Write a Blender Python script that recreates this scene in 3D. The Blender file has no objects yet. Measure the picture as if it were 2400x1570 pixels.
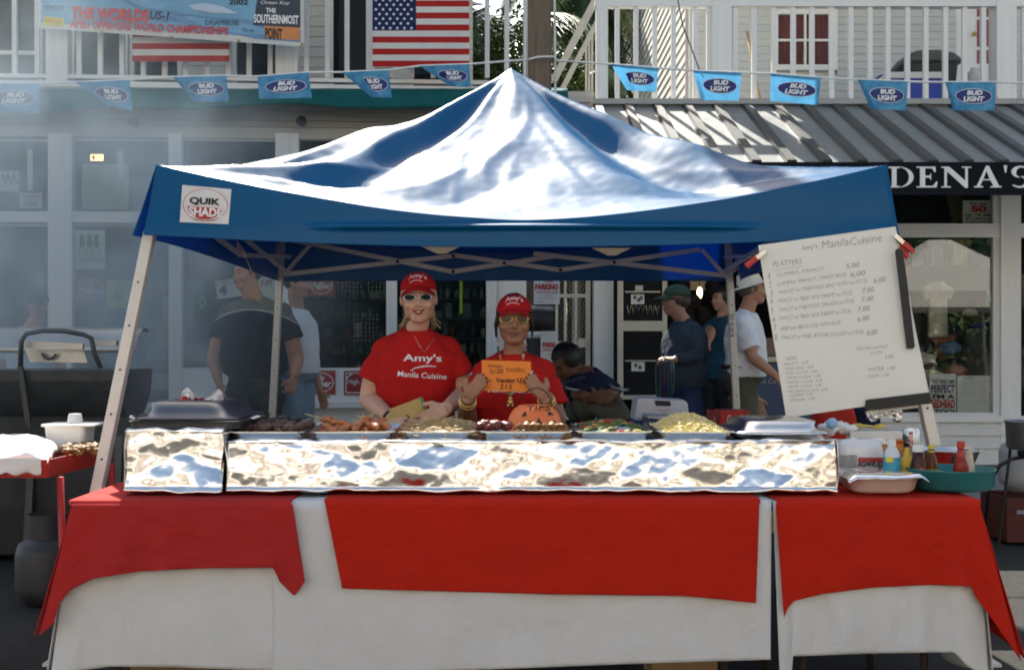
import bpy, math, random
import numpy as np
from mathutils import Vector, Matrix, noise, Euler
from mathutils.bvhtree import BVHTree

R = math.radians
rng = random.Random(7)
scene = bpy.context.scene
COL = scene.collection

# ------------------------------------------------------------------ camera, sky, sun, exposure
F, CX, HY, H = 2571.0, 1200.0, 817.0, 1.24          # focal length, principal point (photo pixels), eye height
cam_d = bpy.data.cameras.new("camera")
cam_d.sensor_width = 36.0
cam_d.lens = 36.0 * F / 2400.0
cam_d.shift_x = 0.0
cam_d.shift_y = (HY - 785.0) / 2400.0
cam_d.clip_start, cam_d.clip_end = 0.05, 600.0
cam = bpy.data.objects.new("camera", cam_d)
cam.location = (0, 0, H)
cam.rotation_euler = (R(90), 0, 0)
COL.objects.link(cam)
scene.camera = cam

SUN_AZ, SUN_EL = R(14.0), R(48.0)                    # sun stands behind the stall, to the left
sdir = Vector((-math.sin(SUN_AZ) * math.cos(SUN_EL), math.cos(SUN_AZ) * math.cos(SUN_EL), math.sin(SUN_EL)))
world = bpy.data.worlds.new("World")
scene.world = world
world.use_nodes = True
wn = world.node_tree.nodes
wn.clear()
w_out = wn.new("ShaderNodeOutputWorld")
w_bg = wn.new("ShaderNodeBackground")
w_sky = wn.new("ShaderNodeTexSky")
w_sky.sky_type = 'NISHITA'
w_sky.sun_disc = False
w_sky.sun_elevation = SUN_EL
w_sky.sun_rotation = -SUN_AZ
w_sky.air_density, w_sky.dust_density, w_sky.ozone_density = 1.0, 1.6, 1.0
w_bg.inputs["Strength"].default_value = 0.105
w_mul = wn.new("ShaderNodeMix"); w_mul.data_type = 'RGBA'; w_mul.blend_type = 'MULTIPLY'
w_mul.inputs[0].default_value = 1.0
w_mul.inputs[7].default_value = (1.0, 0.92, 0.79, 1)      # daylight film balance
world.node_tree.links.new(w_sky.outputs[0], w_mul.inputs[6])
world.node_tree.links.new(w_mul.outputs[2], w_bg.inputs[0])
world.node_tree.links.new(w_bg.outputs[0], w_out.inputs[0])

sun_d = bpy.data.lights.new("sun", 'SUN')
sun_d.energy = 5.0
sun_d.angle = R(0.53)
sun_d.color = (1.0, 0.94, 0.84)
sun = bpy.data.objects.new("sun", sun_d)
sun.location = sdir * 60
sun.rotation_euler = sdir.to_track_quat('Z', 'Y').to_euler()
COL.objects.link(sun)

scene.view_settings.view_transform = 'Standard'
scene.view_settings.look = 'None'
scene.view_settings.gamma = 1.0
scene.view_settings.use_curve_mapping = False
scene.view_settings.exposure = 1.5
scene.cycles.use_denoising = True
scene.cycles.max_bounces = 8
scene.cycles.diffuse_bounces = 4
scene.cycles.transparent_max_bounces = 24
scene.cycles.volume_bounces = 1
scene.cycles.sample_clamp_indirect = 6.0
scene.cycles.filter_width = 1.9
scene.cycles.volume_step_rate = 2.0

# ------------------------------------------------------------------ helpers
def P(px, py, Y):
    return Vector(((px - CX) * Y / F, Y, H - (py - HY) * Y / F))

def lin(r, g, b):
    def c(x):
        x /= 255.0
        return x / 12.92 if x <= 0.04045 else ((x + 0.055) / 1.055) ** 2.4
    return (c(r), c(g), c(b))

MATS = {}
def mat(name, col, rough=0.6, metal=0.0, var=0.12, vs=6.0, bump=0.0, bs=60.0, spec=0.5, dirt=0.0, sss=0.0, coat=0.0):
    if name in MATS:
        return MATS[name]
    m = bpy.data.materials.new(name)
    m.use_nodes = True
    nt = m.node_tree
    b = nt.nodes["Principled BSDF"]
    b.inputs["Roughness"].default_value = rough
    b.inputs["Metallic"].default_value = metal
    b.inputs["Specular IOR Level"].default_value = spec
    b.inputs["Base Color"].default_value = (*col, 1)
    if coat:
        b.inputs["Coat Weight"].default_value = coat
        b.inputs["Coat Roughness"].default_value = 0.15
    if sss:
        b.inputs["Subsurface Weight"].default_value = sss
        b.inputs["Subsurface Radius"].default_value = (0.012, 0.005, 0.003)
    tc = nt.nodes.new("ShaderNodeTexCoord")
    if var:
        n = nt.nodes.new("ShaderNodeTexNoise")
        n.inputs["Scale"].default_value = vs
        n.inputs["Detail"].default_value = 6
        n.inputs["Roughness"].default_value = 0.62
        nt.links.new(tc.outputs["Object"], n.inputs["Vector"])
        rp = nt.nodes.new("ShaderNodeValToRGB")
        rp.color_ramp.elements[0].position, rp.color_ramp.elements[1].position = 0.28, 0.72
        rp.color_ramp.elements[0].color = (*[c * (1 - var) for c in col], 1)
        rp.color_ramp.elements[1].color = (*[min(0.95, c * (1 + var)) for c in col], 1)
        nt.links.new(n.outputs["Fac"], rp.inputs["Fac"])
        last = rp.outputs["Color"]
        if dirt:
            n2 = nt.nodes.new("ShaderNodeTexNoise")
            n2.inputs["Scale"].default_value = vs * 0.45
            n2.inputs["Detail"].default_value = 9
            n2.inputs["Roughness"].default_value = 0.75
            nt.links.new(tc.outputs["Object"], n2.inputs["Vector"])
            r2 = nt.nodes.new("ShaderNodeValToRGB")
            r2.color_ramp.elements[0].position, r2.color_ramp.elements[1].position = 0.52, 0.75
            nt.links.new(n2.outputs["Fac"], r2.inputs["Fac"])
            ml = nt.nodes.new("ShaderNodeMath"); ml.operation = 'MULTIPLY'
            ml.inputs[1].default_value = dirt
            nt.links.new(r2.outputs["Color"], ml.inputs[0])
            mx = nt.nodes.new("ShaderNodeMix"); mx.data_type = 'RGBA'
            mx.inputs[7].default_value = (0.09, 0.075, 0.055, 1)
            nt.links.new(ml.outputs[0], mx.inputs[0])
            nt.links.new(last, mx.inputs[6])
            last = mx.outputs[2]
        nt.links.new(last, b.inputs["Base Color"])
        rr = nt.nodes.new("ShaderNodeMapRange")
        rr.inputs[3].default_value, rr.inputs[4].default_value = max(0.03, rough * 0.85), min(1, rough * 1.15)
        nt.links.new(n.outputs["Fac"], rr.inputs[0])
        nt.links.new(rr.outputs[0], b.inputs["Roughness"])
    if bump:
        nb = nt.nodes.new("ShaderNodeTexNoise")
        nb.inputs["Scale"].default_value = bs
        nb.inputs["Detail"].default_value = 4
        nt.links.new(tc.outputs["Object"], nb.inputs["Vector"])
        bn = nt.nodes.new("ShaderNodeBump")
        bn.inputs["Strength"].default_value = bump
        bn.inputs["Distance"].default_value = 0.01
        nt.links.new(nb.outputs["Fac"], bn.inputs["Height"])
        nt.links.new(bn.outputs[0], b.inputs["Normal"])
    MATS[name] = m
    return m

def cloth_mat(name, col, rough=0.85, transl=0.0, tcol=None, bump=0.15, bs=900, var=0.07, spec=0.2, sheen=0.0, wr=0.0, ws=9.0):
    """woven fabric; transl adds light passing through the sheet"""
    if name in MATS:
        return MATS[name]
    m = mat(name, col, rough, 0, var, 5.0, bump, bs, spec)
    nt = m.node_tree
    b = nt.nodes["Principled BSDF"]
    b.inputs["Sheen Weight"].default_value = sheen
    if wr:      # soft crumples and fold lines of the cloth
        tc = nt.nodes.new("ShaderNodeTexCoord")
        n = nt.nodes.new("ShaderNodeTexNoise"); n.inputs["Scale"].default_value = ws; n.inputs["Detail"].default_value = 5; n.inputs["Distortion"].default_value = 1.6
        nt.links.new(tc.outputs["Object"], n.inputs["Vector"])
        bn = nt.nodes.new("ShaderNodeBump"); bn.inputs["Strength"].default_value = wr; bn.inputs["Distance"].default_value = 0.03
        nt.links.new(n.outputs["Fac"], bn.inputs["Height"])
        prev = b.inputs["Normal"].links[0].from_node if b.inputs["Normal"].links else None
        if prev: nt.links.new(bn.outputs[0], prev.inputs["Normal"])
        else: nt.links.new(bn.outputs[0], b.inputs["Normal"])
    if transl:
        t = nt.nodes.new("ShaderNodeBsdfTranslucent")
        t.inputs[0].default_value = (*(tcol or col), 1)
        mx = nt.nodes.new("ShaderNodeMixShader")
        mx.inputs[0].default_value = transl
        out = nt.nodes["Material Output"]
        nt.links.new(b.outputs[0], mx.inputs[1])
        nt.links.new(t.outputs[0], mx.inputs[2])
        nt.links.new(mx.outputs[0], out.inputs[0])
    return m

def glass_mat(name, tint=(0.9, 0.95, 0.95), refl=0.10, rough=0.0):
    m = bpy.data.materials.new(name); m.use_nodes = True
    nt = m.node_tree; nt.nodes.clear()
    out = nt.nodes.new("ShaderNodeOutputMaterial")
    tr = nt.nodes.new("ShaderNodeBsdfTransparent"); tr.inputs[0].default_value = (*tint, 1)
    gl = nt.nodes.new("ShaderNodeBsdfGlossy"); gl.inputs["Roughness"].default_value = rough
    fr = nt.nodes.new("ShaderNodeFresnel"); fr.inputs[0].default_value = 1.18
    ad = nt.nodes.new("ShaderNodeMath"); ad.operation = 'ADD'; ad.inputs[1].default_value = refl
    ad.use_clamp = True
    mx = nt.nodes.new("ShaderNodeMixShader")
    nt.links.new(fr.outputs[0], ad.inputs[0]); nt.links.new(ad.outputs[0], mx.inputs[0])
    nt.links.new(tr.outputs[0], mx.inputs[1]); nt.links.new(gl.outputs[0], mx.inputs[2])
    nt.links.new(mx.outputs[0], out.inputs[0])
    MATS[name] = m
    return m

def emit_mat(name, col, strength):
    m = bpy.data.materials.new(name); m.use_nodes = True
    b = m.node_tree.nodes["Principled BSDF"]
    b.inputs["Base Color"].default_value = (*col, 1)
    b.inputs["Emission Color"].default_value = (*col, 1)
    b.inputs["Emission Strength"].default_value = strength
    MATS[name] = m
    return m

FRAME = {}
def frame(o):
    return FRAME.get(o.name, Matrix.Identity(4))

class MB:
    def __init__(s):
        s.v, s.f, s.m = [], [], []
    def add(s, vs, fs, mi=0):
        k = len(s.v)
        s.v += [tuple(v) for v in vs]
        s.f += [tuple(i + k for i in f) for f in fs]
        s.m += [mi] * len(fs)
        return s
    def box(s, lo, hi, mi=0, M=None):
        x0, y0, z0 = lo; x1, y1, z1 = hi
        vs = [Vector(p) for p in ((x0,y0,z0),(x1,y0,z0),(x1,y1,z0),(x0,y1,z0),(x0,y0,z1),(x1,y0,z1),(x1,y1,z1),(x0,y1,z1))]
        if M: vs = [M @ v for v in vs]
        return s.add(vs, [(0,3,2,1),(4,5,6,7),(0,1,5,4),(1,2,6,5),(2,3,7,6),(3,0,4,7)], mi)
    def cbox(s, c, d, mi=0, M=None):
        return s.box([c[i]-d[i]/2 for i in range(3)], [c[i]+d[i]/2 for i in range(3)], mi, M)
    def bar(s, a, b, w, d, up=(0,0,1), mi=0):
        """rectangular bar from a to b"""
        a, b = Vector(a), Vector(b)
        z = (b - a); L = z.length; z.normalize()
        u = Vector(up)
        if abs(u.dot(z)) > 0.98: u = Vector((0,1,0))
        x = u.cross(z).normalized(); y = z.cross(x)
        vs = []
        for t in (a, b):
            for sx, sy in ((-1,-1),(1,-1),(1,1),(-1,1)):
                vs.append(t + x*sx*w/2 + y*sy*d/2)
        return s.add(vs, [(3,2,1,0),(4,5,6,7),(0,1,5,4),(1,2,6,5),(2,3,7,6),(3,0,4,7)], mi)
    def tube(s, pts, r, n=8, mi=0, cap=True, flat=1.0, closed=False):
        pts = [Vector(p) for p in pts]
        k = len(pts)
        rs = r if isinstance(r, (list, tuple)) else [r]*k
        up = None
        vs, fs = [], []
        for i, p in enumerate(pts):
            if closed: t = pts[(i+1) % k] - pts[i-1]
            else: t = pts[min(i+1,k-1)] - pts[max(i-1,0)]
            if t.length < 1e-9: t = Vector((0,0,1))
            t.normalize()
            if up is None:
                up = Vector((0,0,1)) if abs(t.z) < 0.9 else Vector((0,1,0))
            x = up.cross(t)
            if x.length < 1e-6: x = Vector((1,0,0)).cross(t)
            x.normalize(); y = t.cross(x); up = y
            for j in range(n):
                a = 2*math.pi*j/n
                vs.append(p + x*math.cos(a)*rs[i] + y*math.sin(a)*rs[i]*flat)
        m = k if closed else k-1
        for i in range(m):
            for j in range(n):
                a, b = i*n+j, i*n+(j+1)%n
                i2 = (i+1) % k
                fs.append((a, b, i2*n+(j+1)%n, i2*n+j))
        if cap and not closed:
            fs.append(tuple(range(n-1,-1,-1))); fs.append(tuple((k-1)*n+j for j in range(n)))
        return s.add(vs, fs, mi)
    def lathe(s, prof, c=(0,0,0), n=20, mi=0, M=None, sx=1, sy=1):
        vs, fs = [], []
        k = len(prof)
        for r, z in prof:
            for j in range(n):
                a = 2*math.pi*j/n
                v = Vector((r*math.cos(a)*sx, r*math.sin(a)*sy, z))
                if M: v = M @ v
                vs.append(v + Vector(c))
        for i in range(k-1):
            for j in range(n):
                fs.append((i*n+j, i*n+(j+1)%n, (i+1)*n+(j+1)%n, (i+1)*n+j))
        fs.append(tuple(range(n-1,-1,-1))); fs.append(tuple((k-1)*n+j for j in range(n)))
        return s.add(vs, fs, mi)
    def loft(s, rings, mi=0):
        """rings: lists of equal-length point loops, closed at both ends"""
        n = len(rings[0]); vs = [p for r in rings for p in r]; fs = []
        for i in range(len(rings)-1):
            for j in range(n):
                fs.append((i*n+j, i*n+(j+1)%n, (i+1)*n+(j+1)%n, (i+1)*n+j))
        fs.append(tuple(range(n-1,-1,-1))); fs.append(tuple((len(rings)-1)*n+j for j in range(n)))
        return s.add(vs, fs, mi)
    def ell(s, c, r, nu=14, nv=9, mi=0, M=None):
        vs, fs = [], []
        c = Vector(c)
        if not isinstance(r, (tuple, list)): r = (r, r, r)
        vs.append(Vector((0,0,-r[2])))
        for i in range(1, nv):
            t = -math.pi/2 + math.pi*i/nv
            for j in range(nu):
                a = 2*math.pi*j/nu
                vs.append(Vector((r[0]*math.cos(t)*math.cos(a), r[1]*math.cos(t)*math.sin(a), r[2]*math.sin(t))))
        vs.append(Vector((0,0,r[2])))
        top = len(vs)-1
        for j in range(nu):
            fs.append((0, 1+(j+1)%nu, 1+j))
            fs.append((top, 1+(nv-2)*nu+j, 1+(nv-2)*nu+(j+1)%nu))
        for i in range(nv-2):
            for j in range(nu):
                a = 1+i*nu+j; b = 1+i*nu+(j+1)%nu
                fs.append((a, b, b+nu, a+nu))
        vs = [(M @ v if M else v) + c for v in vs]
        return s.add(vs, fs, mi)
    def prism(s, poly, ext, mi=0):
        """poly: 3D points of a planar outline, extruded by vector ext"""
        n = len(poly); e = Vector(ext)
        vs = [Vector(p) for p in poly] + [Vector(p)+e for p in poly]
        fs = [tuple(range(n)), tuple(range(2*n-1, n-1, -1))]
        for i in range(n):
            fs.append((i, i+n, (i+1)%n+n, (i+1)%n))
        return s.add(vs, fs, mi)
    def grid(s, nu, nv, fn, mi=0, mifn=None):
        vs = [fn(i/nu, j/nv) for j in range(nv+1) for i in range(nu+1)]
        fs, k = [], len(s.v)
        for j in range(nv):
            for i in range(nu):
                a = j*(nu+1)+i
                fs.append((a, a+1, a+nu+2, a+nu+1))
        s.add(vs, fs, mi)
        if mifn:
            s.m[-len(fs):] = [mifn((i+0.5)/nu, (j+0.5)/nv) for j in range(nv) for i in range(nu)]
        return s
    def sheet(s, nu, nv, fn, th=0.003, mi=0):
        """a grid with thickness (normals averaged per vertex)"""
        pts = [[Vector(fn(i/nu, j/nv)) for i in range(nu+1)] for j in range(nv+1)]
        top, bot = [], []
        for j in range(nv+1):
            for i in range(nu+1):
                du = pts[j][min(i+1,nu)] - pts[j][max(i-1,0)]
                dv = pts[min(j+1,nv)][i] - pts[max(j-1,0)][i]
                nn = du.cross(dv)
                nn = nn.normalized() if nn.length > 1e-12 else Vector((0,0,1))
                top.append(pts[j][i]); bot.append(pts[j][i] - nn*th)
        W = nu+1; N = len(top); fs = []
        for j in range(nv):
            for i in range(nu):
                a = j*W+i
                fs.append((a, a+1, a+W+1, a+W)); fs.append((N+a, N+a+W, N+a+W+1, N+a+1))
        for i in range(nu):
            fs.append((i, N+i, N+i+1, i+1))
            a = nv*W+i; fs.append((a, a+1, N+a+1, N+a))
        for j in range(nv):
            a = j*W; fs.append((a, a+W, N+a+W, N+a))
            a = j*W+nu; fs.append((a, N+a, N+a+W, a+W))
        return s.add(top+bot, fs, mi)
    def mesh(s, name, mats, M=None, smooth=False):
        me = bpy.data.meshes.new(name)
        vs = s.v if M is None else [tuple(M @ Vector(v)) for v in s.v]
        me.from_pydata(vs, [], s.f)
        if not isinstance(mats, (list, tuple)): mats = [mats]
        for m in mats: me.materials.append(m)
        if len(mats) > 1:
            me.polygons.foreach_set("material_index", s.m)
        if smooth:
            me.polygons.foreach_set("use_smooth", [True]*len(me.polygons))
        me.update()
        return me
    def build(s, name, mats, parent=None, smooth=False, local=False, bevel=0.0, label=None, cat=None, group=None, kind=None):
        if parent is None:
            a = np.array(s.v)
            base = Vector(((a[:,0].min()+a[:,0].max())/2, (a[:,1].min()+a[:,1].max())/2, a[:,2].min()))
            me = s.mesh(name, mats, Matrix.Translation(-base), smooth)
            o = bpy.data.objects.new(name, me); o.location = base
            COL.objects.link(o)
            FRAME[o.name] = Matrix.Translation(base)
        else:
            fr = frame(parent)
            me = s.mesh(name, mats, None if local else fr.inverted(), smooth)
            o = bpy.data.objects.new(name, me)
            COL.objects.link(o); o.parent = parent
            FRAME[o.name] = fr
        if smooth == 'auto':
            pass
        if bevel:
            b = o.modifiers.new("bevel", 'BEVEL'); b.width = bevel; b.segments = 2; b.limit_method = 'ANGLE'; b.angle_limit = R(40)
        tag(o, label, cat, group, kind)
        return o

def tag(o, label=None, cat=None, group=None, kind=None):
    if label: o["label"] = label
    if cat: o["category"] = cat
    if group: o["group"] = group
    if kind: o["kind"] = kind
    return o

def thing(name, label, cat, loc=(0,0,0), group=None, rotz=0.0):
    o = bpy.data.objects.new(name, None)
    o.empty_display_size = 0.1
    o.location = loc; o.rotation_euler = (0, 0, rotz)
    COL.objects.link(o)
    FRAME[o.name] = Matrix.Translation(Vector(loc)) @ Matrix.Rotation(rotz, 4, 'Z')
    return tag(o, label, cat, group)

def mobj(name, me, parent, M=None):
    """place shared mesh data as a child; M in the parent's frame"""
    o = bpy.data.objects.new(name, me)
    COL.objects.link(o)
    o.parent = parent
    if M is not None: o.matrix_basis = M
    FRAME[o.name] = frame(parent)
    return o

UNIT = {}
def unit_box(m):
    if m.name not in UNIT:
        UNIT[m.name] = MB().box((-.5,-.5,-.5), (.5,.5,.5)).mesh("board", m)
    return UNIT[m.name]

def slab(name, lo, hi, m, parent):
    """a box child in the parent's local frame that shares one unit mesh per material"""
    lo, hi = Vector(lo), Vector(hi)
    c, d = (lo+hi)/2, hi-lo
    return mobj(name, unit_box(m), parent, Matrix.Translation(c) @ Matrix.Diagonal((abs(d.x), abs(d.y), abs(d.z), 1)))

# ---- lettering: a font outline turned into thin mesh and fitted to a rectangle
FONT_CACHE = {}
def glyphs(s, bold=0.0, shear=0.0, ls=1.0):
    key = (s, bold, shear, ls)
    if key in FONT_CACHE: return FONT_CACHE[key]
    cu = bpy.data.curves.new("lettering", 'FONT')
    cu.body = s; cu.size = 1.0; cu.offset = bold; cu.shear = shear; cu.align_x = 'LEFT'; cu.resolution_u = 3
    cu.space_character = ls
    ob = bpy.data.objects.new("lettering", cu)
    me = bpy.data.meshes.new_from_object(ob)
    v = np.array([tuple(x.co) for x in me.vertices]) if len(me.vertices) else np.zeros((1,3))
    fs = [tuple(p.vertices) for p in me.polygons]
    bpy.data.objects.remove(ob); bpy.data.curves.remove(cu); bpy.data.meshes.remove(me)
    lo, hi = v.min(0), v.max(0)
    d = np.maximum(hi-lo, 1e-6)
    uv = (v[:, :2]-lo[:2])/d[:2]
    FONT_CACHE[key] = (uv, fs, d[0]/d[1])
    return FONT_CACHE[key]

def letter(s, m, parent, tl, tr, bl, name="lettering", bold=0.0, shear=0.0, off=0.003, bvh=None, ls=1.0, ray=(0,1,0), arc=0.0, jit=0.0):
    """text fitted into the parallelogram top-left, top-right, bottom-left (world points)"""
    tl, tr, bl = Vector(tl), Vector(tr), Vector(bl)
    uv, fs, _ = glyphs(s, bold, shear, ls)
    ex, ey = tr-tl, tl-bl
    nrm = ex.cross(ey).normalized()
    vs = []
    for u, v in uv:
        if jit:
            u = float(u) + jit*.02*noise.noise(Vector((float(u)*31, float(v)*1.5, jit*9))); v = float(v) + jit*.30*noise.noise(Vector((float(u)*17, float(v)*.8, 5.0)))
        p = bl + ex*float(u) + ey*(float(v) + arc*(1-(2*float(u)-1)**2)) + nrm*off
        if bvh:
            rd = Vector(ray)
            hit = bvh.ray_cast(p - rd*0.6, rd)
            if hit[0] is not None:
                p = hit[0] - rd*off
        vs.append(p)
    mb = MB().add(vs, fs)
    return mb.build(name, m, parent)

def pxletter(s, m, parent, box, Y, **k):
    x0, y0, x1, y1 = box
    return letter(s, m, parent, P(x0,y0,Y), P(x1,y0,Y), P(x0,y1,Y), **k)

def remesh(mb, voxel, sm=6, fac=0.5, wrinkle=None):
    me = bpy.data.meshes.new("tmp"); me.from_pydata(mb.v, [], mb.f); me.update()
    o = bpy.data.objects.new("tmp", me); COL.objects.link(o)
    r = o.modifiers.new("r", 'REMESH'); r.mode = 'VOXEL'; r.voxel_size = voxel; r.use_smooth_shade = True
    if sm:
        s = o.modifiers.new("s", 'SMOOTH'); s.factor = fac; s.iterations = sm
    dg = bpy.context.evaluated_depsgraph_get()
    out = bpy.data.meshes.new_from_object(o.evaluated_get(dg))
    bpy.data.objects.remove(o); bpy.data.meshes.remove(me)
    n = len(out.vertices)
    if wrinkle:
        co = np.empty(n*3, 'f'); no = np.empty(n*3, 'f')
        out.vertices.foreach_get("co", co); out.vertices.foreach_get("normal", no)
        co = co.reshape(-1,3); no = no.reshape(-1,3)
        d = np.array([wrinkle(Vector(c)) for c in co], 'f')
        co = co + no*d[:,None]
        out.vertices.foreach_set("co", co.ravel())
    out.polygons.foreach_set("use_smooth", [True]*len(out.polygons))
    out.update()
    return out

def put(name, me, m, parent):
    """world-space mesh data as a part of parent"""
    me.transform(frame(parent).inverted())
    me.materials.clear(); me.materials.append(m); me.name = name
    return mobj(name, me, parent)

def bvh_of(o):
    me = o.data
    M = frame(o)
    return BVHTree.FromPolygons([M @ v.co for v in me.vertices], [tuple(p.vertices) for p in me.polygons])

def nz(p, s=1.0, o=0.0):
    return noise.noise(Vector(p)*s + Vector((o, o*1.7, -o)))

# ------------------------------------------------------------------ palette
WHITE = mat("white_paint", (0.78, 0.77, 0.74), 0.5, 0, 0.06, 3, 0.05, 40, dirt=0.10)
WHITE2 = mat("weathered_white_paint", (0.70, 0.69, 0.66), 0.6, 0, 0.10, 4, 0.12, 50, dirt=0.35)
GREYW = mat("grey_painted_wood", (0.40, 0.39, 0.35), 0.6, 0, 0.12, 4, 0.1, 40, dirt=0.3)
CREAM = mat("cream_paint", (0.66, 0.60, 0.46), 0.5, 0, 0.08, 5)
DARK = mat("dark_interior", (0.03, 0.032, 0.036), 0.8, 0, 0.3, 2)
BLACK = mat("black_plastic", (0.018, 0.018, 0.02), 0.5, 0, 0.2, 8)
BLUECAN = None
RED = lin(186, 30, 22)
PAPER = mat("white_paper", (0.76, 0.75, 0.70), 0.8, 0, 0.03, 6)
INK = mat("black_ink", (0.02, 0.02, 0.022), 0.7, 0, 0)
REDINK = mat("red_ink", (0.50, 0.03, 0.03), 0.7, 0, 0)
WHITEINK = mat("white_ink", (0.80, 0.80, 0.78), 0.7, 0, 0)
GLASS = glass_mat("window_glass", (0.88, 0.92, 0.90), 0.0)
STEEL = mat("stainless_steel", (0.62, 0.62, 0.60), 0.22, 1.0, 0.05, 10, 0.02, 20)
ALU = mat("painted_aluminium", (0.72, 0.68, 0.60), 0.4, 0.1, 0.06, 10, dirt=0.1)
# ------------------------------------------------------------------ ground
asphalt = mat("asphalt", (0.048, 0.047, 0.045), 0.95, 0, 0.3, 30, 0.6, 220, spec=0.06, dirt=0.2)
conc = mat("concrete", (0.26, 0.25, 0.23), 0.85, 0, 0.15, 4, 0.3, 90, dirt=0.4)
yellow_kerb = mat("worn_yellow_paint", (0.42, 0.28, 0.05), 0.7, 0, 0.25, 7, 0.2, 60, dirt=0.7)
MB().grid(8, 8, lambda u, v: (-150+300*u, -150+300*v, 0.0)).build("road", asphalt, kind="structure")
sw = MB().box((-30, 7.52, -0.2), (30, 10.6, 0.15)).build("sidewalk", conc, kind="structure", bevel=0.01)
for i in range(20):
    x = -30 + i*3.0
    MB().box((x, 7.38, -0.2), (x+2.985, 7.515, 0.155)).build("kerb", yellow_kerb, kind="structure", bevel=0.02)

class Plane:
    def __init__(s, X0, Y0, th):
        s.X0, s.Y0, s.th = X0, Y0, th
        s.c, s.s = math.cos(th), math.sin(th)
    def pt(s, px, py, v=0.0):
        rx = (px-CX)/F
        Y = (v + s.c*s.Y0 - s.s*s.X0)/(s.c - s.s*rx)
        X = rx*Y
        return Vector((s.c*(X-s.X0)+s.s*(Y-s.Y0), v, H-(py-HY)*Y/F))
    def u(s, px, v=0.0): return s.pt(px, HY, v).x
    def z(s, py, px=700, v=0.0): return s.pt(px, py, v).z
    def w(s, px, py, v=0.0):
        p = s.pt(px, py, v)
        return Matrix.Translation((s.X0, s.Y0, 0)) @ Matrix.Rotation(s.th, 4, 'Z') @ p

LAP = {}
def lap_board(name, u0, u1, z0, z1, v, th, m, parent, axis='x'):
    """one lapped siding board; its lower edge stands proud"""
    if m.name not in LAP:
        LAP[m.name] = MB().add([(-.5,0,0),(.5,0,0),(.5,-1,0),(-.5,-1,0),(-.5,0,1),(.5,0,1),(.5,-.35,1),(-.5,-.35,1)],
            [(0,1,2,3),(4,7,6,5),(3,2,6,7),(0,4,5,1),(0,3,7,4),(1,5,6,2)]).mesh("siding_board", m)
    M = Matrix.Translation(((u0+u1)/2, v, z0)) @ Matrix.Diagonal((abs(u1-u0), th, z1-z0, 1))
    if axis == 'y':   # board runs along depth, face towards -x
        M = Matrix.Translation((v, (u0+u1)/2, z0)) @ Matrix.Rotation(R(-90), 4, 'Z') @ Matrix.Diagonal((abs(u1-u0), th, z1-z0, 1))
    return mobj(name, LAP[m.name], parent, M)

def pslab(pl, name, px0, py0, px1, py1, v0, v1, m, parent, ref=None):
    """box on a facade plane given by photo pixels of its front face (v0)"""
    r = ref if ref is not None else (px0+px1)/2
    a, b = pl.pt(px0, py1, v0), pl.pt(px1, py0, v0)
    za, zb = pl.z(py1, r, v0), pl.z(py0, r, v0)
    return slab(name, (a.x, v0, za), (b.x, v1, zb), m, parent)

# ------------------------------------------------------------------ left shop building
LP = Plane((700-CX)*10.2/F, 10.2, math.atan(0.06))
lb = thing("shop_building", "grey and white shop with upstairs balcony behind the blue canopy tent", "building", (LP.X0, LP.Y0, 0), rotz=LP.th)
BLUEGREY = mat("blue_grey_wall", (0.20, 0.23, 0.27), 0.7, 0, 0.15, 3, 0.1, 40)
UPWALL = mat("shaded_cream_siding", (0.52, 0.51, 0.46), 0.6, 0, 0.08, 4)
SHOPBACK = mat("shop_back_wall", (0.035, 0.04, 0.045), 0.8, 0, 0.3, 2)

# ground floor structure
z_hd = LP.z(316); z_tr0, z_tr1 = LP.z(525), LP.z(500); z_sill = LP.z(950)
uL, uR = LP.u(-420), LP.u(1392)
for i, (a, b) in enumerate(((205, 232), (232, 262), (262, 284), (284, 300))):
    lap_board("header_board", uL, uR, LP.z(b)+0.002, LP.z(a), 0.02, 0.035, GREYW, lb)
pslab(LP, "header_rail", -420, 300, 1235, 326, -0.03, 0.06, GREYW, lb, ref=700)
pslab(LP, "transom_bar", -420, 500, 1162, 525, -0.025, 0.05, WHITE2, lb, ref=700)
pslab(LP, "window_sill", -420, 943, 1162, 956, -0.07, 0.10, WHITE2, lb, ref=700)
posts = [(-420, -360), (-150, -110), (112, 168), (395, 425), (645, 700), (905, 930), (1140, 1165)]
for a, b in posts:
    pslab(LP, "post", a, 312, b, 1090, -0.045, 0.075, WHITE2, lb)
edges = [-360, -150, -110, 112, 168, 395, 425, 645, 700, 905, 930, 1140]
for a, b in zip(edges[0::2], edges[1::2]):
    pslab(LP, "window_pane", a, 326, b, 500, 0.018, 0.024, GLASS, lb)
    pslab(LP, "window_pane", a, 525, b, 943 if b < 640 else 862, 0.018, 0.024, GLASS, lb)
    for (c, d) in ((326, 331), (495, 500), (525, 530)):
        pslab(LP, "glazing_bead", a, c, b, d, 0.0, 0.017, GREYW, lb)
    if b > 640:
        pslab(LP, "kick_panel", a, 862, b, 943, -0.01, 0.05, WHITE, lb)
        pslab(LP, "panel_batten", (a+b)/2-4, 864, (a+b)/2+4, 943, -0.02, -0.011, WHITE, lb)
zs = [LP.z(y) for y in (1096, 1062, 1030, 996, 957)]
for k in range(4):
    lap_board("siding_board", uL, LP.u(1392), zs[k]+0.001, zs[k+1]+0.004, 0.045, 0.04, WHITE2, lb)
slab("foundation", (uL, 0.02, 0.0), (LP.u(1392), 0.5, zs[0]), conc, lb)
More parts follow.
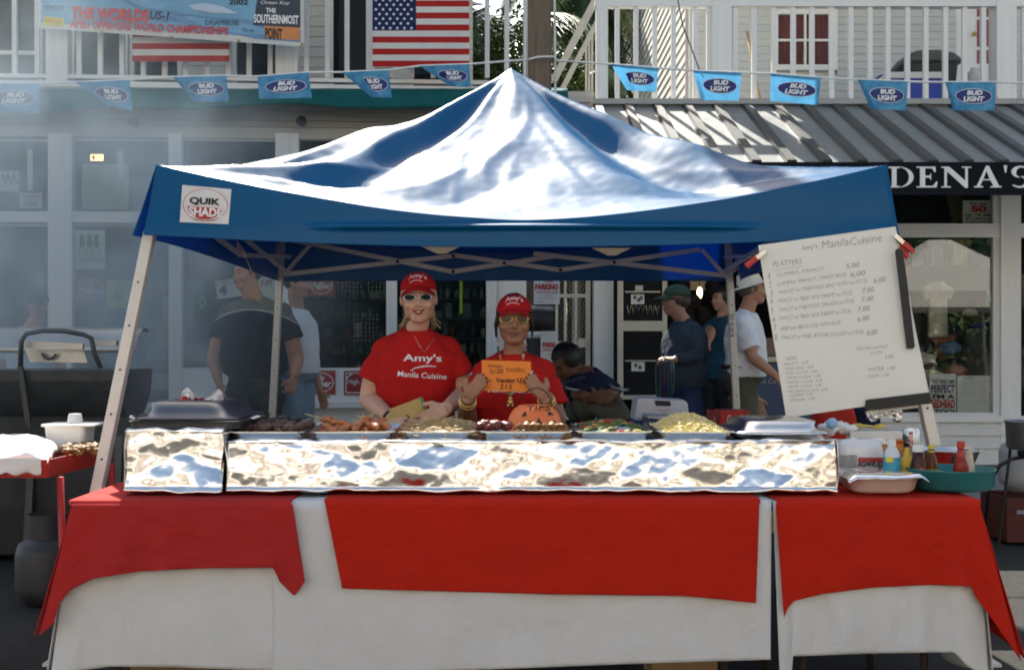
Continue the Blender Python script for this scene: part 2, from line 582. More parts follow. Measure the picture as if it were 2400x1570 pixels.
# door recess on the right of the shop: white wall, dark door leaf, steel security gate
pslab(LP, "wall", 1166, 326, 1236, 943, 0.01, 0.12, WHITE, lb)
for k in range(7):
    pslab(LP, "wall_board", 1178, 655+k*38, 1236, 690+k*38, 0.002, 0.009, WHITE, lb)
pslab(LP, "wall", 1236, 300, 1392, 640, 0.0, 0.12, GREYW, lb)
dl = MB()
a, b = LP.pt(1237, 940, .12), LP.pt(1300, 640, .12)
dl.box((a.x, .12, a.z), (b.x, .16, b.z))
door = dl.build("door", DARK, lb, local=True)
gate = MB()
for x0, x1 in ((1302, 1308), (1322, 1328), (1347, 1353), (1373, 1384)):
    a, b = LP.pt(x0, 960, .05), LP.pt(x1, 640, .05)
    gate.box((a.x, .05, a.z), (b.x, .08, b.z))
for y0, y1 in ((689, 697), (800, 806), (900, 906)):
    a, b = LP.pt(1303, y1, .054), LP.pt(1380, y0, .054)
    gate.box((a.x, .054, a.z), (b.x, .076, b.z))
gate = gate.build("security_gate", CREAM, lb, local=True)
mesh_mb = MB()
a, b = LP.pt(1304, 955, .066), LP.pt(1376, 640, .066)
step = 0.034
n = int((b.x-a.x+b.z-a.z)/step)+2
for k in range(-n, n):
    for sgn in (1, -1):
        # diagonals of the expanded metal, twice as tall as wide
        x0 = a.x + k*step; pts = []
        L = (b.z-a.z)
        dx = L*0.5*sgn
        xs, zs_ = (x0, a.z), (x0+dx, b.z)
        t0, t1 = 0.0, 1.0
        lo, hi = a.x, b.x
        for (p, q) in (((lo-x0), dx), ):
            pass
        ta, tb = (lo-x0)/dx, (hi-x0)/dx
        t0, t1 = max(0, min(ta, tb)), min(1, max(ta, tb))
        if t1 - t0 > 0.01:
            mesh_mb.tube([(x0+dx*t0, .066, a.z+L*t0), (x0+dx*t1, .066, a.z+L*t1)], 0.0022, 3)
mesh_mb.build("expanded_mesh", mat("grey_steel_mesh", (0.35, .34, .32), .5, .6), gate, local=True)["kind"] = "stuff"
a, b = LP.pt(1356, 814, .02), LP.pt(1377, 793, .02)
MB().box((a.x, .02, a.z), (b.x, .05, b.z)).build("lock_box", CREAM, gate, local=True)
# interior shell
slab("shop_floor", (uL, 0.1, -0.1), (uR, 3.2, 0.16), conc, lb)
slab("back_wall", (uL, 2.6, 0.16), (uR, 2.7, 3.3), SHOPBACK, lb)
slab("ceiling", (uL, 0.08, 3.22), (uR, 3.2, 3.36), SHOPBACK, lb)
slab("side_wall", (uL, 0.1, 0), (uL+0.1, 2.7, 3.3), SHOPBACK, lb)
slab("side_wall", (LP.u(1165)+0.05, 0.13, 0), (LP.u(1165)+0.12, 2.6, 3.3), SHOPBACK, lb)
# balcony
BV = -0.30
zf = LP.z(203, 600, BV)
slab("balcony_floor", (uL, BV-0.02, zf-0.05), (LP.u(1300, BV), 2.0, zf), GREYW, lb)
pslab(LP, "balcony_fascia", -420, 196, 1330, 209, BV-0.05, BV-0.021, WHITE2, lb, ref=600)
pslab(LP, "bottom_rail", -420, 181, 1236, 190, BV, BV+0.06, WHITE2, lb, ref=600)
ztop = LP.z(-62, 600, BV)
slab("top_rail", (uL, BV-0.01, ztop), (LP.u(1236, BV), BV+0.08, ztop+0.06), WHITE2, lb)
for px in (33, 86, 184, 234, 285, 335, 385, 435, 485, 535, 583, 633, 718, 767, 813, 915, 965, 1015, 1065, 1142, 1188, 1232):
    pslab(LP, "baluster", px-5.5, -62, px+5.5, 182, BV+0.01, BV+0.05, WHITE2, lb)
for a, b in ((-430, -380), (107, 158), (645, 697), (858, 877), (1229, 1236)):
    w = 0.12 if b-a > 30 else 0.06
    o = pslab(LP, "balcony_post", a, -700, b, 196, BV-0.012, BV+w, WHITE2, lb)
# upper wall with dark openings
UV = 1.6
zu0, zu1 = zf, 7.0
opens = [(-300, 100), (165, 300), (305, 425), (545, 655), (772, 868), (960, 1095)]
solid = [(-420, -300), (100, 165), (300, 305), (425, 545), (655, 772), (868, 960), (1095, 1108)]
for a, b in solid:
    ua, ub = LP.u(a, UV), LP.u(b, UV)
    for k in range(14):
        z0 = zu0 + k*0.11
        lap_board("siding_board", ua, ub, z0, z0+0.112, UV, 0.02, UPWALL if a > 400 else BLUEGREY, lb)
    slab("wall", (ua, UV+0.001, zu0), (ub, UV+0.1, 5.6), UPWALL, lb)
for a, b in opens:
    ua, ub = LP.u(a, UV), LP.u(b, UV)
    slab("window_pane", (ua+.04, UV+0.03, zu0+0.1), (ub-.04, UV+0.036, 5.4), GLASS, lb)
    slab("window_frame", (ua, UV-0.01, zu0), (ua+0.04, UV+0.05, 5.5), WHITE2, lb)
    slab("window_frame", (ub-0.04, UV-0.01, zu0), (ub, UV+0.05, 5.5), WHITE2, lb)
    if a < 0: slab("window_frame", (ua+.04, UV-0.005, 4.35), (ub-.04, UV+0.045, 4.39), WHITE2, lb)
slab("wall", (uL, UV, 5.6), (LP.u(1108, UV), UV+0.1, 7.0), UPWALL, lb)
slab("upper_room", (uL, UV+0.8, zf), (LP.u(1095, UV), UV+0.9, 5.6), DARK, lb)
slab("unseen_balcony_roof", (uL, BV-0.3, 6.25), (LP.u(1236, BV), UV+0.1, 6.4), GREYW, lb)  # above the view, put in to shade the balcony
slab("roof", (uL, UV-0.4, 7.0), (LP.u(1108, UV), 12, 7.15), GREYW, lb)
slab("wall", (LP.u(1108, UV)-0.12, UV+0.1, zf), (LP.u(1108, UV)-0.01, 11.5, 7.0), UPWALL, lb)
slab("ground_floor_roof", (LP.u(1108, UV), UV, 3.3), (uR, 4.0, 3.4), GREYW, lb)

# teal awning valance below the balcony
teal = cloth_mat("teal_awning_canvas", lin(20, 92, 92), 0.7, 0.1, bump=0.2, bs=300, var=0.2)
def val(u, v):
    px = -430 + 1760*u
    sag = 5*math.sin(px/150.0) + 4*math.sin(px/61.0)
    p = LP.pt(px, 209 + (50 + sag)*v, BV-0.06)
    p.y += -0.10*math.sin(v*math.pi*0.6) + 0.015*nz((px*0.02, v*2, 0))
    return p
aw = MB().sheet(120, 8, val, 0.004).build("valance", teal, lb, smooth=True, local=True)
# spot lamps under the valance
for px, py in ((318, 285), (708, 282)):
    c = LP.pt(px, py, -0.14)
    sl = MB().tube([c + Vector((-.02, .12, .05)), c + Vector((0, .02, 0.03))], 0.012, 6)
    sl.lathe([(0.02, -.04), (0.04, -.02), (0.05, .05), (0.045, .052), (0.03, 0.0), (0.0, -.01)], c, 12, M=Matrix.Rotation(R(115), 4, 'X'))
    sl.build("spot_lamp", mat("dark_grey_metal", (.05, .055, .06), .5, .3), lb, smooth=True, local=True)

# ------------------------------------------------------------------ right building
RY = 10.2
RP = Plane(0.0, RY, 0.0)
rb = thing("white_house", "white two storey house with ribbed metal awning and balcony on the right", "building", (0, RY, 0))
RXL, RXR = RP.u(1393), RP.u(2720)
pslab(RP, "pillar", 1393, 330, 1438, 1090, 0.0, 0.25, WHITE, rb)
pslab(RP, "pillar", 2346, 330, 2393, 1090, -0.03, 0.2, WHITE, rb)
pslab(RP, "pillar", 2040, 330, 2066, 1090, -0.03, 0.2, WHITE, rb)
pslab(RP, "pillar", 2640, 330, 2700, 1090, -0.03, 0.2, WHITE, rb)
pslab(RP, "transom_bar", 2066, 524, 2346, 556, -0.02, 0.08, WHITE, rb)
pslab(RP, "transom_bar", 2393, 524, 2640, 556, -0.02, 0.08, WHITE, rb)
pslab(RP, "window_frame", 2328, 556, 2346, 975, -0.012, 0.06, WHITE2, rb)
pslab(RP, "window_frame", 2328, 400, 2346, 524, -0.012, 0.06, WHITE2, rb)
pslab(RP, "window_frame", 2066, 967, 2328, 976, -0.011, 0.06, WHITE2, rb)
pslab(RP, "window_sill", 2060, 976, 2640, 989, -0.06, 0.1, WHITE, rb)
pslab(RP, "window_pane", 2066, 556, 2328, 967, 0.02, 0.026, glass_mat("reflecting_shop_glass", (0.90, 0.92, 0.90), 0.055), rb)
pslab(RP, "window_pane", 2066, 400, 2328, 524, 0.02, 0.026, GLASS, rb)
pslab(RP, "window_pane", 2393, 556, 2640, 976, 0.02, 0.026, GLASS, rb)
pslab(RP, "window_pane", 2393, 400, 2640, 524, 0.02, 0.026, GLASS, rb)
zz = [RP.z(y) for y in (1088, 1050, 1020, 990)]
for k in range(3):
    lap_board("siding_board", RP.u(2040), RXR, zz[k]+0.001, zz[k+1]+0.004, 0.0, 0.04, WHITE2, rb)
slab("foundation", (RP.u(2040), 0.0, 0), (RXR, 0.5, zz[0]), conc, rb)
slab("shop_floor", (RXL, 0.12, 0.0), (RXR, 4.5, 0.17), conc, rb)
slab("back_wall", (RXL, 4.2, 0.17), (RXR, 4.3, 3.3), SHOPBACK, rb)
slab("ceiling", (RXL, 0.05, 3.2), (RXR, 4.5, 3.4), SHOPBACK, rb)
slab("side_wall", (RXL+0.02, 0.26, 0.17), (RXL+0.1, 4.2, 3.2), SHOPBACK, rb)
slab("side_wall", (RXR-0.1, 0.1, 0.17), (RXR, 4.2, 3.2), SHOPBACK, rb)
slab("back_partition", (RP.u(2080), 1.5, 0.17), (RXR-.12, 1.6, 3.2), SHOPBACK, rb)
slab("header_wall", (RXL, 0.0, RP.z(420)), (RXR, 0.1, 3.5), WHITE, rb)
# ribbed metal awning
AWM = mat("weathered_grey_sheet_metal", (0.23, 0.24, 0.23), 0.5, 0.0, 0.12, 6, 0.05, 30, dirt=0.3)
AYt, AZt = -0.02, RP.z(247)
AYb = 8.5 - RY
AZb = P(2200, 381, 8.5).z
awn = MB()
axl, axr = 0.74, 5.6
awn.prism([(axl, AYt, AZt-0.03), (axl, AYb, AZb-0.03), (axl, AYb, AZb-0.05), (axl, AYt, AZt-0.05)], (axr-axl, 0, 0))
awn = awn.build("awning", AWM, rb, local=True)
sp = 0.274
nr = int((axr-axl)/sp)
slope = math.atan2(AZt-AZb, AYt-AYb); Ls = math.hypot(AYt-AYb, AZt-AZb)
pan = MB().box((-sp/2+0.045, 0, -0.028), (sp/2-0.045, Ls, -0.012)).mesh("awning_pan", AWM)
rib = MB()
prof = [(-.046, -.012), (-.034, .022), (.034, .022), (.046, -.012)]
rib.prism([(x, 0, z) for x, z in prof], (0, Ls, 0))
rib = rib.mesh("awning_rib", mat("shadow_toned_rib_metal", (0.055, 0.06, 0.06), 0.5, 0, .15, 8, dirt=.3))  # darker copy of the sheet metal; rib shadows put into the colour
for k in range(nr+1):
    x = axl + 0.06 + k*sp
    M = Matrix.Translation((x, AYb, AZb)) @ Matrix.Rotation(slope, 4, 'X')
    mobj("awning_rib", rib, awn, M)
    if k < nr:
        mobj("awning_pan", pan, awn, Matrix.Translation((sp/2, 0, 0)) @ M)
NAVY = cloth_mat("navy_canvas", (0.005, 0.006, 0.011), 0.8, var=0.2)
zf0 = P(2200, 458, 8.5).z
fas = MB().box((axl, AYb-0.03, zf0), (axr, AYb, AZb-0.002)).build("fascia", NAVY, rb, local=True)
slab("awning_side", (axl-0.012, AYb, AZb-0.25), (axl-0.002, AYt, AZb-0.06), NAVY, rb)
# serif letters D E N A ' S cut as flat shapes
def serif(parent):
    Yl = 8.5-0.033
    def poly(pts, name="letter"):
        MB().prism([P(x, y, Yl) for x, y in pts], (0, -0.004, 0)).build(name, WHITEINK, parent)
    def ring(cx, cy, rx, ry, a0, a1, w0, w1, n=18, name="letter"):
        mb = MB()
        vs = []
        for i in range(n+1):
            a = R(a0+(a1-a0)*i/n)
            w = w0+(w1-w0)*math.sin(math.pi*i/n)
            vs.append((P(cx+rx*math.cos(a), cy-ry*math.sin(a), Yl), P(cx+(rx-w)*math.cos(a), cy-(ry-w*0.45)*math.sin(a), Yl)))
        k = [p for q in vs for p in q]
        mb.add(k, [(2*i, 2*i+1, 2*i+3, 2*i+2) for i in range(n)])
        mb.add([p+Vector((0, -.004, 0)) for p in k], [(2*i, 2*i+2, 2*i+3, 2*i+1) for i in range(n)])
        mb.build(name, WHITEINK, parent)
    t, b = 391, 440
    # D
    poly([(2082,t),(2108,t),(2108,t+4),(2101,t+4),(2101,b-4),(2108,b-4),(2108,b),(2082,b),(2082,b-4),(2090,b-4),(2090,t+4),(2082,t+4)])
    ring(2105, (t+b)/2, 36, 24.5, -88, 88, 2, 11)
    # E
    poly([(2148,t),(2192,t),(2193,t+13),(2190,t+13),(2184,t+4),(2168,t+4),(2168,t+21),(2178,t+21),(2182,t+15),(2182,t+32),(2178,t+26),(2168,t+26),(2168,b-4),(2186,b-4),(2194,b-14),(2197,b-14),(2195,b),(2148,b),(2148,b-3),(2156,b-3),(2156,t+3),(2148,t+3)])
    # N
    poly([(2206,t),(2224,t),(2262,b-16),(2262,t+3),(2254,t+3),(2254,t),(2276,t),(2276,t+3),(2268,t+3),(2268,b+1),(2262,b+1),(2219,t+11),(2219,b-3),(2228,b-3),(2228,b),(2206,b),(2206,b-3),(2213,b-3),(2213,t+3),(2206,t+3)])
    # A
    poly([(2311,t-2),(2317,t-2),(2341,b-4),(2347,b-3),(2347,b),(2321,b),(2321,b-3),(2328,b-4),(2321,b-17),(2303,b-17),(2297,b-4),(2304,b-3),(2304,b),(2283,b),(2283,b-3),(2289,b-4)])
    MB().prism([P(x, y, Yl-0.0045) for x, y in [(2312,t+10),(2319,b-20),(2305,b-20)]], (0, -.002, 0)).build("letter_counter", NAVY, parent)
    poly([(2352,t-3),(2360,t-3),(2358,t+14),(2355,t+14)], "apostrophe")
    ring(2391, t+12, 21, 14, 40, 262, 5, 12)
    ring(2391, b-13, 22, 14, 85, -150, 5, 12)
serif(fas)
# balcony
BY = 0.05
zf2 = RP.z(243, 1800, BY)
slab("balcony_floor", (RXL, BY-0.06, zf2-0.08), (RXR, 2.2, zf2), GREYW, rb)
slab("gutter", (axl, BY-0.12, zf2-0.03), (RXR, BY-0.061, zf2+0.02), mat("grey_gutter", (.33,.33,.31), .5, .2, dirt=.4), rb)
pslab(RP, "top_rail", 1395, -2, 2720, 15, BY-0.02, BY+0.07, WHITE, rb, ref=1800)
for px in (1447, 1491, 1535, 1579, 1630, 1662, 1724, 1768, 1815, 1860, 1904, 1950, 1995, 2040, 2082, 2128, 2171, 2217, 2262, 2306, 2402, 2447, 2492):
    pslab(RP, "baluster", px-5.5, 15, px+5.5, 241, BY+0.005, BY+0.045, WHITE, rb)
for a, b in ((1398, 1425), (1669, 1714), (2337, 2383)):
    pslab(RP, "balcony_post", a, -620, b, 242, BY-0.03, BY+0.1 + (0.05 if b-a > 30 else 0), WHITE, rb)
WV = 2.0
zw0 = zf2
wx0, wx1 = 1.98, RXR
win = (RP.u(1812, WV), RP.u(1962, WV), RP.z(166, 1880, WV), RP.z(-140, 1880, WV))
dor = (RP.u(2240, WV), RP.u(2352, WV), zw0, zw0+2.1)
BH = 0.082
SIDW = mat("shade_dimmed_white_siding", (0.56, 0.57, 0.55), 0.7, 0, 0.08, 5, 0.1, 40, dirt=0.12)  # house white dimmed in the colour for the shade upstairs
for k in range(34):
    z0 = zw0 + k*BH
    segs = [(wx0, wx1)]
    for (a, b, c, d) in (win, dor):
        if z0 + BH > c and z0 < d:
            segs = [s for q in segs for s in ((q[0], a), (b, q[1])) if a >= q[0] and b <= q[1]] if any(a >= q[0] and b <= q[1] for q in segs) else segs
            # keep untouched segments too
    if len(segs) == 1 and (z0 + BH > win[2] and z0 < win[3]):
        segs = [(wx0, win[0]), (win[1], wx1)]
    # recompute plainly
    cuts = [(a, b) for (a, b, c, d) in (win, dor) if z0+BH > c and z0 < d]
    segs, x = [], wx0
    for a, b in sorted(cuts):
        segs.append((x, a)); x = b
    segs.append((x, wx1))
    for a, b in segs:
        lap_board("siding_board", a, b, z0, z0+BH+0.003, WV, 0.018, SIDW, rb)
slab("wall", (wx0, WV+0.06, zw0), (wx1, WV+0.2, 7.1), WHITE, rb)
# upstairs window with pink curtains
wf = MB()
a, b, c, d = win
for lo, hi in (((a, WV-.03, c), (a+.05, WV+.05, d)), ((b-.05, WV-.03, c), (b, WV+.05, d)), ((a+.05, WV-.03, c), (b-.05, WV+.05, c+.06)),
               ((a+.05, WV-.02, RP.z(28, 1880, WV)-.03), (b-.05, WV+.04, RP.z(28, 1880, WV)+.03))):
    wf.box(lo, hi)
wino = wf.build("window", WHITE, rb, local=True)
for mx in (0.5,):
    MB().box((a+(b-a)*mx-.012, WV-.012, c+.06), (a+(b-a)*mx+.012, WV+.02, d)).build("muntin", WHITE, wino, local=True)
zmid = RP.z(95, 1880, WV)
MB().box((a+.05, WV-.01, zmid-.012), (a+(b-a)*.5-.012, WV+.018, zmid+.012)).build("muntin", WHITE, wino, local=True)
MB().box((a+(b-a)*.5+.012, WV-.01, zmid-.012), (b-.05, WV+.018, zmid+.012)).build("muntin", WHITE, wino, local=True)
slab("window_pane", (a+.05, WV+.022, c+.06), (b-.05, WV+.026, d), GLASS, wino)
pink = cloth_mat("dusty_red_curtain", (0.36, 0.10, 0.10), 0.85, 0.2, var=0.15)
for s0, s1 in ((a+.05, a+(b-a)*.56), (a+(b-a)*.56, b-.05)):
    MB().sheet(40, 6, lambda u, v: Vector((s0+(s1-s0)*u, WV+.045+.008*math.sin(u*34), c+.06+(d-c)*v)), .002).build("curtain", pink, wino, smooth=True, local=True)
# balcony door with red glazed lites
a, b, c, d = dor
MB().box((a, WV+.0, c), (b, WV+.05, d)).build("door", WHITE, rb, local=True)
dr = [o for o in rb.children if o.name.startswith("door")][-1]
redg = mat("red_curtained_lite", (0.26, 0.06, 0.06), 0.3)
for y0, y1 in ((-40, 12), (18, 40), (47, 110), (118, 150)):
    for x0, x1 in ((2290, 2302), (2307, 2318)):
        p, q = RP.pt(x0, y1, WV-.004), RP.pt(x1, y0, WV-.004)
        MB().box((p.x, WV-.008, p.z), (q.x, WV-.001, q.z)).build("door_lite", redg, dr, local=True)
MB().ell(RP.pt(2284, 80, WV-.04), .025).build("door_knob", mat("brass", (.6, .42, .15), .3, .9), dr, smooth=True, local=True)
slab("unseen_balcony_roof", (1.75, -0.35, 6.35), (RXR, WV+0.2, 6.5), WHITE, rb)  # above the view; left end set back so sun reaches the awning
slab("roof", (1.75, WV-0.3, 7.1), (RXR, 12, 7.25), GREYW, rb)
# side wall that runs back along the gap
for k in range(30):
    lap_board("siding_board", WV+0.2, 9.5, zw0-0.3+k*0.125, zw0-0.3+k*0.125+0.128, 1.97, 0.02, WHITE, rb, axis='y')
slab("side_wall", (1.975, WV+0.21, zw0-0.4), (2.1, 9.5, 7.0), WHITE, rb)
# outside stair rail at the gap
for (p, q, w) in (((1296, 192), (1412, -30), 0.07), ((1302, 240), (1430, -6), 0.05)):
    A, B = P(*p, 11.2), P(*q, 11.2)
    MB().bar(A, B, w, 0.05, up=(0, 1, 0)).build("stair_rail", GREYW, rb)
for px in (1374, 1381, 1388):
    MB().bar(P(px, 245, 11.25), P(px, 60+(1395-px)*2.2, 11.25), 0.02, 0.03, up=(0,1,0)).build("stair_baluster", GREYW, rb)

# far white wing seen through the balcony, with two dark louvres
far = thing("far_house", "white house wall with two small dark windows seen through balcony rails", "house", (1.6, 22, 0))
MB().box((1.55, 22, 0), (4.5, 26, 9)).build("wall", WHITE, far)
for x0, x1, y0, y1 in ((1431, 1446, 12, 36), (1461, 1471, 13, 42)):
    p, q = P(x0, y1, 21.97), P(x1, y0, 21.97)
    MB().box((p.x, 21.96, p.z), (q.x, 22.0-.002, q.z)).build("window", DARK, far)

# opposite side of the street (behind the photographer): sunlit fronts that the foil and the panes mirror
opp_m = mat("sunlit_cream_stucco", (0.62, 0.54, 0.42), 0.8, 0, 0.1, 1)
for i, (x0, x1, h, c) in enumerate(((-26, -9.2, 7.5, (0.70, 0.62, 0.50)), (-9, 2.8, 6.5, (0.76, 0.72, 0.64)), (3, 11.8, 8.0, (0.70, 0.61, 0.48)), (12, 28, 7.0, (0.72, 0.68, 0.60)))):
    nm = ("cream", "white", "tan", "pale")[i]
    t = thing("street_building", ("cream shop row across the street beyond the white building", "white shop front across the street facing the stall", "tall tan shop building across the street", "pale building at the far end across the street")[i], "building", ((x0+x1)/2, -12, 0), "buildings across the street")
    MB().box((x0, -20, 0), (x1, -11, h)).build("wall", mat("stucco_"+nm, c, .8, 0, .1, 1), t)
    nwin = int((x1-x0)/2.4)
    for k in range(nwin):
        cx = x0 + (k+.5)*(x1-x0)/nwin
        for z0, z1 in ((0.8, 2.6), (4.0, 5.6)):
            MB().box((cx-.6, -11.0+.002, z0), (cx+.6, -10.95, z1)).build("window", DARK, t)
    MB().box((x0, -11+.003, 3.0), (x1, -9.6, 3.15)).build("awning", mat("awn_"+nm, (0.5, .2, .12) if i % 2 else (.2, .25, .35), .7), t)
# second stall: white canopy tent across the lane, mirrored in the shop window
wt = thing("white_canopy_tent", "white vendor canopy tent across the lane mirrored in shop window", "tent", (8.4, -1.2, 0))
wfab = cloth_mat("white_canopy_fabric", (0.80, 0.78, 0.75), 0.7, 0.3)
cx, cy = 8.4, -1.2
MB().add([(cx-1.6,cy-1.6,2.3),(cx+1.6,cy-1.6,2.3),(cx+1.6,cy+1.6,2.3),(cx-1.6,cy+1.6,2.3),(cx,cy,3.5),
          (cx-1.6,cy-1.6,2.0),(cx+1.6,cy-1.6,2.0),(cx+1.6,cy+1.6,2.0),(cx-1.6,cy+1.6,2.0)],
         [(0,1,4),(1,2,4),(2,3,4),(3,0,4),(5,6,1,0),(6,7,2,1),(7,8,3,2),(8,5,0,3)]).build("canopy", wfab, wt)
for sx in (-1, 1):
    for sy in (-1, 1):
        MB().bar((cx+sx*1.75, cy+sy*1.75, 0), (cx+sx*1.55, cy+sy*1.55, 2.2), .04, .04).build("leg", ALU, wt)
# ------------------------------------------------------------------ blue canopy tent
tent = thing("canopy_tent", "blue pop up canopy tent with slanted legs over the food stall", "tent", (0.0, 6.1, 0))
TF = [Vector((-1.49, 4.6, 0)), Vector((1.571, 4.6, 0)), Vector((-1.60, 7.6, 0)), Vector((1.50, 7.6, 0))]
ZP, ZC = 2.80, 2.01
blue = cloth_mat("blue_canopy_fabric", lin(10, 106, 158), 0.46, 0.38, lin(10, 105, 185), bump=0.04, bs=400, var=0.05, spec=0.5)
_b = blue.node_tree.nodes["Principled BSDF"]
_b.inputs["Coat Weight"].default_value = 1.0
_b.inputs["Coat Roughness"].default_value = 0.32
_b.inputs["Coat IOR"].default_value = 1.34
_b.inputs["IOR"].default_value = 1.12
def xy(u, v):
    a = TF[0].lerp(TF[1], (u+1)/2); b = TF[2].lerp(TF[3], (u+1)/2)
    return a.lerp(b, (v+1)/2)
def eave_drop(e, side):
    d = 0.24 if side == 'f' else 0.10
    return d*(1-abs(e)**1.6)
def roof(u, v):
    s = max(abs(u), abs(v))
    p = xy(u, v)
    if s < 1e-6:
        return Vector((p.x, p.y, ZP))
    front = abs(v) >= abs(u) and v < 0
    e = (u if abs(v) >= abs(u) else v)/s
    wf = 1.0 if front else 0.0
    # blend the front sag into the sides only away from the corners
    ze = ZC - eave_drop(e, 'f' if front else 'b')
    w = abs(e)**3
    ex = 1.65*w + (1.22 if front else 1.35)*(1-w)
    z = ze + (ZP-ze)*(1-s)**ex
    rise = math.sin(math.pi*min(1, s))
    if front:
        # valleys beside both ridges, belly in the middle
        z -= 0.11*math.exp(-((e-0.66)/0.17)**2)*rise
        z -= 0.075*math.exp(-((e+0.60)/0.11)**2)*math.sin(math.pi*min(1, s*1.1))
        z += 0.030*math.exp(-((e+0.80)/0.08)**2)*rise
        z += 0.035*math.exp(-((e-0.1)/0.35)**2)*rise
        p.y -= 0.05*(1-abs(e)**2)*s**4
    ang = math.atan2(v, u)
    # radial gathers under the peak
    g = max(0.0, 1-s*1.7)
    z += 0.013*g*min(1, s*6)*math.sin(ang*11 + 2.0*nz((u*3, v*3, 0)))
    # tension folds fanning out of the corners
    for cu, cv, ph in ((-1, -1, 0.4), (1, -1, 1.3), (-1, 1, 2.1), (1, 1, 0.2)):
        du, dv = u-cu, v-cv
        d = math.hypot(du, dv)
        if d < 1.5:
            a = math.atan2(dv*(-cv), du*(-cu))
            amp = (0.065 if cu < 0 else 0.030)*min(1, d*2.0)*math.exp(-(d/0.88)**2)
            fade = min(1.0, (1-s)*6+0.15)
            z += amp*fade*(1-abs(2*((a/(math.pi/2)*5.2 + ph + 0.5*nz((u*2, v*2, ph))) % 1)-1)*2)*0.6
    # soft random slack, stretched along the slope
    q = Vector((p.x*1.6, p.y*2.6, 0))
    z += 0.048*nz(q, 1.1, 3.1)*rise + 0.020*nz((ang*4.5, s*1.6, 5.0))*rise*min(1, s*2) + 0.007*nz((ang*11, s*3.0, 2.0))*rise*s + 0.007*max(0.0, 1-6*abs(nz((ang*2.6+s*.8, s*1.3, 7.0))))*rise*min(1, s*3) + 0.004*max(0.0, 1-6*abs(nz((ang*6.0-s*1.5, s*2.2, 3.0))))*rise*s + 0.0030*(abs(nz(q, 6.0, 1.0))-.25)*min(1, (1-s)*8) + 0.0012*nz(q, 17.0, 1.0)*min(1, (1-s)*8)
    return Vector((p.x, p.y, z))
NR = 190
def roof01(a, b):
    u, v = 2*a-1, 2*b-1
    # denser samples near the eaves
    return roof(u, v)
cano = MB().sheet(NR, NR, roof01, 0.002).build("canopy", blue, tent, smooth=True)
# valances hang from the four eaves
def vz(e, side): return (1.71 - 0.05*(1-e*e)) if side == 'f' else 1.71 + 0.0*e
def valance(side):
    def fn(a, t):
        e = 2*a-1
        uv = {'f': (e, -1), 'b': (e, 1), 'l': (-1, e), 'r': (1, e)}[side]
        p = roof(*uv)
        z1 = vz(e, side)
        out = {'f': Vector((0,-1,0)), 'b': Vector((0,1,0)), 'l': Vector((-1,0,0)), 'r': Vector((1,0,0))}[side]
        q = Vector((p.x, p.y, p.z + (z1-p.z)*t))
        flare = 0.045*t*abs(e)**3 + 0.012*t
        q += out*flare
        if side == 'f':
            # the truss bar pushes a long soft crease into the middle of the panel
            mid = max(0.0, min(1.0, (0.62-abs(e-0.03))*8))
            zc = 1.745
            q += out*0.030*mid*math.exp(-((q.z-zc)/0.011)**2)
            q += out*(0.010*nz((p.x*1.1, q.z*7, 0.3))*t)
        q += out*0.006*nz((p.x*3+p.y*3, q.z*5, 9))*t
        if side in 'lr':
            q += Vector((e*0.03*t*abs(e)**6, 0, 0))
        # slant out at the corners along the legs
        k = 0.035*t*abs(e)**10
        q += {'f': Vector((math.copysign(k, e),0,0)), 'b': Vector((math.copysign(k, e),0,0)), 'l': Vector((0,math.copysign(k, e),0)), 'r': Vector((0,math.copysign(k, e),0))}[side]
        return q
    return MB().sheet(150, 44, fn, 0.002 if side in 'fr' else -0.002).build("valance", blue, tent, smooth=True)
vf = valance('f')
for s_ in 'blr': valance(s_)
bv = bvh_of(vf)
def on_val(px, py, off=0.004):
    d = P(px, py, 1.0) - Vector((0, 0, H))
    hit = bv.ray_cast(Vector((0, 0, H)), d.normalized())
    p = hit[0] if hit[0] is not None else P(px, py, 4.58)
    return p + Vector((0, -off, 0))
# sewn-on maker's patch
TLp, TRp, BLp, BRp = (428, 434), (543, 444), (422, 521), (536, 526)
def quad(u, v, A=TLp, B=TRp, C=BLp, D=BRp):
    x = (A[0]*(1-u)+B[0]*u)*(1-v) + (C[0]*(1-u)+D[0]*u)*v
    y = (A[1]*(1-u)+B[1]*u)*(1-v) + (C[1]*(1-u)+D[1]*u)*v
    return x, y
patch = MB().sheet(12, 10, lambda u, v: on_val(*quad(u, v), 0.004), -0.002).build("maker_patch", cloth_mat("white_patch", (.74,.73,.70), .7), tent)
def oval(parent, m, cu, cv, ru, rv, w, off, a0=0, a1=360, name="oval"):
    mb = MB(); n = 40; vs = []
    for i in range(n+1):
        a = R(a0+(a1-a0)*i/n)
        for k in (1, 1-w):
            vs.append(on_val(*quad(cu+ru*k*math.cos(a), cv-rv*k*math.sin(a)), off))
    mb.add(vs, [(2*i, 2*i+1, 2*i+3, 2*i+2) for i in range(n)])
    return mb.build(name, m, parent)
oval(patch, REDINK, .5, .5, .46, .45, .025, .0055)
oval(patch, REDINK, .5, .56, .36, .33, .98, .0055, 180, 360, "half_oval")
def patch_text(s, u0, v0, u1, v1, m, bold=0.02, off=.007):
    uv, fs, _ = glyphs(s, bold)
    MB().add([on_val(*quad(u0+(u1-u0)*float(a), v1+(v0-v1)*float(b)), off) for a, b in uv], fs).build("lettering", m, patch)
patch_text("QUIK", .17, .30, .80, .52, INK, .04)
patch_text("SHADE", .17, .57, .86, .82, WHITEINK, .04)
patch_text("INSTANT CANOPY", .28, .88, .76, .93, INK, 0)
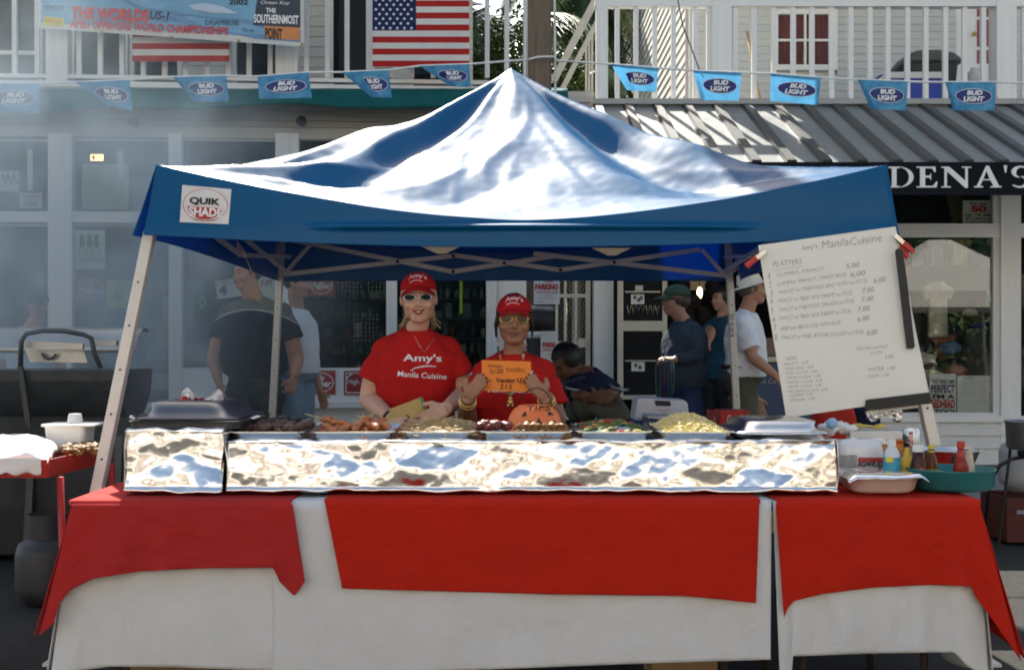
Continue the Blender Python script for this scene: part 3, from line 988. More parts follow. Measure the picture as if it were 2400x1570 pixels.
# frame: slanted legs, scissor trusses, braces
legs = {'fl': ((P(352, 545, 4.63), P(228, 1150, 4.45))), 'fr': ((P(2078, 545, 4.63), P(2207, 1130, 4.45))),
        'bl': ((P(661, 560, 7.6), P(637, 993, 7.75))), 'br': ((P(1705, 560, 7.6), P(1727, 975, 7.75)))}
feet = {}
for k, (a, b) in legs.items():
    d = (b-a); t = (0.0-a.z)/d.z if k[0] == 'f' else (0.15-a.z)/d.z
    foot = a + d*t
    feet[k] = foot
    lg = MB().bar(a, foot, 0.046, 0.046, up=(0, 1, 0)).build("leg", ALU, tent, bevel=0.004)
    MB().cbox(foot + Vector((0, 0, 0.006)), (0.11, 0.11, 0.012)).build("foot_plate", ALU, lg)
    for j in range(5):
        c = a.lerp(b, 0.2+0.17*j) + Vector((0, -0.0235, 0))
        MB().lathe([(0.005, -.001), (0.005, .001)], c, 8, M=Matrix.Rotation(R(90), 4, 'X')).build("pin_hole", BLACK, lg)
def truss(pts, w=0.026, d=0.014, off=0.0):
    for (a, b) in pts:
        MB().bar(a, b, w, d, up=(0, 1, 0)).build("truss_bar", ALU, tent)
Yb = 7.50
tb = [((668, 643), (1062, 600)), ((668, 560), (1062, 637)), ((1060, 637), (1300, 600)), ((1062, 598), (1314, 633)), ((1312, 633), (1640, 585)), ((1250, 594), (1700, 646))]
for i, (a, b) in enumerate(tb):
    MB().bar(P(*a, Yb + 0.018*(i % 2)), P(*b, Yb + 0.018*(i % 2)), 0.030, 0.014, up=(0, 1, 0)).build("truss_bar", ALU, tent)
for (a, b) in (((664, 645), (735, 566)), ((645, 560), (660, 640)), ((1645, 585), (1702, 650)), ((1702, 650), (1768, 588))):
    MB().bar(P(*a, Yb-0.03), P(*b, Yb-0.06), 0.026, 0.014, up=(0, 1, 0)).build("brace", ALU, tent)
for px, py in ((932, 613), (1062, 600), (1062, 637), (1182, 617), (1314, 633), (1440, 615)):
    MB().lathe([(0.012, -.012), (0.012, .012)], P(px, py, Yb-0.008), 8, M=Matrix.Rotation(R(90), 4, 'X')).build("pivot_bolt", BLACK, tent)
# side and front trusses under the roof
for sx in (0, 1):
    F0, B0 = legs['fl' if sx == 0 else 'fr'][0], legs['bl' if sx == 0 else 'br'][0]
    for k in range(2):
        p0 = F0.lerp(B0, 0.02+0.48*k); p1 = F0.lerp(B0, 0.02+0.48*(k+1))
        zt, zb_ = 1.87, 1.76
        ins = 0.05 if sx == 0 else -0.05
        for za, zb2, dx in ((zt, zb_, 0), (zb_, zt, 0.018)):
            MB().bar((p0.x+ins+dx, p0.y, za), (p1.x+ins+dx, p1.y, zb2), 0.026, 0.014, up=(1, 0, 0)).build("truss_bar", ALU, tent)
for k in range(2):
    x0, x1 = -1.45+1.5*k, 0.05+1.5*k
    for za, zb2, dy in ((1.88, 1.69, 0), (1.76, 1.735, 0.018)):
        if k: za, zb2 = zb2, za
        MB().bar((x0, 4.70+dy, za), (x1, 4.70+dy, zb2), 0.026, 0.014, up=(0, 1, 0)).build("truss_bar", ALU, tent)
for px, py in ((1033, 588), (1433, 592)):
    c = P(px, py, 4.72)
    MB().prism([c+Vector((-.085, 0, .02)), c+Vector((.085, 0, .02)), c+Vector((.02, 0, -.012)), c+Vector((-.015, 0, -.012))], (0, .01, 0)).build("bracket", mat("cream_plastic", (.72,.66,.48), .5), tent)
MB().bar((-0.02, 6.1, 2.0), (-0.02, 6.1, 2.72), .04, .04).build("centre_pole", ALU, tent)
# loose tie string under the left eave
jb = MB().bar(P(552, 568, 6.2), P(577, 600, 6.2), .024, .024, up=(0,1,0)).build("truss_joint", ALU, tent)
st = [P(575, 600, 6.2), P(584, 622, 6.2), P(596, 650, 6.2), P(606, 668, 6.2), P(607, 682, 6.2), P(598, 690, 6.2), P(592, 695, 6.2), P(603, 703, 6.2), P(612, 706, 6.2), P(606, 698, 6.2), P(594, 692, 6.2)]
MB().tube(st, 0.004, 5).build("tie_string", mat("tan_string", (.55,.42,.25), .9), tent)

# ------------------------------------------------------------------ tables and cloths
TZ = 0.735
tgrey = mat("grey_tabletop", (.35,.34,.32), .6)
def table(x0, x1, y0, y1, label, name="folding_table"):
    t = thing(name, label, "table", ((x0+x1)/2, (y0+y1)/2, 0))
    MB().box((x0, y0, TZ-.035), (x1, y1, TZ)).build("tabletop", tgrey, t, bevel=.008)
    for x in (x0+.12, x1-.12):
        for y in (y0+.08, y1-.08):
            MB().tube([(x, y, 0), (x, y, TZ-.036)], .014, 8).build("leg", mat("brown_steel", (.08,.06,.05), .5, .3), t, smooth=True)
    return t
table(-1.45, 0.835, 3.62, 4.34, "long folding table under the white and red cloths, left and middle")
table(0.86, 1.51, 3.62, 4.34, "short folding table under the cloth at the right end of stall")
table(0.80, 2.05, 5.15, 5.85, "rear folding table behind the menu board holding coolers and soda")

redc = cloth_mat("red_tablecloth", lin(190, 36, 18), 0.9, 0.05, bump=0.25, bs=500, var=0.05, wr=.22, ws=7)
redd = cloth_mat("faded_red_tablecloth", lin(176, 44, 42), 0.9, 0.05, bump=0.25, bs=500, var=0.05, wr=.22, ws=7)
whc = cloth_mat("white_tablecloth", (0.70, 0.70, 0.695), 0.9, 0.05, bump=0.25, bs=500, var=0.04, wr=.25, ws=6)

def interp(pts, u):
    for (a, b) in zip(pts[:-1], pts[1:]):
        if u <= b[0]:
            t = (u-a[0])/max(1e-9, b[0]-a[0])
            return [a[i]+(b[i]-a[i])*t for i in range(1, len(a))]
    return list(pts[-1][1:])

def cloth(name, label, m, xl, xr, left, right, hem, z, fwd, ripple=0.012, freq=9.0, seed=0.0, cat="tablecloth", group=None, yb=4.36, side=None):
    """front-hanging cloth. left/right: px of the lower corners' vertical borders; hem: (u, px, py) along the lower edge"""
    yf = 3.6 - fwd
    def fn(u, v):
        px = xl+(xr-xl)*u
        xt = (px-CX)*3.6/F
        if v < 0.2:
            y = yb + (yf+0.012-yb)*(v/0.2)
            return Vector((xt, y, z + 0.0015*nz((xt*6, y*6, seed))))
        if v < 0.26:
            a = (v-0.2)/0.06*math.pi/2
            return Vector((xt, yf+0.012-0.012*math.sin(a), z-0.012*(1-math.cos(a))))
        t = (v-0.26)/0.74
        hx, hy = interp(hem, u)
        pxx = px + (hx-px)*t
        crz = .0075*nz((px*.018, hy*.0+t*3.2, seed+5)) + .0050*abs(nz((px*.03+t*2, t*5.0, seed+8))) + .0016*nz((px*.09, t*13, seed))
        rp = crz*min(1, t*6) + ripple*t**0.8*(math.sin(u*freq*2*math.pi/1.0 + seed + 1.4*nz((u*4, t, seed)))*0.6 + 0.8*nz((u*6, t*1.2, seed+2)))
        # flared cloth hangs forward a little
        y = yf - 0.012 - 0.02*t - rp - fwd*0.3 - 0.05*t*max(0.0, abs(hx-px)/90.0 - 0.3)
        ztop = z-0.012
        zb = H-(hy-HY)*y/F
        zz = ztop + (zb-ztop)*t
        return Vector(((pxx-CX)*y/F, y, zz + 0.0))
    mb = MB().sheet(110, 60, fn, -0.0025)
    if side:
        for (sx, out, zend, y_end) in side:
            e0 = [fn(0.0 if sx < 0 else 1.0, 0.26+0.74*k/30) for k in range(31)]
            def sf(u, v, e0=e0, sx=sx, out=out, zend=zend, y_end=y_end):
                k = min(30, int(v*30)); a = e0[k] if k == 30 else e0[k].lerp(e0[k+1], v*30-k)
                zt = a.z
                zz = z-0.012 + (zend-(z-0.012))*v
                far = Vector((e0[0].x + sx*out*v, y_end, zz))
                p = a.lerp(far, u)
                p.x += sx*0.02*math.sin(u*9+1)*v
                return p
            mb.sheet(30, 30, sf, 0.0025 if sx < 0 else -0.0025)
    return mb.build(name, m, None, smooth=True, label=label, cat=cat, group=group)

cloth("tablecloth", "long white tablecloth hanging below red cloth at the left end of stall", whc, 170, 660, None, None,
      [(0, 118, 1590), (.12, 190, 1570), (.25, 260, 1561), (.6, 420, 1563), (1, 648, 1572)], TZ+.004, 0.0, 0.012, 3.0, 1.0, side=[(-1, .06, .05, 4.30)])
cloth("tablecloth", "wide white tablecloth hanging below the middle red cloth", whc, 640, 1808, None, None,
      [(0, 640, 1585), (.35, 1050, 1572), (.7, 1450, 1556), (.97, 1800, 1545), (1, 1806, 1546)], TZ+.007, 0.006, 0.012, 4.0, 2.0)
cloth("tablecloth", "white tablecloth hanging below the right red cloth", whc, 1812, 2292, None, None,
      [(0, 1830, 1640), (.06, 1852, 1600), (.085, 1858, 1536), (.12, 1868, 1537), (.5, 2060, 1530), (.88, 2236, 1528), (.93, 2268, 1560), (1, 2318, 1590)], TZ+.004, 0.003, 0.016, 5.0, 4.2, side=[(1, .05, .10, 4.30)])
cloth("tablecloth", "faded red cloth with a corner hanging down at the left end of stall", redd, 168, 686, None, None,
      [(0, 92, 1490), (.035, 125, 1460), (.07, 140, 1412), (.10, 165, 1382), (.2, 215, 1356), (.35, 330, 1338), (.6, 480, 1331), (.86, 640, 1330), (.875, 648, 1345), (.90, 655, 1362), (.96, 690, 1397), (1, 714, 1362)], TZ+.011, 0.026, 0.012, 5.0, 0.3, side=[(-1, .12, .42, 4.30)])
cloth("tablecloth", "bright red cloth over the middle of the long table", redc, 762, 1780, None, None,
      [(0, 802, 1378), (.02, 812, 1379), (.5, 1290, 1392), (.8, 1600, 1396), (.9, 1680, 1403), (1, 1772, 1413)], TZ+.014, 0.016, 0.009, 7.0, 2.3)
cloth("tablecloth", "bright red cloth with a long pointed corner at the right end of stall", redc, 1818, 2296, None, None,
      [(0, 1838, 1446), (.03, 1846, 1425), (.06, 1860, 1408), (.2, 1930, 1391), (.45, 2050, 1376), (.7, 2180, 1370), (.86, 2278, 1374), (.875, 2286, 1395), (.92, 2318, 1440), (.97, 2368, 1512), (1, 2394, 1548)], TZ+.011, 0.012, 0.012, 6.0, 3.1, side=[(1, .10, .40, 4.30)])
ZT = TZ + 0.017

# ------------------------------------------------------------------ crumpled foil boxes
def hsh(i, j, k):
    n = (i*374761393 + j*668265263 + k*1442695041) & 0xffffffff
    n = ((n ^ (n >> 13))*1274126177) & 0xffffffff
    return ((n ^ (n >> 16)) & 0xffff)/65535.0*2-1
def tri(x, y, k):
    """piecewise linear random relief with straight creases"""
    s = (x+y)*0.3660254; xs, ys = x+s, y+s
    i, j = math.floor(xs), math.floor(ys)
    fx, fy = xs-i, ys-j
    a = hsh(i, j, k); c = hsh(i+1, j+1, k)
    if fx > fy:
        b = hsh(i+1, j, k); return a + (b-a)*fx + (c-b)*fy
    b = hsh(i, j+1, k); return a + (b-a)*fy + (c-b)*fx
def crumple(x, z, k):
    wx = x + 0.02*noise.noise(Vector((x*4, z*4, k))); wz = z + 0.012*noise.noise(Vector((x*4, z*5, k+7)))
    return 0.012*tri(wx/0.20, wz/0.12, k) + 0.0042*tri(wx/0.075+3, wz/0.055, k+1) + 0.0017*tri(wx/0.034, wz/0.028, k+2) + 0.0005*tri(wx/0.015, wz/0.013, k+3)
foil = mat("aluminium_foil", (0.88, 0.87, 0.86), 0.185, 1.0, 0.03, 9, 0.03, 60)
def foil_box(name, label, x0, x1, y0, y1, z0, z1, k):
    mb = MB()
    st = 0.0055
    def relief(p, n, kk):
        e = 1.0
        if n == 'f':
            d = crumple(p.x, p.z, kk); lift = min(1, (p.z-z0)/0.03)
            p.y -= d + 0.006 - (p.z-z0)*0.17
            if p.z - z0 < 0.012: p.z += 0.006*(tri(p.x/0.08, 0, kk+9)+0.6); p.y -= 0.012*(0.5+0.5*tri(p.x/.11, 1, kk+4))
            if z1 - p.z < 0.01: p.z += 0.007*tri(p.x/0.05, 3, kk+5)
        elif n == 't':
            p.z += crumple(p.x, p.y, kk)*0.5
        else:
            p.x += crumple(p.y, p.z, kk)*(-1 if n == 'l' else 1)*0.7
        return p
    nx, nzv, ny = int((x1-x0)/st), int((z1-z0)/st), int((y1-y0)/(st*2))
    # one wrapped sheet: front, then top
    mb.sheet(nx, nzv, lambda u, v: relief(Vector((x0+(x1-x0)*u, y0, z0+(z1-z0)*v)), 'f', k), 0.001)
    mb.sheet(nx//2, ny, lambda u, v: relief(Vector((x0+(x1-x0)*u, y0-0.004+(y1-y0)*v, z1-0.004)), 't', k+20), 0.001)
    mb.sheet(ny, nzv, lambda u, v: relief(Vector((x0, y1+(y0-y1)*u, z0+(z1-z0)*v)), 'l', k+40), 0.001)
    mb.sheet(ny, nzv, lambda u, v: relief(Vector((x1, y0+(y1-y0)*u, z0+(z1-z0)*v)), 'r', k+60), 0.001)
    mb.sheet(nx//4, nzv//2, lambda u, v: Vector((x1+(x0-x1)*u, y1, z0+(z1-z0)*v)), 0.001)
    return mb.build(name, foil, None, smooth=True, label=label, cat="foil box")
YFB = 3.69
fx = lambda px, Y=YFB: (px-CX)*Y/F
foil_box("foil_box", "small foil wrapped box under the dark chafing lid", fx(292), fx(521), YFB, 4.25, ZT+.003, 0.968, 11)
foil_box("foil_box", "long foil wrapped counter box carrying the food trays", fx(530), fx(1962), YFB, 4.25, ZT+.003, 0.932, 31)
# ------------------------------------------------------------------ food and props on the counter
def rrect(cx, cy, hx, hy, r, z, n=5):
    pts = []
    for qx, qy, a0 in ((1,1,0),(-1,1,90),(-1,-1,180),(1,-1,270)):
        for i in range(n+1):
            a = R(a0+90*i/n)
            pts.append(Vector((cx+qx*(hx-r)+r*math.cos(a), cy+qy*(hy-r)+r*math.sin(a), z)))
    return pts
ZB = 0.938     # top of the long foil box
def pan(name, label, x0, x1, y0, y1, z, m, rim=.012, h=.055):
    cx, cy, hx, hy = (x0+x1)/2, (y0+y1)/2, (x1-x0)/2, (y1-y0)/2
    mb = MB()
    rings = [rrect(cx, cy, hx-.03, hy-.03, .03, z), rrect(cx, cy, hx-.014, hy-.014, .03, z+h), rrect(cx, cy, hx, hy, .03, z+h),
             rrect(cx, cy, hx, hy, .03, z+h-.006), rrect(cx, cy, hx-.011, hy-.011, .03, z+h-.006)]
    rings = [rrect(cx, cy, hx-.028, hy-.028, .03, z), rrect(cx, cy, hx-.012, hy-.012, .03, z+h-.004), rrect(cx, cy, hx, hy, .035, z+h-.004),
             rrect(cx, cy, hx, hy, .035, z+h), rrect(cx, cy, hx-.016, hy-.016, .03, z+h), rrect(cx, cy, hx-.034, hy-.034, .03, z+.006)]
    mb.loft(rings)
    return mb.build(name, m, None, smooth=False, bevel=0, label=label, cat="food tray")
px_at = lambda px, Y: (px-CX)*Y/F
trays = [(532, 716, "steel tray of dark grilled meat skewers beside the dark lid"), (719, 928, "steel tray of orange shrimp skewers left of the noodles"),
         (933, 1116, "steel tray heaped with pale noodles in front of the vendors"), (1120, 1345, "steel tray of brown fried rolls in front of the pumpkin pail"),
         (1349, 1535, "steel tray of green vegetables right of the pumpkin pail"), (1541, 1728, "steel tray heaped with yellow fried rice next to the silver lid")]
TY0, TY1 = 3.76, 4.22
TR = []
for a, b, lab in trays:
    x0, x1 = px_at(a, TY0), px_at(b, TY0)
    pan("food_tray", lab, x0+.003, x1-.003, TY0, TY1, ZB-.028, STEEL, h=.045)
    TR.append((x0+.02, x1-.02))
ZR = ZB+.017
def lump(mb, c, r, k, sq=(1,1,1), nu=9, nv=6, mi=0, amp=.25):
    m2 = MB().ell((0,0,0), 1.0, nu, nv)
    vs = []
    for v in m2.v:
        v = Vector(v); d = 1+amp*noise.noise(v*1.7+Vector((k*3.1, k, -k)))
        vs.append(Vector(c)+Vector((v.x*sq[0], v.y*sq[1], v.z*sq[2]))*r*d)
    mb.add(vs, m2.f, mi)
meat = mat("dark_grilled_meat", (0.075, 0.03, 0.014), 0.35, 0, 0.6, 60, 0.6, 160, spec=.6)
shr = mat("glazed_shrimp", (0.42, 0.13, 0.03), 0.35, 0, 0.5, 60, 0.4, 150, spec=.6)
wood = mat("bamboo_stick", (0.55, 0.40, 0.20), 0.7)
def skewer(name, label, group, c, ang, tilt, m, r, n, seed, L=.20, stick_dir=1):
    t = thing(name, label, "skewer", c, group)
    d = Vector((math.sin(ang), math.cos(ang)*math.cos(tilt), math.sin(tilt)))
    c = Vector(c)
    MB().tube([c-d*.05, c+d*L], .0022, 5).build("stick", wood, t)
    mb = MB()
    for i in range(n):
        p = c + d*(-.035+i*r*1.5)
        lump(mb, p + Vector((0, 0, .003*math.sin(i*2+seed))), r, seed+i*1.3, (1.05, .85, .75), 9, 6)
    mb.build("meat", m, t, smooth=True)
r2 = random.Random(3)
for i in range(16):
    x = TR[0][0]+.02+(TR[0][1]-TR[0][0]-.04)*((i*0.618) % 1)
    lay = i//8
    skewer("meat_skewer", "dark grilled meat skewer in the tray beside the dark lid", "dark meat skewers", (x, TY0+.05+.10*r2.random(), ZR-.012+lay*.018), r2.uniform(-.35,.35), r2.uniform(0,.10), meat, r2.uniform(.015,.021), 6, i)
dark_pile = MB()
for i in range(26):
    lump(dark_pile, (px_at(655, 4.05)+r2.gauss(0,.035), 4.05+r2.gauss(0,.03), ZR+.006+min(.022, abs(r2.gauss(0,.012)))), r2.uniform(.014,.024), i*.7, (1.2,1,.7))
dark_pile.build("charred_meat_pile", mat("charred_meat", (.022,.017,.016), .5, 0, .5, 50, .5, 150), None, smooth=True, label="heap of nearly black charred meat at the back of the meat tray", cat="food")
for i in range(18):
    x = TR[1][0]+.03+(TR[1][1]-TR[1][0]-.06)*((i*0.618+.3) % 1)
    lay = i//7
    skewer("shrimp_skewer", "orange glazed shrimp skewer in the tray left of the noodles", "shrimp skewers", (x, TY0+.06+.13*r2.random(), ZR-.012+lay*.015), r2.uniform(-.9,.5), r2.uniform(0,.22), shr, r2.uniform(.011,.016), 6, i+40, L=.19)
# loose skewer sticks poking up at the left of the shrimp tray
for (a, b) in (((728, 1008), (735, 985)), ((735, 992), (770, 1010)), ((755, 1000), (785, 975)), ((770, 998), (790, 980)), ((855, 1000), (850, 968)), ((865, 1000), (872, 975)), ((858, 998), (842, 978))):
    MB().tube([P(*a, 3.98), P(*b, 4.03)], .0018, 5).build("bamboo_stick", wood, None, label="bare bamboo skewer stick poking out of the shrimp tray", cat="stick", group="bare sticks in the shrimp tray")
# noodles
nood = mat("pale_rice_noodle", (0.50, 0.36, 0.17), 0.5, 0, 0.2, 30, spec=.5)
mb = MB()
x0, x1 = TR[2]
mb.grid(24, 14, lambda u, v: Vector((x0+(x1-x0)*u, TY0+.02+(TY1-TY0-.05)*v, ZR-.014+.045*math.sin(math.pi*min(1,u*1.15))**.8*math.sin(math.pi*v)**.6*min(1, .35+u))))
for i in range(330):
    u, v = r2.random(), r2.random()
    h = .046*math.sin(math.pi*min(1,u*1.1+.02))**.8*math.sin(math.pi*v)**.6*min(1, .35+u)
    c = Vector((x0+(x1-x0)*u, TY0+.025+(TY1-TY0-.06)*v, ZR-.012+h))
    a = r2.uniform(0, 6.28); pts = []
    for k in range(6):
        a += r2.uniform(-.9,.9)
        c = c + Vector((math.cos(a)*.012, math.sin(a)*.012, r2.uniform(-.004,.0045)))
        pts.append(c.copy())
    mb.tube(pts, .0017, 4)
mb.build("noodles", nood, None, smooth=True, label="heap of pale thin noodles in the tray before the vendors", cat="noodles", kind="stuff")
# tongs lying in the noodle tray
tg = thing("serving_tongs", "dark wooden serving tongs resting on the left rim of noodle tray", "tongs", P(935, 1025, 3.85))
for k in (0, 1):
    MB().bar(P(925+3*k, 1022+2*k, 3.80), P(990, 996+4*k, 4.0), .014, .006).build("arm", mat("brown_wood", (.16,.08,.04), .6, 0, .3, 20), tg, bevel=.002)
# fried rolls: crisp brown cylinders, charred open ends to the front
roll = mat("fried_roll_pastry", (0.20, 0.085, 0.025), 0.4, 0, 0.45, 45, 0.3, 120)
rend = mat("fried_roll_end", (0.24, 0.12, 0.035), 0.6, 0, 0.85, 90, 0.6, 160)
rm = MB()
n = 10
prof = [(0.004, .006), (.0105, .001), (.0145, -.002), (.0155, .004), (.0155, .02), (.016, .05), (.015, .095), (.010, .10)]
vs = []
for rr, y in prof:
    for j in range(n):
        a = 2*math.pi*j/n
        w = 1+.08*math.sin(3*a+y*40)
        vs.append((rr*math.cos(a)*w, y, rr*math.sin(a)*w))
fs = [(i*n+j, (i+1)*n+j, (i+1)*n+(j+1)%n, i*n+(j+1)%n) for i in range(len(prof)-1) for j in range(n)]
rm.add(vs, fs); rm.add([], [])
rm.f.append(tuple(range(n))); rm.m.append(1)
rm.f.append(tuple((len(prof)-1)*n+j for j in range(n-1,-1,-1))); rm.m.append(0)
for q in range(len(fs)):
    if q < 2*n: rm.m[q] = 1
rm = rm.mesh("fried_roll", [roll, rend], None, True)
for row in range(2):
    for i in range(13):
        x = px_at(1212, 3.80) + i*.0152*1.42 + row*.010
        if x > TR[3][1]: continue
        o = bpy.data.objects.new("fried_roll", rm); COL.objects.link(o)
        o.location = (x, TY0+.018+row*.02+r2.uniform(-.004,.006), ZR-.010+row*.020)
        o.rotation_euler = (r2.uniform(-.06,.06)+.12, r2.uniform(0,6.28), r2.uniform(-.12,.12))
        tag(o, "brown fried roll in the tray in front of the pumpkin pail", "fried roll", "fried rolls in the tray")
mb = MB()
for i in range(34):
    lump(mb, (px_at(1160, 3.85)+r2.uniform(-.055,.055), TY0+.04+.1*r2.random(), ZR+.004+.022*r2.random()), r2.uniform(.010,.018), i, (1.2,1,.8))
mb.build("glazed_meat", mat("dark_red_glazed_meat", (.13,.025,.015), .3, 0, .6, 50, .4, 150), None, smooth=True, label="small heap of dark red glazed meat left of the fried rolls", cat="food")
# vegetables
vg = [mat("green_beans", (0.06,.11,.02), .5, 0, .4, 50), mat("yellow_vegetable", (.42,.34,.06), .5, 0, .3, 50), mat("red_pepper", (.42,.03,.015), .4, 0, .2, 50), mat("dark_leaf", (.02,.045,.015), .5, 0, .3, 50)]
x0, x1 = TR[4]
mb = MB()
for i in range(260):
    u, v = r2.random(), r2.random()
    h = .032*math.sin(math.pi*u)**.7*math.sin(math.pi*v)**.6
    lump(mb, (x0+(x1-x0)*u, TY0+.03+(TY1-TY0-.07)*v, ZR-.012+h+r2.uniform(-.004,.008)), r2.uniform(.007,.013), i*.9, (1.4,.9,.5), 6, 4, r2.choices((0,1,2,3), (6,2,1,5))[0])
mb.build("mixed_vegetables", vg, None, smooth=False, label="heap of mixed green vegetables in the tray right of the pumpkin", cat="vegetables", kind="stuff")
# fried rice
ricem = [mat("yellow_fried_rice", (0.68,.56,.22), .55, 0, .15, 40), mat("white_cabbage_bits", (.74,.70,.48), .5, 0, .1, 40)]
x0, x1 = TR[5]
mb = MB()
hr = lambda u, v: .052*math.sin(math.pi*u)**.9*math.sin(math.pi*v)**.6
mb.grid(20, 14, lambda u, v: Vector((x0+(x1-x0)*u, TY0+.02+(TY1-TY0-.05)*v, ZR-.014+hr(u, v))))
for i in range(1500):
    u, v = r2.random(), r2.random()**1.3
    c = Vector((x0+(x1-x0)*u, TY0+.025+(TY1-TY0-.06)*v, ZR-.011+hr(u, v)+r2.uniform(-.002,.005)))
    s = r2.uniform(.003,.0065)
    M = Euler((r2.uniform(0,6), r2.uniform(0,6), r2.uniform(0,6))).to_matrix()
    mb.box((-s*1.5,-s*.6,-s*.5), (s*1.5,s*.6,s*.5), r2.choices((0,1),(4,1))[0], Matrix.Translation(c) @ M.to_4x4())
mb.build("fried_rice", ricem, None, smooth=False, label="heap of yellow fried rice in the tray beside the silver lid", cat="rice", kind="stuff")
# dark serving spoons at the vegetable and rice trays
def spoon(label, a, b, ya, yb):
    t = thing("serving_spoon", label, "spoon", P(*a, ya))
    MB().bar(P(*a, ya), P(*b, yb), .016, .007).build("handle", BLACK, t, bevel=.002)
    MB().ell(P(*b, yb), (.03, .03, .008), 10, 6).build("bowl", BLACK, t, smooth=True)
spoon("black serving spoon reaching from the vegetables towards the rice", (1478, 995), (1560, 1022), 4.15, 3.95)
spoon("black serving spoon sloping off the rice tray beside the silver lid", (1762, 1042), (1690, 1005), 3.74, 4.0)

# chafing lids
def lid(name, label, px0, px1, pt0, pt1, yrim, ytop, Yc, hy, m, z0=None, handle=True):
    """rounded rectangular cover; px0/px1 rim, pt0/pt1 top"""
    Yf = Yc-hy
    x0, x1 = px_at(px0, Yf), px_at(px1, Yf)
    a0, a1 = px_at(pt0, Yf+.06), px_at(pt1, Yf+.06)
    zr = H-(yrim-HY)*Yf/F; zt = H-(ytop-HY)*(Yf+.06)/F
    if z0 is not None: zr, zt = z0, zt
    cx, hx = (x0+x1)/2, (x1-x0)/2; cxt, hxt = (a0+a1)/2, (a1-a0)/2
    t = thing(name, label, "lid", (cx, Yc, zr))
    mb = MB()
    mb.loft([rrect(cx, Yc, hx, hy, .04, zr), rrect(cx, Yc, hx, hy, .04, zr+.006), rrect(cx, Yc, hx-.022, hy-.022, .045, zr+.008),
             rrect(cx*.6+cxt*.4, Yc, hx*.55+hxt*.45-.02, hy-.035, .05, zr+(zt-zr)*.55), rrect(cxt, Yc, hxt+.006, hy-.055, .05, zr+(zt-zr)*.9), rrect(cxt, Yc, hxt-.012, hy-.075, .05, zt), rrect(cxt, Yc, hxt-.05, hy-.11, .04, zt+.002)])
    mb.build("cover", m, t, smooth=True)
    return t, cxt, zt, Yf
gunm = mat("dark_pewter_lid", (0.16, 0.165, 0.17), 0.32, 0.8, 0.1, 12)
t, cxt, zt, Yf = lid("chafing_dish_cover", "dark grey chafing dish lid with a plastic bag on top", 316, 556, 350, 512, 997, 941, 3.99, .22, gunm, z0=.995)
# its dark water pan with side handles
wp = thing("chafing_pan", "black chafing pan with side handles on the small foil box", "chafing pan", (px_at(430, 3.95), 3.98, .965))
cxp = px_at(434, 3.76)
MB().loft([rrect(cxp, 3.985, .19, .235, .04, .965), rrect(cxp, 3.985, .195, .235, .04, .986), rrect(cxp, 3.985, .20, .24, .04, .992)]).build("pan", BLACK, wp, smooth=False)
for sx in (-1, 1):
    c = Vector((cxp+sx*.198, 3.86, .990))
    MB().tube([c, c+Vector((sx*.022, -.004, .008)), c+Vector((sx*.03, .05, .008)), c+Vector((sx*.022, .10, .008)), c+Vector((0, .11, 0))], .007, 8).build("handle", STEEL, wp, smooth=True)
t, cxt, zt, Yf = lid("chafing_dish_cover", "shiny silver chafing dish lid right of the fried rice", 1724, 1946, 1752, 1915, 1031, 985, 3.98, .215, STEEL, z0=.945)
# crumpled plastic bag on the dark lid
film = mat("thin_white_plastic_film", (.74,.72,.70), .35, 0, .1, 30, .3, 60)
MATS["thin_white_plastic_film"] = film
redp = mat("red_print_plastic", (.45,.04,.03), .4, 0, .1, 30)
bag = thing("plastic_bag", "crumpled white and red plastic bag on the dark lid", "plastic bag", P(470, 941, 3.97))
def bagpart(pts, th, m, Y, sd):
    mb = MB()
    n = len(pts)
    def f(u, v):
        k = u*(n-1); i = min(n-2, int(k)); t_ = k-i
        (xa, ya, yb_), (xb, yc, yd) = pts[i], pts[i+1]
        x = xa+(xb-xa)*t_; y0 = ya+(yc-ya)*t_; y1 = yb_+(yd-yb_)*t_
        yy = y0+(y1-y0)*v
        Y2 = Y + .03*math.sin(u*7+sd)*.5 + .012*noise.noise(Vector((u*5, v*4, sd)))
        return P(x, yy, Y2)
    mb.sheet(24, 14, f, th)
    return mb
bagpart([(421, 938, 946), (428, 916, 946), (438, 908, 946), (448, 915, 946), (458, 930, 946), (475, 934, 946)], -.002, film, 3.93, 1.0).build("bag_film", film, bag, smooth=True)
bagpart([(470, 936, 946), (490, 932, 946), (505, 918, 946), (514, 911, 946), (520, 918, 946), (523, 944, 946)], -.002, film, 3.94, 2.2).build("bag_film", film, bag, smooth=True)
bagpart([(420, 930, 945), (430, 928, 946), (445, 932, 946), (460, 934, 946), (478, 933, 946)], -.002, redp, 3.915, 3.0).build("print_panel", redp, bag, smooth=True)
for x in (441, 456):
    bagpart([(x, 931, 944), (x+4, 930, 945), (x+7, 932, 945)], -.001, BLACK, 3.91, 1).build("print_bar", mat("dark_red_print", (.12,.01,.01), .5), bag)

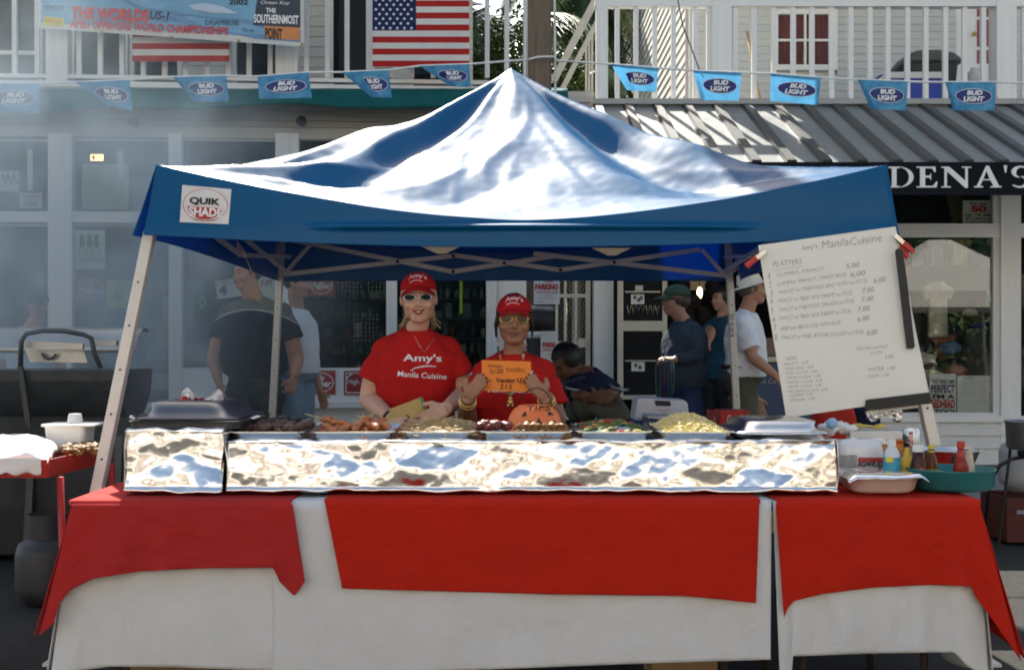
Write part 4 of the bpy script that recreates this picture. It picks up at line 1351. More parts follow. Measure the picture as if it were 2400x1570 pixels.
# pumpkin pail
pk = thing("pumpkin_pail", "orange pumpkin tip pail with black jack o lantern face behind the rolls", "pail", P(1252, 1025, 4.12))
orange = mat("orange_plastic", (0.90, 0.22, 0.055), 0.45, 0, 0.04, 10)
cpk = P(1252, 1020, 4.16)
Rp = 64*4.1/F
prof = [(.5, -.15), (.85, .0), (1.0, .22), (1.02, .42), (.95, .66), (.80, .85), (.56, 1.0), (.52, 1.0), (.48, .9)]
mb = MB(); n = 48; vs = []
hp = (1020-948)*4.1/F
for rr, zz in prof:
    for j in range(n):
        a = 2*math.pi*j/n
        rib_ = 1-.03*abs(math.sin(a*4.5))
        vs.append(cpk + Vector((Rp*rr*rib_*math.cos(a), Rp*rr*rib_*math.sin(a)*.85, hp*zz)))
mb.add(vs, [(i*n+j, i*n+(j+1)%n, (i+1)*n+(j+1)%n, (i+1)*n+j) for i in range(len(prof)-1) for j in range(n)])
mb.f.append(tuple(range(n-1,-1,-1))); mb.m.append(0)
body = mb.build("bucket", orange, pk, smooth=True)
bvp = bvh_of(body)
def on_pump(px, py, off=.0025):
    d = (P(px, py, 1.0)-Vector((0,0,H))).normalized()
    h_ = bvp.ray_cast(Vector((0,0,H)), d)
    return (h_[0] if h_[0] is not None else P(px, py, 4.05)) - d*off
for tri_ in (((1231, 962), (1221, 976), (1235, 975)), ((1286, 962), (1284, 973), (1299, 972)), ((1263, 978), (1255, 994), (1271, 994))):
    (ax, ay), (bx, by), (cx_, cy_) = tri_
    vs = []; fs = []
    m_ = 6
    for i in range(m_+1):
        for j in range(i+1):
            u, v = i/m_, (j/i if i else 0)
            px = ax+(bx+(cx_-bx)*v-ax)*u; py = ay+(by+(cy_-by)*v-ay)*u
            vs.append(on_pump(px, py))
    idx = lambda i, j: i*(i+1)//2+j
    for i in range(m_):
        for j in range(i+1):
            fs.append((idx(i,j), idx(i+1,j), idx(i+1,j+1)))
            if j < i: fs.append((idx(i,j), idx(i+1,j+1), idx(i,j+1)))
    MB().add(vs, fs).build("face_print", BLACK, body)
o = letter("TIPS", INK, body, P(1234, 950, 4.0), P(1292, 951, 4.0), P(1234, 965, 4.0), bvh=bvp, off=.0025, bold=.0)
MB().tube([P(1218, 935, 4.12), P(1228, 922, 4.08), P(1245, 912, 4.05), P(1262, 909, 4.05), P(1278, 917, 4.05), P(1289, 932, 4.08), P(1292, 950, 4.12)], .0025, 6).build("handle", BLACK, pk)

# ------------------------------------------------------------------ right end: condiments
def lathe_px(prof, cx, Y, n=20):
    """prof: (half width px, py) top to bottom at depth Y"""
    c = P(cx, 0, Y)
    return MB().lathe([(hw*Y/F, H-(py-HY)*Y/F) for hw, py in prof[::-1]], (c.x, Y, 0), n)
def zpx(py, Y): return H-(py-HY)*Y/F
def ypx_for(z, Y): return HY+(H-z)*F/Y
tealp = mat("teal_plastic", (0.015, 0.16, 0.17), 0.35, 0, 0.08, 8)
tray = thing("round_tray", "teal plastic serving tray holding sauce bottles at the table corner", "tray", P(2228, 1177, 3.78))
ct = P(2228, 1177, 3.82); ct.z = ZT+.002
rx, ry = 101*3.75/F, .13
mb = MB(); n = 44; vs = []
for rr, zz in ((.86, 0), (.97, .012), (1.0, .066), (1.015, .068), (1.015, .072), (.985, .071), (.955, .018), (.85, .008)):
    for j in range(n):
        a = 2*math.pi*j/n
        vs.append(ct+Vector((rx*rr*math.cos(a), ry*rr*math.sin(a), zz)))
mb.add(vs, [(i*n+j, i*n+(j+1)%n, (i+1)*n+(j+1)%n, (i+1)*n+j) for i in range(7) for j in range(n)])
mb.f += [tuple(range(n-1,-1,-1)), tuple(7*n+j for j in range(n))]; mb.m += [0, 0]
mb.build("dish", tealp, tray, smooth=True)
zt0 = ct.z+.009
def bottle(name, label, cat, cx, Y, top, z0, prof, m, parts=()):
    """prof in fractions of height (half width px, f); parts: (name, material, f0, f1, half px)"""
    pb = ypx_for(z0, Y)
    t = thing(name, label, cat, (px_at(cx, Y), Y, z0))
    q = lambda f: pb+(top-pb)*f
    lathe_px([(hw, q(f)) for hw, f in sorted(prof, key=lambda s: -s[1])], cx, Y).build("bottle", m, t, smooth=True)
    for nm, mm, f0, f1, h0, h1 in parts:
        lathe_px([(h1*.97, q(f1)), (h1, q(f1-.004)), (h0, q(f0+.004)), (h0*.97, q(f0))], cx, Y, 20).build(nm, mm, t, smooth=False)
    return t
hot = mat("red_hot_sauce", (.26,.022,.008), .25, 0, .2, 30, spec=.3)
brn = mat("dark_brown_sauce", (.045,.010,.006), .25, 0, .2, 30, spec=.3)
yel = mat("mustard_yellow_plastic", (.72,.48,.04), .4)
wpl = mat("white_plastic", (.76,.75,.72), .4)
redpl = mat("red_plastic", (.5,.03,.02), .4)
ylab = mat("yellow_label", (.70,.60,.06), .6)
rlab = mat("red_label", (.50,.05,.05), .6)
t = bottle("hot_sauce_bottle", "red hot sauce bottle with red cap at the right of the teal tray", "sauce bottle", 2252, 3.80, 1034, zt0, [(16,0),(17,.02),(17,.45),(14,.58),(9,.68),(7.5,.86),(7,.87)], hot,
       (("cap", redpl, .86, 1.0, 9.5, 9), ("neck_label", mat("red_neck_seal", (.45,.05,.03), .6), .66, .80, 9.6, 8.3), ("label", rlab, .05, .30, 17.6, 17.6)))
pxl = px_at(2256, 3.76)
MB().box((pxl-.012, 3.768, zt0+.004), (pxl+.014, 3.7715, zt0+.040)).build("label_panel", ylab, t)
t = bottle("sauce_bottle", "brown sauce bottle with yellow and black neck behind the white jar", "sauce bottle", 2183, 3.90, 1041, zt0, [(15,0),(15.5,.02),(15.5,.40),(11,.62),(7,.74),(6.5,.85)], mat("amber_sauce", (.12,.022,.008), .25, 0, .2, 30, spec=.3),
       (("cap", ylab, .80, 1.0, 7.2, 6.6), ("cap_band", BLACK, .84, .88, 7.5, 7.4), ("label", mat("green_yellow_label", (.30,.30,.04), .6), .08, .38, 15.8, 15.8)))
t = bottle("sauce_bottle", "tall dark brown ketchup bottle with white cap on the teal tray", "sauce bottle", 2152, 3.82, 1043, zt0, [(19,0),(20,.03),(20,.30),(17,.50),(14,.68),(12.5,.84)], brn, (("cap", wpl, .84, 1.0, 13.8, 13.4),))
c = P(2160, 1118, 3.785)
MB().prism([c+Vector((dx*3.8/F, 0, dz*3.8/F)) for dx, dz in ((-13,-17),(12,-17),(13,5),(8,19),(0,24),(-8,19),(-13,5))], (0,-.004,0)).build("label", mat("red_round_label", (.52,.06,.06), .6), t)
pxletter("KETCHUP", WHITEINK, t, (2150, 1106, 2170, 1112), 3.779)
t = bottle("mustard_bottle", "yellow mustard squeeze bottle left of the ketchup", "mustard bottle", 2126, 3.88, 1049, zt0, [(15,0),(16,.03),(16,.5),(14,.66),(9,.74),(7,.78)], yel, (("cap", yel, .77, 1.0, 8.5, 5.5), ("label", mat("navy_label", (.02,.03,.12), .6), .05, .26, 16.4, 16.4), ("label_band", rlab, .30, .36, 16.4, 16.4)))
t = bottle("jar", "small white jar in front of the sauce bottles on the teal tray", "jar", 2201, 3.755, 1105, zt0, [(15,0),(16,.06),(16,.55),(14,.66),(13.5,.72)], wpl, (("lid", mat("cream_lid", (.72,.68,.58), .4), .72, 1.0, 17, 17),))
t = bottle("sauce_bottle", "pale bottle with cream wrapper at the right edge of the teal tray", "sauce bottle", 2272, 3.87, 1044, zt0, [(13,0),(13.5,.02),(13,.3),(8,.7),(5,.9),(4.5,1)], mat("cream_wrapper", (.62,.54,.38), .5), (("label", ylab, .1, .3, 13.8, 13.6),))
clear = glass_mat("clear_plastic", (.93,.95,.96), .02)
t = bottle("water_bottle", "clear water bottle with blue label beside the paper towels", "water bottle", 2090, 3.86, 1030, ZT+.001, [(18,0),(19,.03),(19,.60),(17.5,.72),(9,.86),(8,.87)], mat("cloudy_plastic", (.60,.66,.68), .2, 0, .05, coat=.5), (("cap", wpl, .87, 1.0, 9.5, 9.2), ("label", mat("blue_label", (.05,.32,.45), .5), .36, .64, 19.6, 19.6)))
pl_ = px_at(2085, 3.83)
MB().box((pl_-.014, 3.8275, zpx(1083,3.83)), (pl_+.012, 3.830, zpx(1071,3.83))).build("label_panel", ylab, t)
# foil covered aluminium pan
ap = thing("aluminium_pan", "foil covered aluminium pan in front of the paper towels", "pan", P(2055, 1170, 3.72))
c = P(2058, 1170, 3.77)
MB().loft([rrect(c.x, 3.77, .095, .075, .05, ZT+.001), rrect(c.x, 3.77, .108, .085, .05, ZT+.012), rrect(c.x, 3.77, .118, .095, .05, ZT+.050), rrect(c.x, 3.77, .125, .10, .05, ZT+.052)]).build("pan", mat("soft_aluminium", (.74,.68,.60), .4, .25, .05, 20), ap, smooth=True)
MB().sheet(40, 24, lambda u, v: Vector((c.x-.135+.27*u, 3.655+.23*v, ZT+.064+crumple(u*.3, v*.3, 5)*.6 - .016*max(0, abs(2*u-1)-.8)*5 - .010*max(0, abs(2*v-1)-.85)*6)), .001).build("foil_cover", foil, ap, smooth=True)
# paper towels in plastic wrap, printed upside down
pt_ = thing("paper_towel_pack", "white paper towel pack lying upside down beside the water bottle", "paper towels", P(2018, 1118, 4.0))
x0, x1 = px_at(1967, 3.95), px_at(2074, 3.95)
mb = MB()
zc = (ZT+zpx(1036,3.95))/2; hz = (zpx(1036,3.95)-ZT)/2
mb.loft([[Vector((p.x + .003*nz((p.x*30, p.y*30, k)), p.y, p.z)) for p in rrect((x0+x1)/2, 4.02, (x1-x0)/2*s_, .075*s_, .03, ZT+.001+2*hz*k/6)] for k, s_ in enumerate((.93, 1, 1.01, 1.0, 1.01, .99, .90))])
pk2 = mb.build("wrapped_rolls", mat("glossy_white_wrap", (.76,.75,.74), .25, 0, .05, 20, .3, 40), pt_, smooth=True)
MB().box((x0+.004, 3.938, zpx(1118,3.94)), (x0+.06, 3.943, zpx(1066,3.94))).build("print_panel", mat("grey_print", (.35,.35,.34), .6, 0, .3, 90), pt_)
xm = px_at(2040, 3.94)
MB().box((px_at(2012,3.94), 3.937, zpx(1082,3.94)), (px_at(2070,3.94), 3.942, zpx(1072,3.94))).build("print_panel", redp, pt_)
for q in (2020, 2058):
    MB().ell((px_at(q,3.94), 3.943, zpx(1108,3.94)), (.016, .004, .010)).build("print_panel", redp, pt_, smooth=True)
letter("Brawny", INK, pt_, P(2072, 1099, 3.935), P(2010, 1099, 3.935), P(2072, 1076, 3.935), shear=.3, bold=.02, off=-.006)
for i in range(3):
    lumpb = MB(); lump(lumpb, P(2000+i*28, 1036+(i % 2)*3, 4.0), .032, i+2, (1.2, .9, .45), 14, 10, amp=.5)
    lumpb.build("wrap_fold", film, pt_, smooth=True)
# stacked foil and wrap cartons, a can on top
def carton(label, px0, px1, py0, py1, Y, m, text, tm, flip=True, dep=.05):
    t = thing("wrap_carton", label, "carton", (px_at((px0+px1)/2, Y), Y+dep/2, zpx(py1, Y)))
    MB().box((px_at(px0,Y), Y, zpx(py1,Y)), (px_at(px1,Y), Y+dep, zpx(py0,Y))).build("box", m, t, bevel=.002)
    w = (px1-px0)
    if flip:
        letter(text, tm, t, P(px1-w*.12, py1-3, Y-.001), P(px0+w*.1, py1-3, Y-.001), P(px1-w*.12, py0+4, Y-.001), off=-.004, bold=.01)
    return t
carton("white aluminium foil carton lying upside down behind the paper towels", 1993, 2116, 1012, 1030, 4.14, mat("white_carton", (.74,.72,.66), .5), "Heavy Duty Reynolds Wrap", mat("blue_ink", (.03,.05,.18), .6))
tt = carton("orange striped carton lying under the white foil carton", 1985, 2118, 1031, 1058, 4.14, mat("orange_carton", (.62,.25,.04), .5), "HEAVY WRAP", INK)
MB().box((px_at(1986,4.138), 4.137, zpx(1039,4.138)), (px_at(2117,4.138), 4.1385, zpx(1034,4.138))).build("stripe", mat("red_stripe", (.45,.03,.03), .5), tt)
carton("plain brown carton at the bottom of the carton stack", 1985, 2122, 1059, ypx_for(ZT+.001, 4.14), 4.14, mat("kraft_card", (.36,.23,.12), .8), "WRAP", INK, flip=False, dep=.12)
can = thing("soda_can", "silver and red diet soda can standing behind the bottles", "soda can", P(2134, 1058, 4.2))
zc0 = zpx(1058, 4.13)
cc = (px_at(2134, 4.18), 4.18, 0)
can.location = (cc[0], 4.18, zc0); FRAME[can.name] = Matrix.Translation(can.location)
MB().lathe([(.024, zc0), (.031, zc0+.006), (.033, zc0+.012), (.033, zc0+.075), (.026, zc0+.085), (.027, zc0+.087), (.024, zc0+.085)], cc, 24).build("body", mat("silver_can", (.66,.68,.72), .3, .7), can, smooth=True)
canb = bvh_of(can.children[0])
letter("ke", REDINK, can, P(2136, 1018, 4.1), P(2136, 1018, 4.1)+Vector((0,0,-.045)), P(2136, 1018, 4.1)+Vector((-.0,0,0))+Vector((.024,0,0))*-1, bvh=canb, off=.0012, bold=.03) if False else None
def canlet(s, x0, x1, y0, y1, m, b):
    # lettering running up the side of the can
    A, B, C = P(x0, y1, 4.1), P(x0, y0, 4.1), P(x1, y1, 4.1)
    letter(s, m, can, A, B, C, bvh=canb, off=.0012, bold=b)
canlet("Diet", 2122, 2133, 1022, 1048, INK, .0)
canlet("Coke", 2137, 2151, 1014, 1052, REDINK, .03)
MB().box((px_at(1990,4.16), 4.13, zpx(1060,4.14)-.002), (px_at(2160,4.16), 4.25, zc0-.001)) if False else None
# support box under the can
sb = carton("low brown box under the silver soda can", 2119+4, 2160, 1059, ypx_for(ZT+.001, 4.14), 4.14, MATS["kraft_card"], "", INK, flip=False, dep=.09)
# wad of bag and foil, foam tray with chips, hanging crumpled foil
mb = MB()
for i in range(7):
    lump(mb, P(1942+i*9, 1003-4*math.sin(i), 4.12+.01*i), .030-.002*i, i*2.2, (1.2,1,.8), 14, 10, amp=.6)
mb.build("bag_wad", film, None, smooth=True, label="crumpled clear plastic bag beside the silver lid", cat="plastic bag")
mb = MB(); lump(mb, P(1950, 992, 4.05), .022, 4.0, (1,.8,.9), 14, 10)
mb.build("cling_film_roll", mat("pale_blue_film", (.25,.42,.60), .3), None, smooth=True, label="pale blue film wad on the crumpled bag by the silver lid", cat="film wad")
ft = thing("foam_tray", "white foam tray of yellow chips under the menu board", "tray", P(2040, 1010, 4.3))
zft = zpx(1012, 4.3)
cxf = px_at(2040, 4.3)
MB().loft([rrect(cxf, 4.3, .06, .05, .02, zft), rrect(cxf, 4.3, .072, .06, .02, zft+.014), rrect(cxf, 4.3, .066, .054, .02, zft+.014), rrect(cxf, 4.3, .055, .045, .02, zft+.003)]).build("tray", wpl, ft)
mb = MB()
for i in range(16):
    lump(mb, Vector((cxf+r2.uniform(-.045,.05), 4.29+r2.uniform(-.03,.03), zft+.018+r2.uniform(-.004,.01))), .014, i, (1.2,1,.4), 8, 5)
mb.build("chips", mat("yellow_chips", (.66,.48,.12), .6, 0, .2, 40), ft)
MB().box((cxf-.07, 4.25, ZT+.001), (cxf+.06, 4.335, zft-.001)).build("napkin_box", mat("cream_card", (.6,.55,.45), .7), None, bevel=.003, label="plain cream napkin box under the foam chip tray", cat="box")
mb = MB()
def wadf(u, v):
    x, y = 2030+85*u, 955+26*v + 8*math.sin(u*9)*v
    d = .03*tri(u*4, v*3, 3)+.012*tri(u*11, v*8, 4)
    return P(x, y, 4.40+d)
mb.sheet(30, 14, wadf, .001)
mb.build("foil_scrap", foil, None, smooth=True, label="torn scrap of foil hanging under the menu board corner", cat="foil")
# stainless bowl behind
bw = thing("steel_bowl", "stainless steel bowl behind the sauce bottles by the tent leg", "bowl", P(2238, 1100, 4.34))
cbw = P(2236, 1100, 4.24)
MB().lathe([(.05, ZT+.001), (.085, ZT+.03), (.108, ZT+.085), (.116, ZT+.10), (.116, ZT+.104), (.107, ZT+.10), (.08, ZT+.035), (.04, ZT+.01)], (cbw.x-.03, 4.22, 0), 28).build("bowl", STEEL, bw, smooth=True)

# coolers, soda carton and bags on the rear table
ZR2 = TZ+.001
coolw = mat("cooler_white", (.70,.72,.76), .4); coolb = mat("cooler_blue", (.03,.07,.22), .4); coolr = mat("cooler_red", (.5,.05,.03), .4)
ck = thing("cooler", "blue cooler with white peaked lid and handle slot behind the food trays", "cooler", P(1550, 1010, 5.5))
Yc = 5.45
def pq(pts, Y, ext, m, nm, par, bev=.006):
    return MB().prism([P(x, y, Y) for x, y in pts][::-1], (0, ext, 0)).build(nm, m, par, bevel=bev)
pq([(1487, 985), (1494, 936), (1503, 932), (1604, 938), (1612, 945), (1616, 985)], Yc, .22, coolw, "lid", ck)
pq([(1486, 1030), (1487, 986), (1616, 986), (1616, 1030)], Yc+.004, .215, coolb, "body", ck)
pq([(1504, 1012), (1506, 972), (1515, 972), (1513, 1012)], Yc-.006, .004, coolr, "stripe", ck, 0)
pq([(1534, 942), (1536, 938), (1571, 940), (1573, 950), (1569, 952), (1538, 951)], Yc-.004, .003, BLACK, "handle_slot", ck, 0)
pxletter("Playmate", REDINK, ck, (1542, 959, 1572, 963), Yc-.004)
pxletter("cooler", REDINK, ck, (1552, 965, 1561, 968), Yc-.004)
ck2 = thing("cooler", "low blue cooler with pale grey hinged lid in front of the white lidded cooler", "cooler", P(1580, 1012, 5.2))
pq([(1516, 1040), (1518, 982), (1648, 994), (1648, 1040)], 5.18, .2, coolb, "body", ck2)
pq([(1517, 981), (1519, 973), (1650, 984), (1652, 993)], 5.165, .23, mat("cooler_pale_grey", (.52,.53,.54), .45), "lid", ck2)
so = thing("soda_carton", "red soda carton with white script behind the fried rice", "carton", P(1710, 1000, 5.2))
z0 = ZR2
x0, x1 = px_at(1688, 5.2), px_at(1756, 5.2)
MB().box((x0, 5.2, z0), (x1, 5.35, zpx(962, 5.2))).build("box", mat("cola_red_card", (.52,.03,.02), .4), so, bevel=.004)
MB().prism([(x0-.001, 5.2, z0), (x0-.001, 5.2, zpx(962,5.2)), (x0-.045, 5.31, zpx(962,5.2)), (x0-.045, 5.31, z0)], (.0005,.0,0)).build("end_panel", mat("cola_red_shade_side", (.3,.02,.015), .4), so)  # end face in a darker copy of the red for its shaded side
pxletter("Coca-Cola", WHITEINK, so, (1704, 972, 1752, 988), 5.197, shear=.35, bold=.01)
pxletter("Coca-Cola", WHITEINK, so, (1672, 974, 1686, 986), 5.24, shear=.35)
# red and navy bags seen below the menu board
rbag = MB(); 
rbag.loft([rrect(px_at(1968,5.0), 5.1, .09*s_, .08*s_, .03, zz) for s_, zz in ((1, ZR2-.0+.0), (1.08, .80), (1.0, .92), (.9, zpx(960,5.0)))])
rbag.build("cloth_bag", cloth_mat("bright_red_cloth", (.55,.04,.02), .85), None, smooth=True, label="bright red cloth bag below the menu board", cat="bag")
nb = MB()
nb.loft([rrect(px_at(2042,5.0), 5.12, .07*s_, .07*s_, .03, zz) for s_, zz in ((1, ZR2), (1.05, .80), (.95, .93), (.8, zpx(958,5.0)))])
nb.build("cloth_bag", cloth_mat("navy_cloth", (.01,.014,.04), .85), None, smooth=True, label="navy cloth bag right of the red bag below the menu board", cat="bag")

# ------------------------------------------------------------------ menu board with clamps
mbd = thing("menu_board", "handwritten white menu board clamped to the right tent leg", "menu board", P(2000, 960, 4.42))
TL, TRr, BL, BR = P(1777, 575, 4.50), P(2099, 531, 4.50), P(1843, 979, 4.38), P(2177, 930, 4.38)
boardm = cloth_mat("translucent_poster_board", (.95,.91,.81), .7, .12, (.9,.86,.74), bump=.0, var=.03, spec=.3)
MB().sheet(12, 12, lambda u, v: (TL.lerp(TRr, u)).lerp(BL.lerp(BR, u), v) + Vector((0, -.012*math.sin(u*math.pi)*math.sin(v*math.pi), 0)), -.004).build("poster_board", boardm, mbd)
bb = bvh_of(mbd.children[0])
pencil = mat("grey_marker", (.46,.45,.43), .8, 0, 0)
def bq(px, py):
    """pixel -> board plane point"""
    d = (P(px, py, 1.0)-Vector((0,0,H)))
    h_ = bb.ray_cast(Vector((0,0,H)), d.normalized())
    return h_[0] if h_[0] is not None else P(px, py, 4.44)
zx, zy, zs_ = 1700, 500, 2.831
def bt(s, x0, y0, x1, y1, hgt, bold=0.0):
    """text between two zoom-frame points along its baseline, hgt tall (zoom pixels)"""
    a = (zx+x0/zs_, zy+y0/zs_); b = (zx+x1/zs_, zy+y1/zs_)
    ux, uy = b[0]-a[0], b[1]-a[1]
    L = math.hypot(ux, uy); nx_, ny_ = uy/L, -ux/L
    hh = hgt/zs_
    A = bq(a[0]+nx_*hh, a[1]+ny_*hh); B = bq(b[0]+nx_*hh, b[1]+ny_*hh); C = bq(*a)
    letter(s, pencil, mbd, A, B, C, bold=bold, shear=.18, off=.0015, bvh=bb, jit=0.55)
bt("Amy's", 505, 260, 615, 240, 42); bt("Manila", 640, 235, 820, 212, 48); bt("Cuisine", 828, 215, 1040, 185, 50)
bt("PLATTERS", 318, 355, 508, 335, 34)
lines = [("1", "LUMPIA, PANCIT", 285, 437, 345, 425, 660, 380, "5.00", 800, 368, 890, 355),
         ("2", "LUMPIA, PANCIT, FRIED RICE", 290, 495, 345, 485, 805, 420, "6.00", 830, 425, 930, 410),
         ("3", "PANCIT or FRIED RICE BBQ PORK on STICK", 300, 555, 352, 540, 945, 460, "6.00", 985, 465, 1065, 450),
         ("4", "PANCIT or FRIED RICE SHRIMP on STICK", 300, 605, 352, 595, 845, 540, "7.00", 910, 530, 988, 518),
         ("5", "PANCIT or FRIED RICE CHICKEN on STICK", 305, 665, 358, 655, 858, 592, "7.00", 905, 590, 985, 578),
         ("6", "PANCIT or FRIED RICE SHRIMP on STICK", 315, 725, 360, 712, 835, 660, "7.00", 880, 655, 960, 642),
         ("7", "BEEF and BROCCOLI WITH RICE", 325, 780, 368, 780, 768, 738, "6.00", 878, 720, 955, 708),
         ("8", "PANCIT or FRIED RICE SEA SCALLOP on STICK", 330, 842, 375, 838, 920, 800, "8.00", 940, 812, 1010, 800)]
for nmb, tx, xn, yn, x0, y0, x1, y1, pr, a0, b0, a1, b1 in lines:
    bt(nmb, xn, yn, xn+18, yn-3, 40); bt(tx, x0, y0, x1, y1, 26); bt(pr, a0, b0, a1, b1, 32, .01)
bt("SIDES", 402, 978, 475, 968, 22)
for i, (tx, pr) in enumerate((("PANCIT", "4.00"), ("FRIED RICE", "4.00"), ("PORK on STICK", "3.00"), ("SHRIMP on STICK", "5.00"), ("CHICKEN on STICK", "5.00"), ("SHRIMP on STICK", "5.00"), ("SEA SCALLOP on STICK", "6.00"), ("LUMPIA", "1.00"), ("TEMPURA", "5.00"))):
    y = 1010+i*30; x = 390+i*4.5
    w = 55+len(tx)*7.4
    bt(tx, x, y, x+w, y-9, 17); bt(pr, x+w+18, y-11, x+w+62, y-16, 17)
bt("CHICKEN and FRUIT", 868, 910, 1080, 890, 20); bt("NOODLE", 960, 938, 1045, 930, 18); bt("5.00", 1058, 965, 1112, 958, 22)
bt("WATER  1.00", 945, 1048, 1125, 1035, 24); bt("SODA  1.00", 945, 1092, 1085, 1080, 22)
# underline, black tape strips
a, b = bq(zx+308/zs_, zy+380/zs_), bq(zx+510/zs_, zy+352/zs_)
MB().bar(a+Vector((0,-.003,0)), b+Vector((0,-.003,0)), .001, .0025, up=(0,1,0)).build("underline", pencil, mbd)
tape = mat("black_foam_strip", (.022,.02,.017), .6, 0, .15, 10)
MB().prism([P(x, y, yy) for x, y, yy in ((2097, 590, 4.455), (2101, 583, 4.455), (2112, 584, 4.455), (2121, 640, 4.44), (2141, 812, 4.41), (2137, 817, 4.41), (2124, 817, 4.41))][::-1], (0,-.018,0)).build("edge_strip", tape, mbd, bevel=.003)
MB().prism([P(x, y, 4.375) for x, y in ((2028, 938), (2031, 936), (2176, 919), (2181, 945), (2030, 962), (2026, 958))][::-1], (0,-.018,0)).build("edge_strip", tape, mbd, bevel=.003)
MB().bar(P(2030, 967, 4.40), P(2150, 951, 4.40), .012, .02, up=(0,1,0)).build("support_rail", ALU, mbd)
# spring clamps with red grips
def clamp(label, jaw, g1, g2, Y):
    t = thing("spring_clamp", label, "clamp", P(*jaw, Y))
    mid = ((jaw[0]*.55+g1[0]*.45), (jaw[1]*.55+g1[1]*.45)); mid2 = ((jaw[0]*.55+g2[0]*.45), (jaw[1]*.55+g2[1]*.45))
    for m_, g, dy in ((mid, g1, 0), (mid2, g2, .018)):
        MB().bar(P(*jaw, Y+dy), P(*m_, Y+dy), .016, .008, up=(0,1,0)).build("jaw", STEEL, t)
        MB().bar(P(*m_, Y+dy), P(*g, Y+dy), .020, .010, up=(0,1,0)).build("grip", redpl, t, bevel=.003)
clamp("red handled spring clamp on the right corner of the menu board", (2097, 551), (2142, 590+2), (2128, 600+5), 4.46)
clamp("red handled spring clamp on the left corner of the menu board", (1794, 588), (1747, 623), (1750, 626), 4.46)
# ------------------------------------------------------------------ people
def skin_mat(name, col):
    return mat(name, col, 0.5, 0, 0.10, 9, 0.08, 250, spec=.4, sss=0.12)
SK_F = skin_mat("fair_skin", (0.62, 0.36, 0.25))
SK_T = skin_mat("tan_skin", (0.36, 0.175, 0.10))
SK_M = skin_mat("medium_skin", (0.46, 0.24, 0.155))
SK_D = skin_mat("brown_skin", (0.15, 0.07, 0.04))
LIP = mat("lip_red", (0.36, 0.05, 0.045), 0.4, 0, 0)
TEETH = mat("teeth", (.72,.68,.60), .4, 0, 0)

def sring(c, ax, ay, a, b, n=22, ex=2.5):
    out = []
    for i in range(n):
        t = 2*math.pi*i/n
        ct, st = math.cos(t), math.sin(t)
        out.append(c + ax*(a*math.copysign(abs(ct)**(2/ex), ct)) + ay*(b*math.copysign(abs(st)**(2/ex), st)))
    return out

def hand(mb, wrist, d, palm, thumb, curl=0.5, s=1.0, rad=.0088, fan=3.5, tips=None):
    """palm and five fingers; d: pointing direction, palm: palm normal, thumb: +1/-1 along d x palm"""
    d = Vector(d).normalized(); n = Vector(palm); n = (n - d*n.dot(d)).normalized()
    l = d.cross(n).normalized()*thumb
    w = Vector(wrist)
    offs = (.030, .010, -.010, -.029)
    lens = (.070, .078, .072, .056)
    for k in range(4):
        base = w + d*.085*s + l*offs[k]*s
        mb.tube([w + l*offs[k]*.55*s, w + d*.045*s + l*offs[k]*.9*s, base], [.015*s, .0155*s, .0115*s], 8)
        p = base.copy(); pts = [p - d*.012*s, p.copy()]
        a = 0.0
        for seg, fr in enumerate((.45, .32, .23)):
            a += curl*(0.75+.25*seg)
            dv = d*math.cos(a) + n*math.sin(a) + l*offs[k]*fan
            p = p + dv.normalized()*lens[k]*fr*s
            pts.append(p.copy())
        mb.tube(pts, [rad*1.15, rad*1.1, rad, rad*.92, rad*.75], 8)
        if tips is not None: tips.append((pts[-1]-n*rad*.75, (pts[-1]-pts[-2]).normalized(), n))
    tb = w + d*.022*s + l*.026*s
    pts = [w + d*.01*s + l*.012*s, tb, tb + (d*.55+l*.75+n*.25*curl).normalized()*.036*s]
    pts.append(pts[-1] + (d*.80+l*.35+n*.6*curl).normalized()*.030*s)
    pts.append(pts[-1] + (d*.9+l*.1+n*.7*curl).normalized()*.018*s)
    mb.tube(pts, [.015*s, .015*s, .0115, .0105, .008], 8)

def head_geo(mb, c, M, s=1.0):
    T = lambda p: Vector(c) + M @ (Vector(p)*s)
    def e(p, r, nu=16, nv=11): mb.ell(T(p), tuple(q*s for q in r), nu, nv, M=M.to_4x4())
    e((0,.014,.026), (.073,.092,.088), 22, 14)
    e((0,-.020,-.020), (.063,.068,.088), 20, 13)
    e((0,-.012,-.060), (.057,.060,.046))
    e((0,-.053,-.088), (.032,.032,.025))
    for sx in (-1, 1):
        e((sx*.034,-.060,-.032), (.024,.024,.022))
        e((sx*.069,.014,-.008), (.008,.016,.026), 10, 8)
        e((sx*.010,-.098,-.036), (.009,.010,.008), 8, 6)
    mb.tube([T((-.048,-.066,.024)), T((-.024,-.082,.026)), T((0,-.086,.022)), T((.024,-.082,.026)), T((.048,-.066,.024))], .010*s, 8)
    mb.tube([T((0,-.080,.020)), T((0,-.092,-.006)), T((0,-.106,-.030)), T((0,-.098,-.040))], [.008*s,.009*s,.012*s,.009*s], 8)
    e((0,-.084,-.061), (.024,.010,.006), 10, 6)
    e((0,-.082,-.072), (.020,.011,.007), 10, 6)

def Rmat(heading, pitch=0.0, roll=0.0):
    return (Matrix.Rotation(heading, 3, 'Z') @ Matrix.Rotation(roll, 3, 'Y') @ Matrix.Rotation(pitch, 3, 'X'))

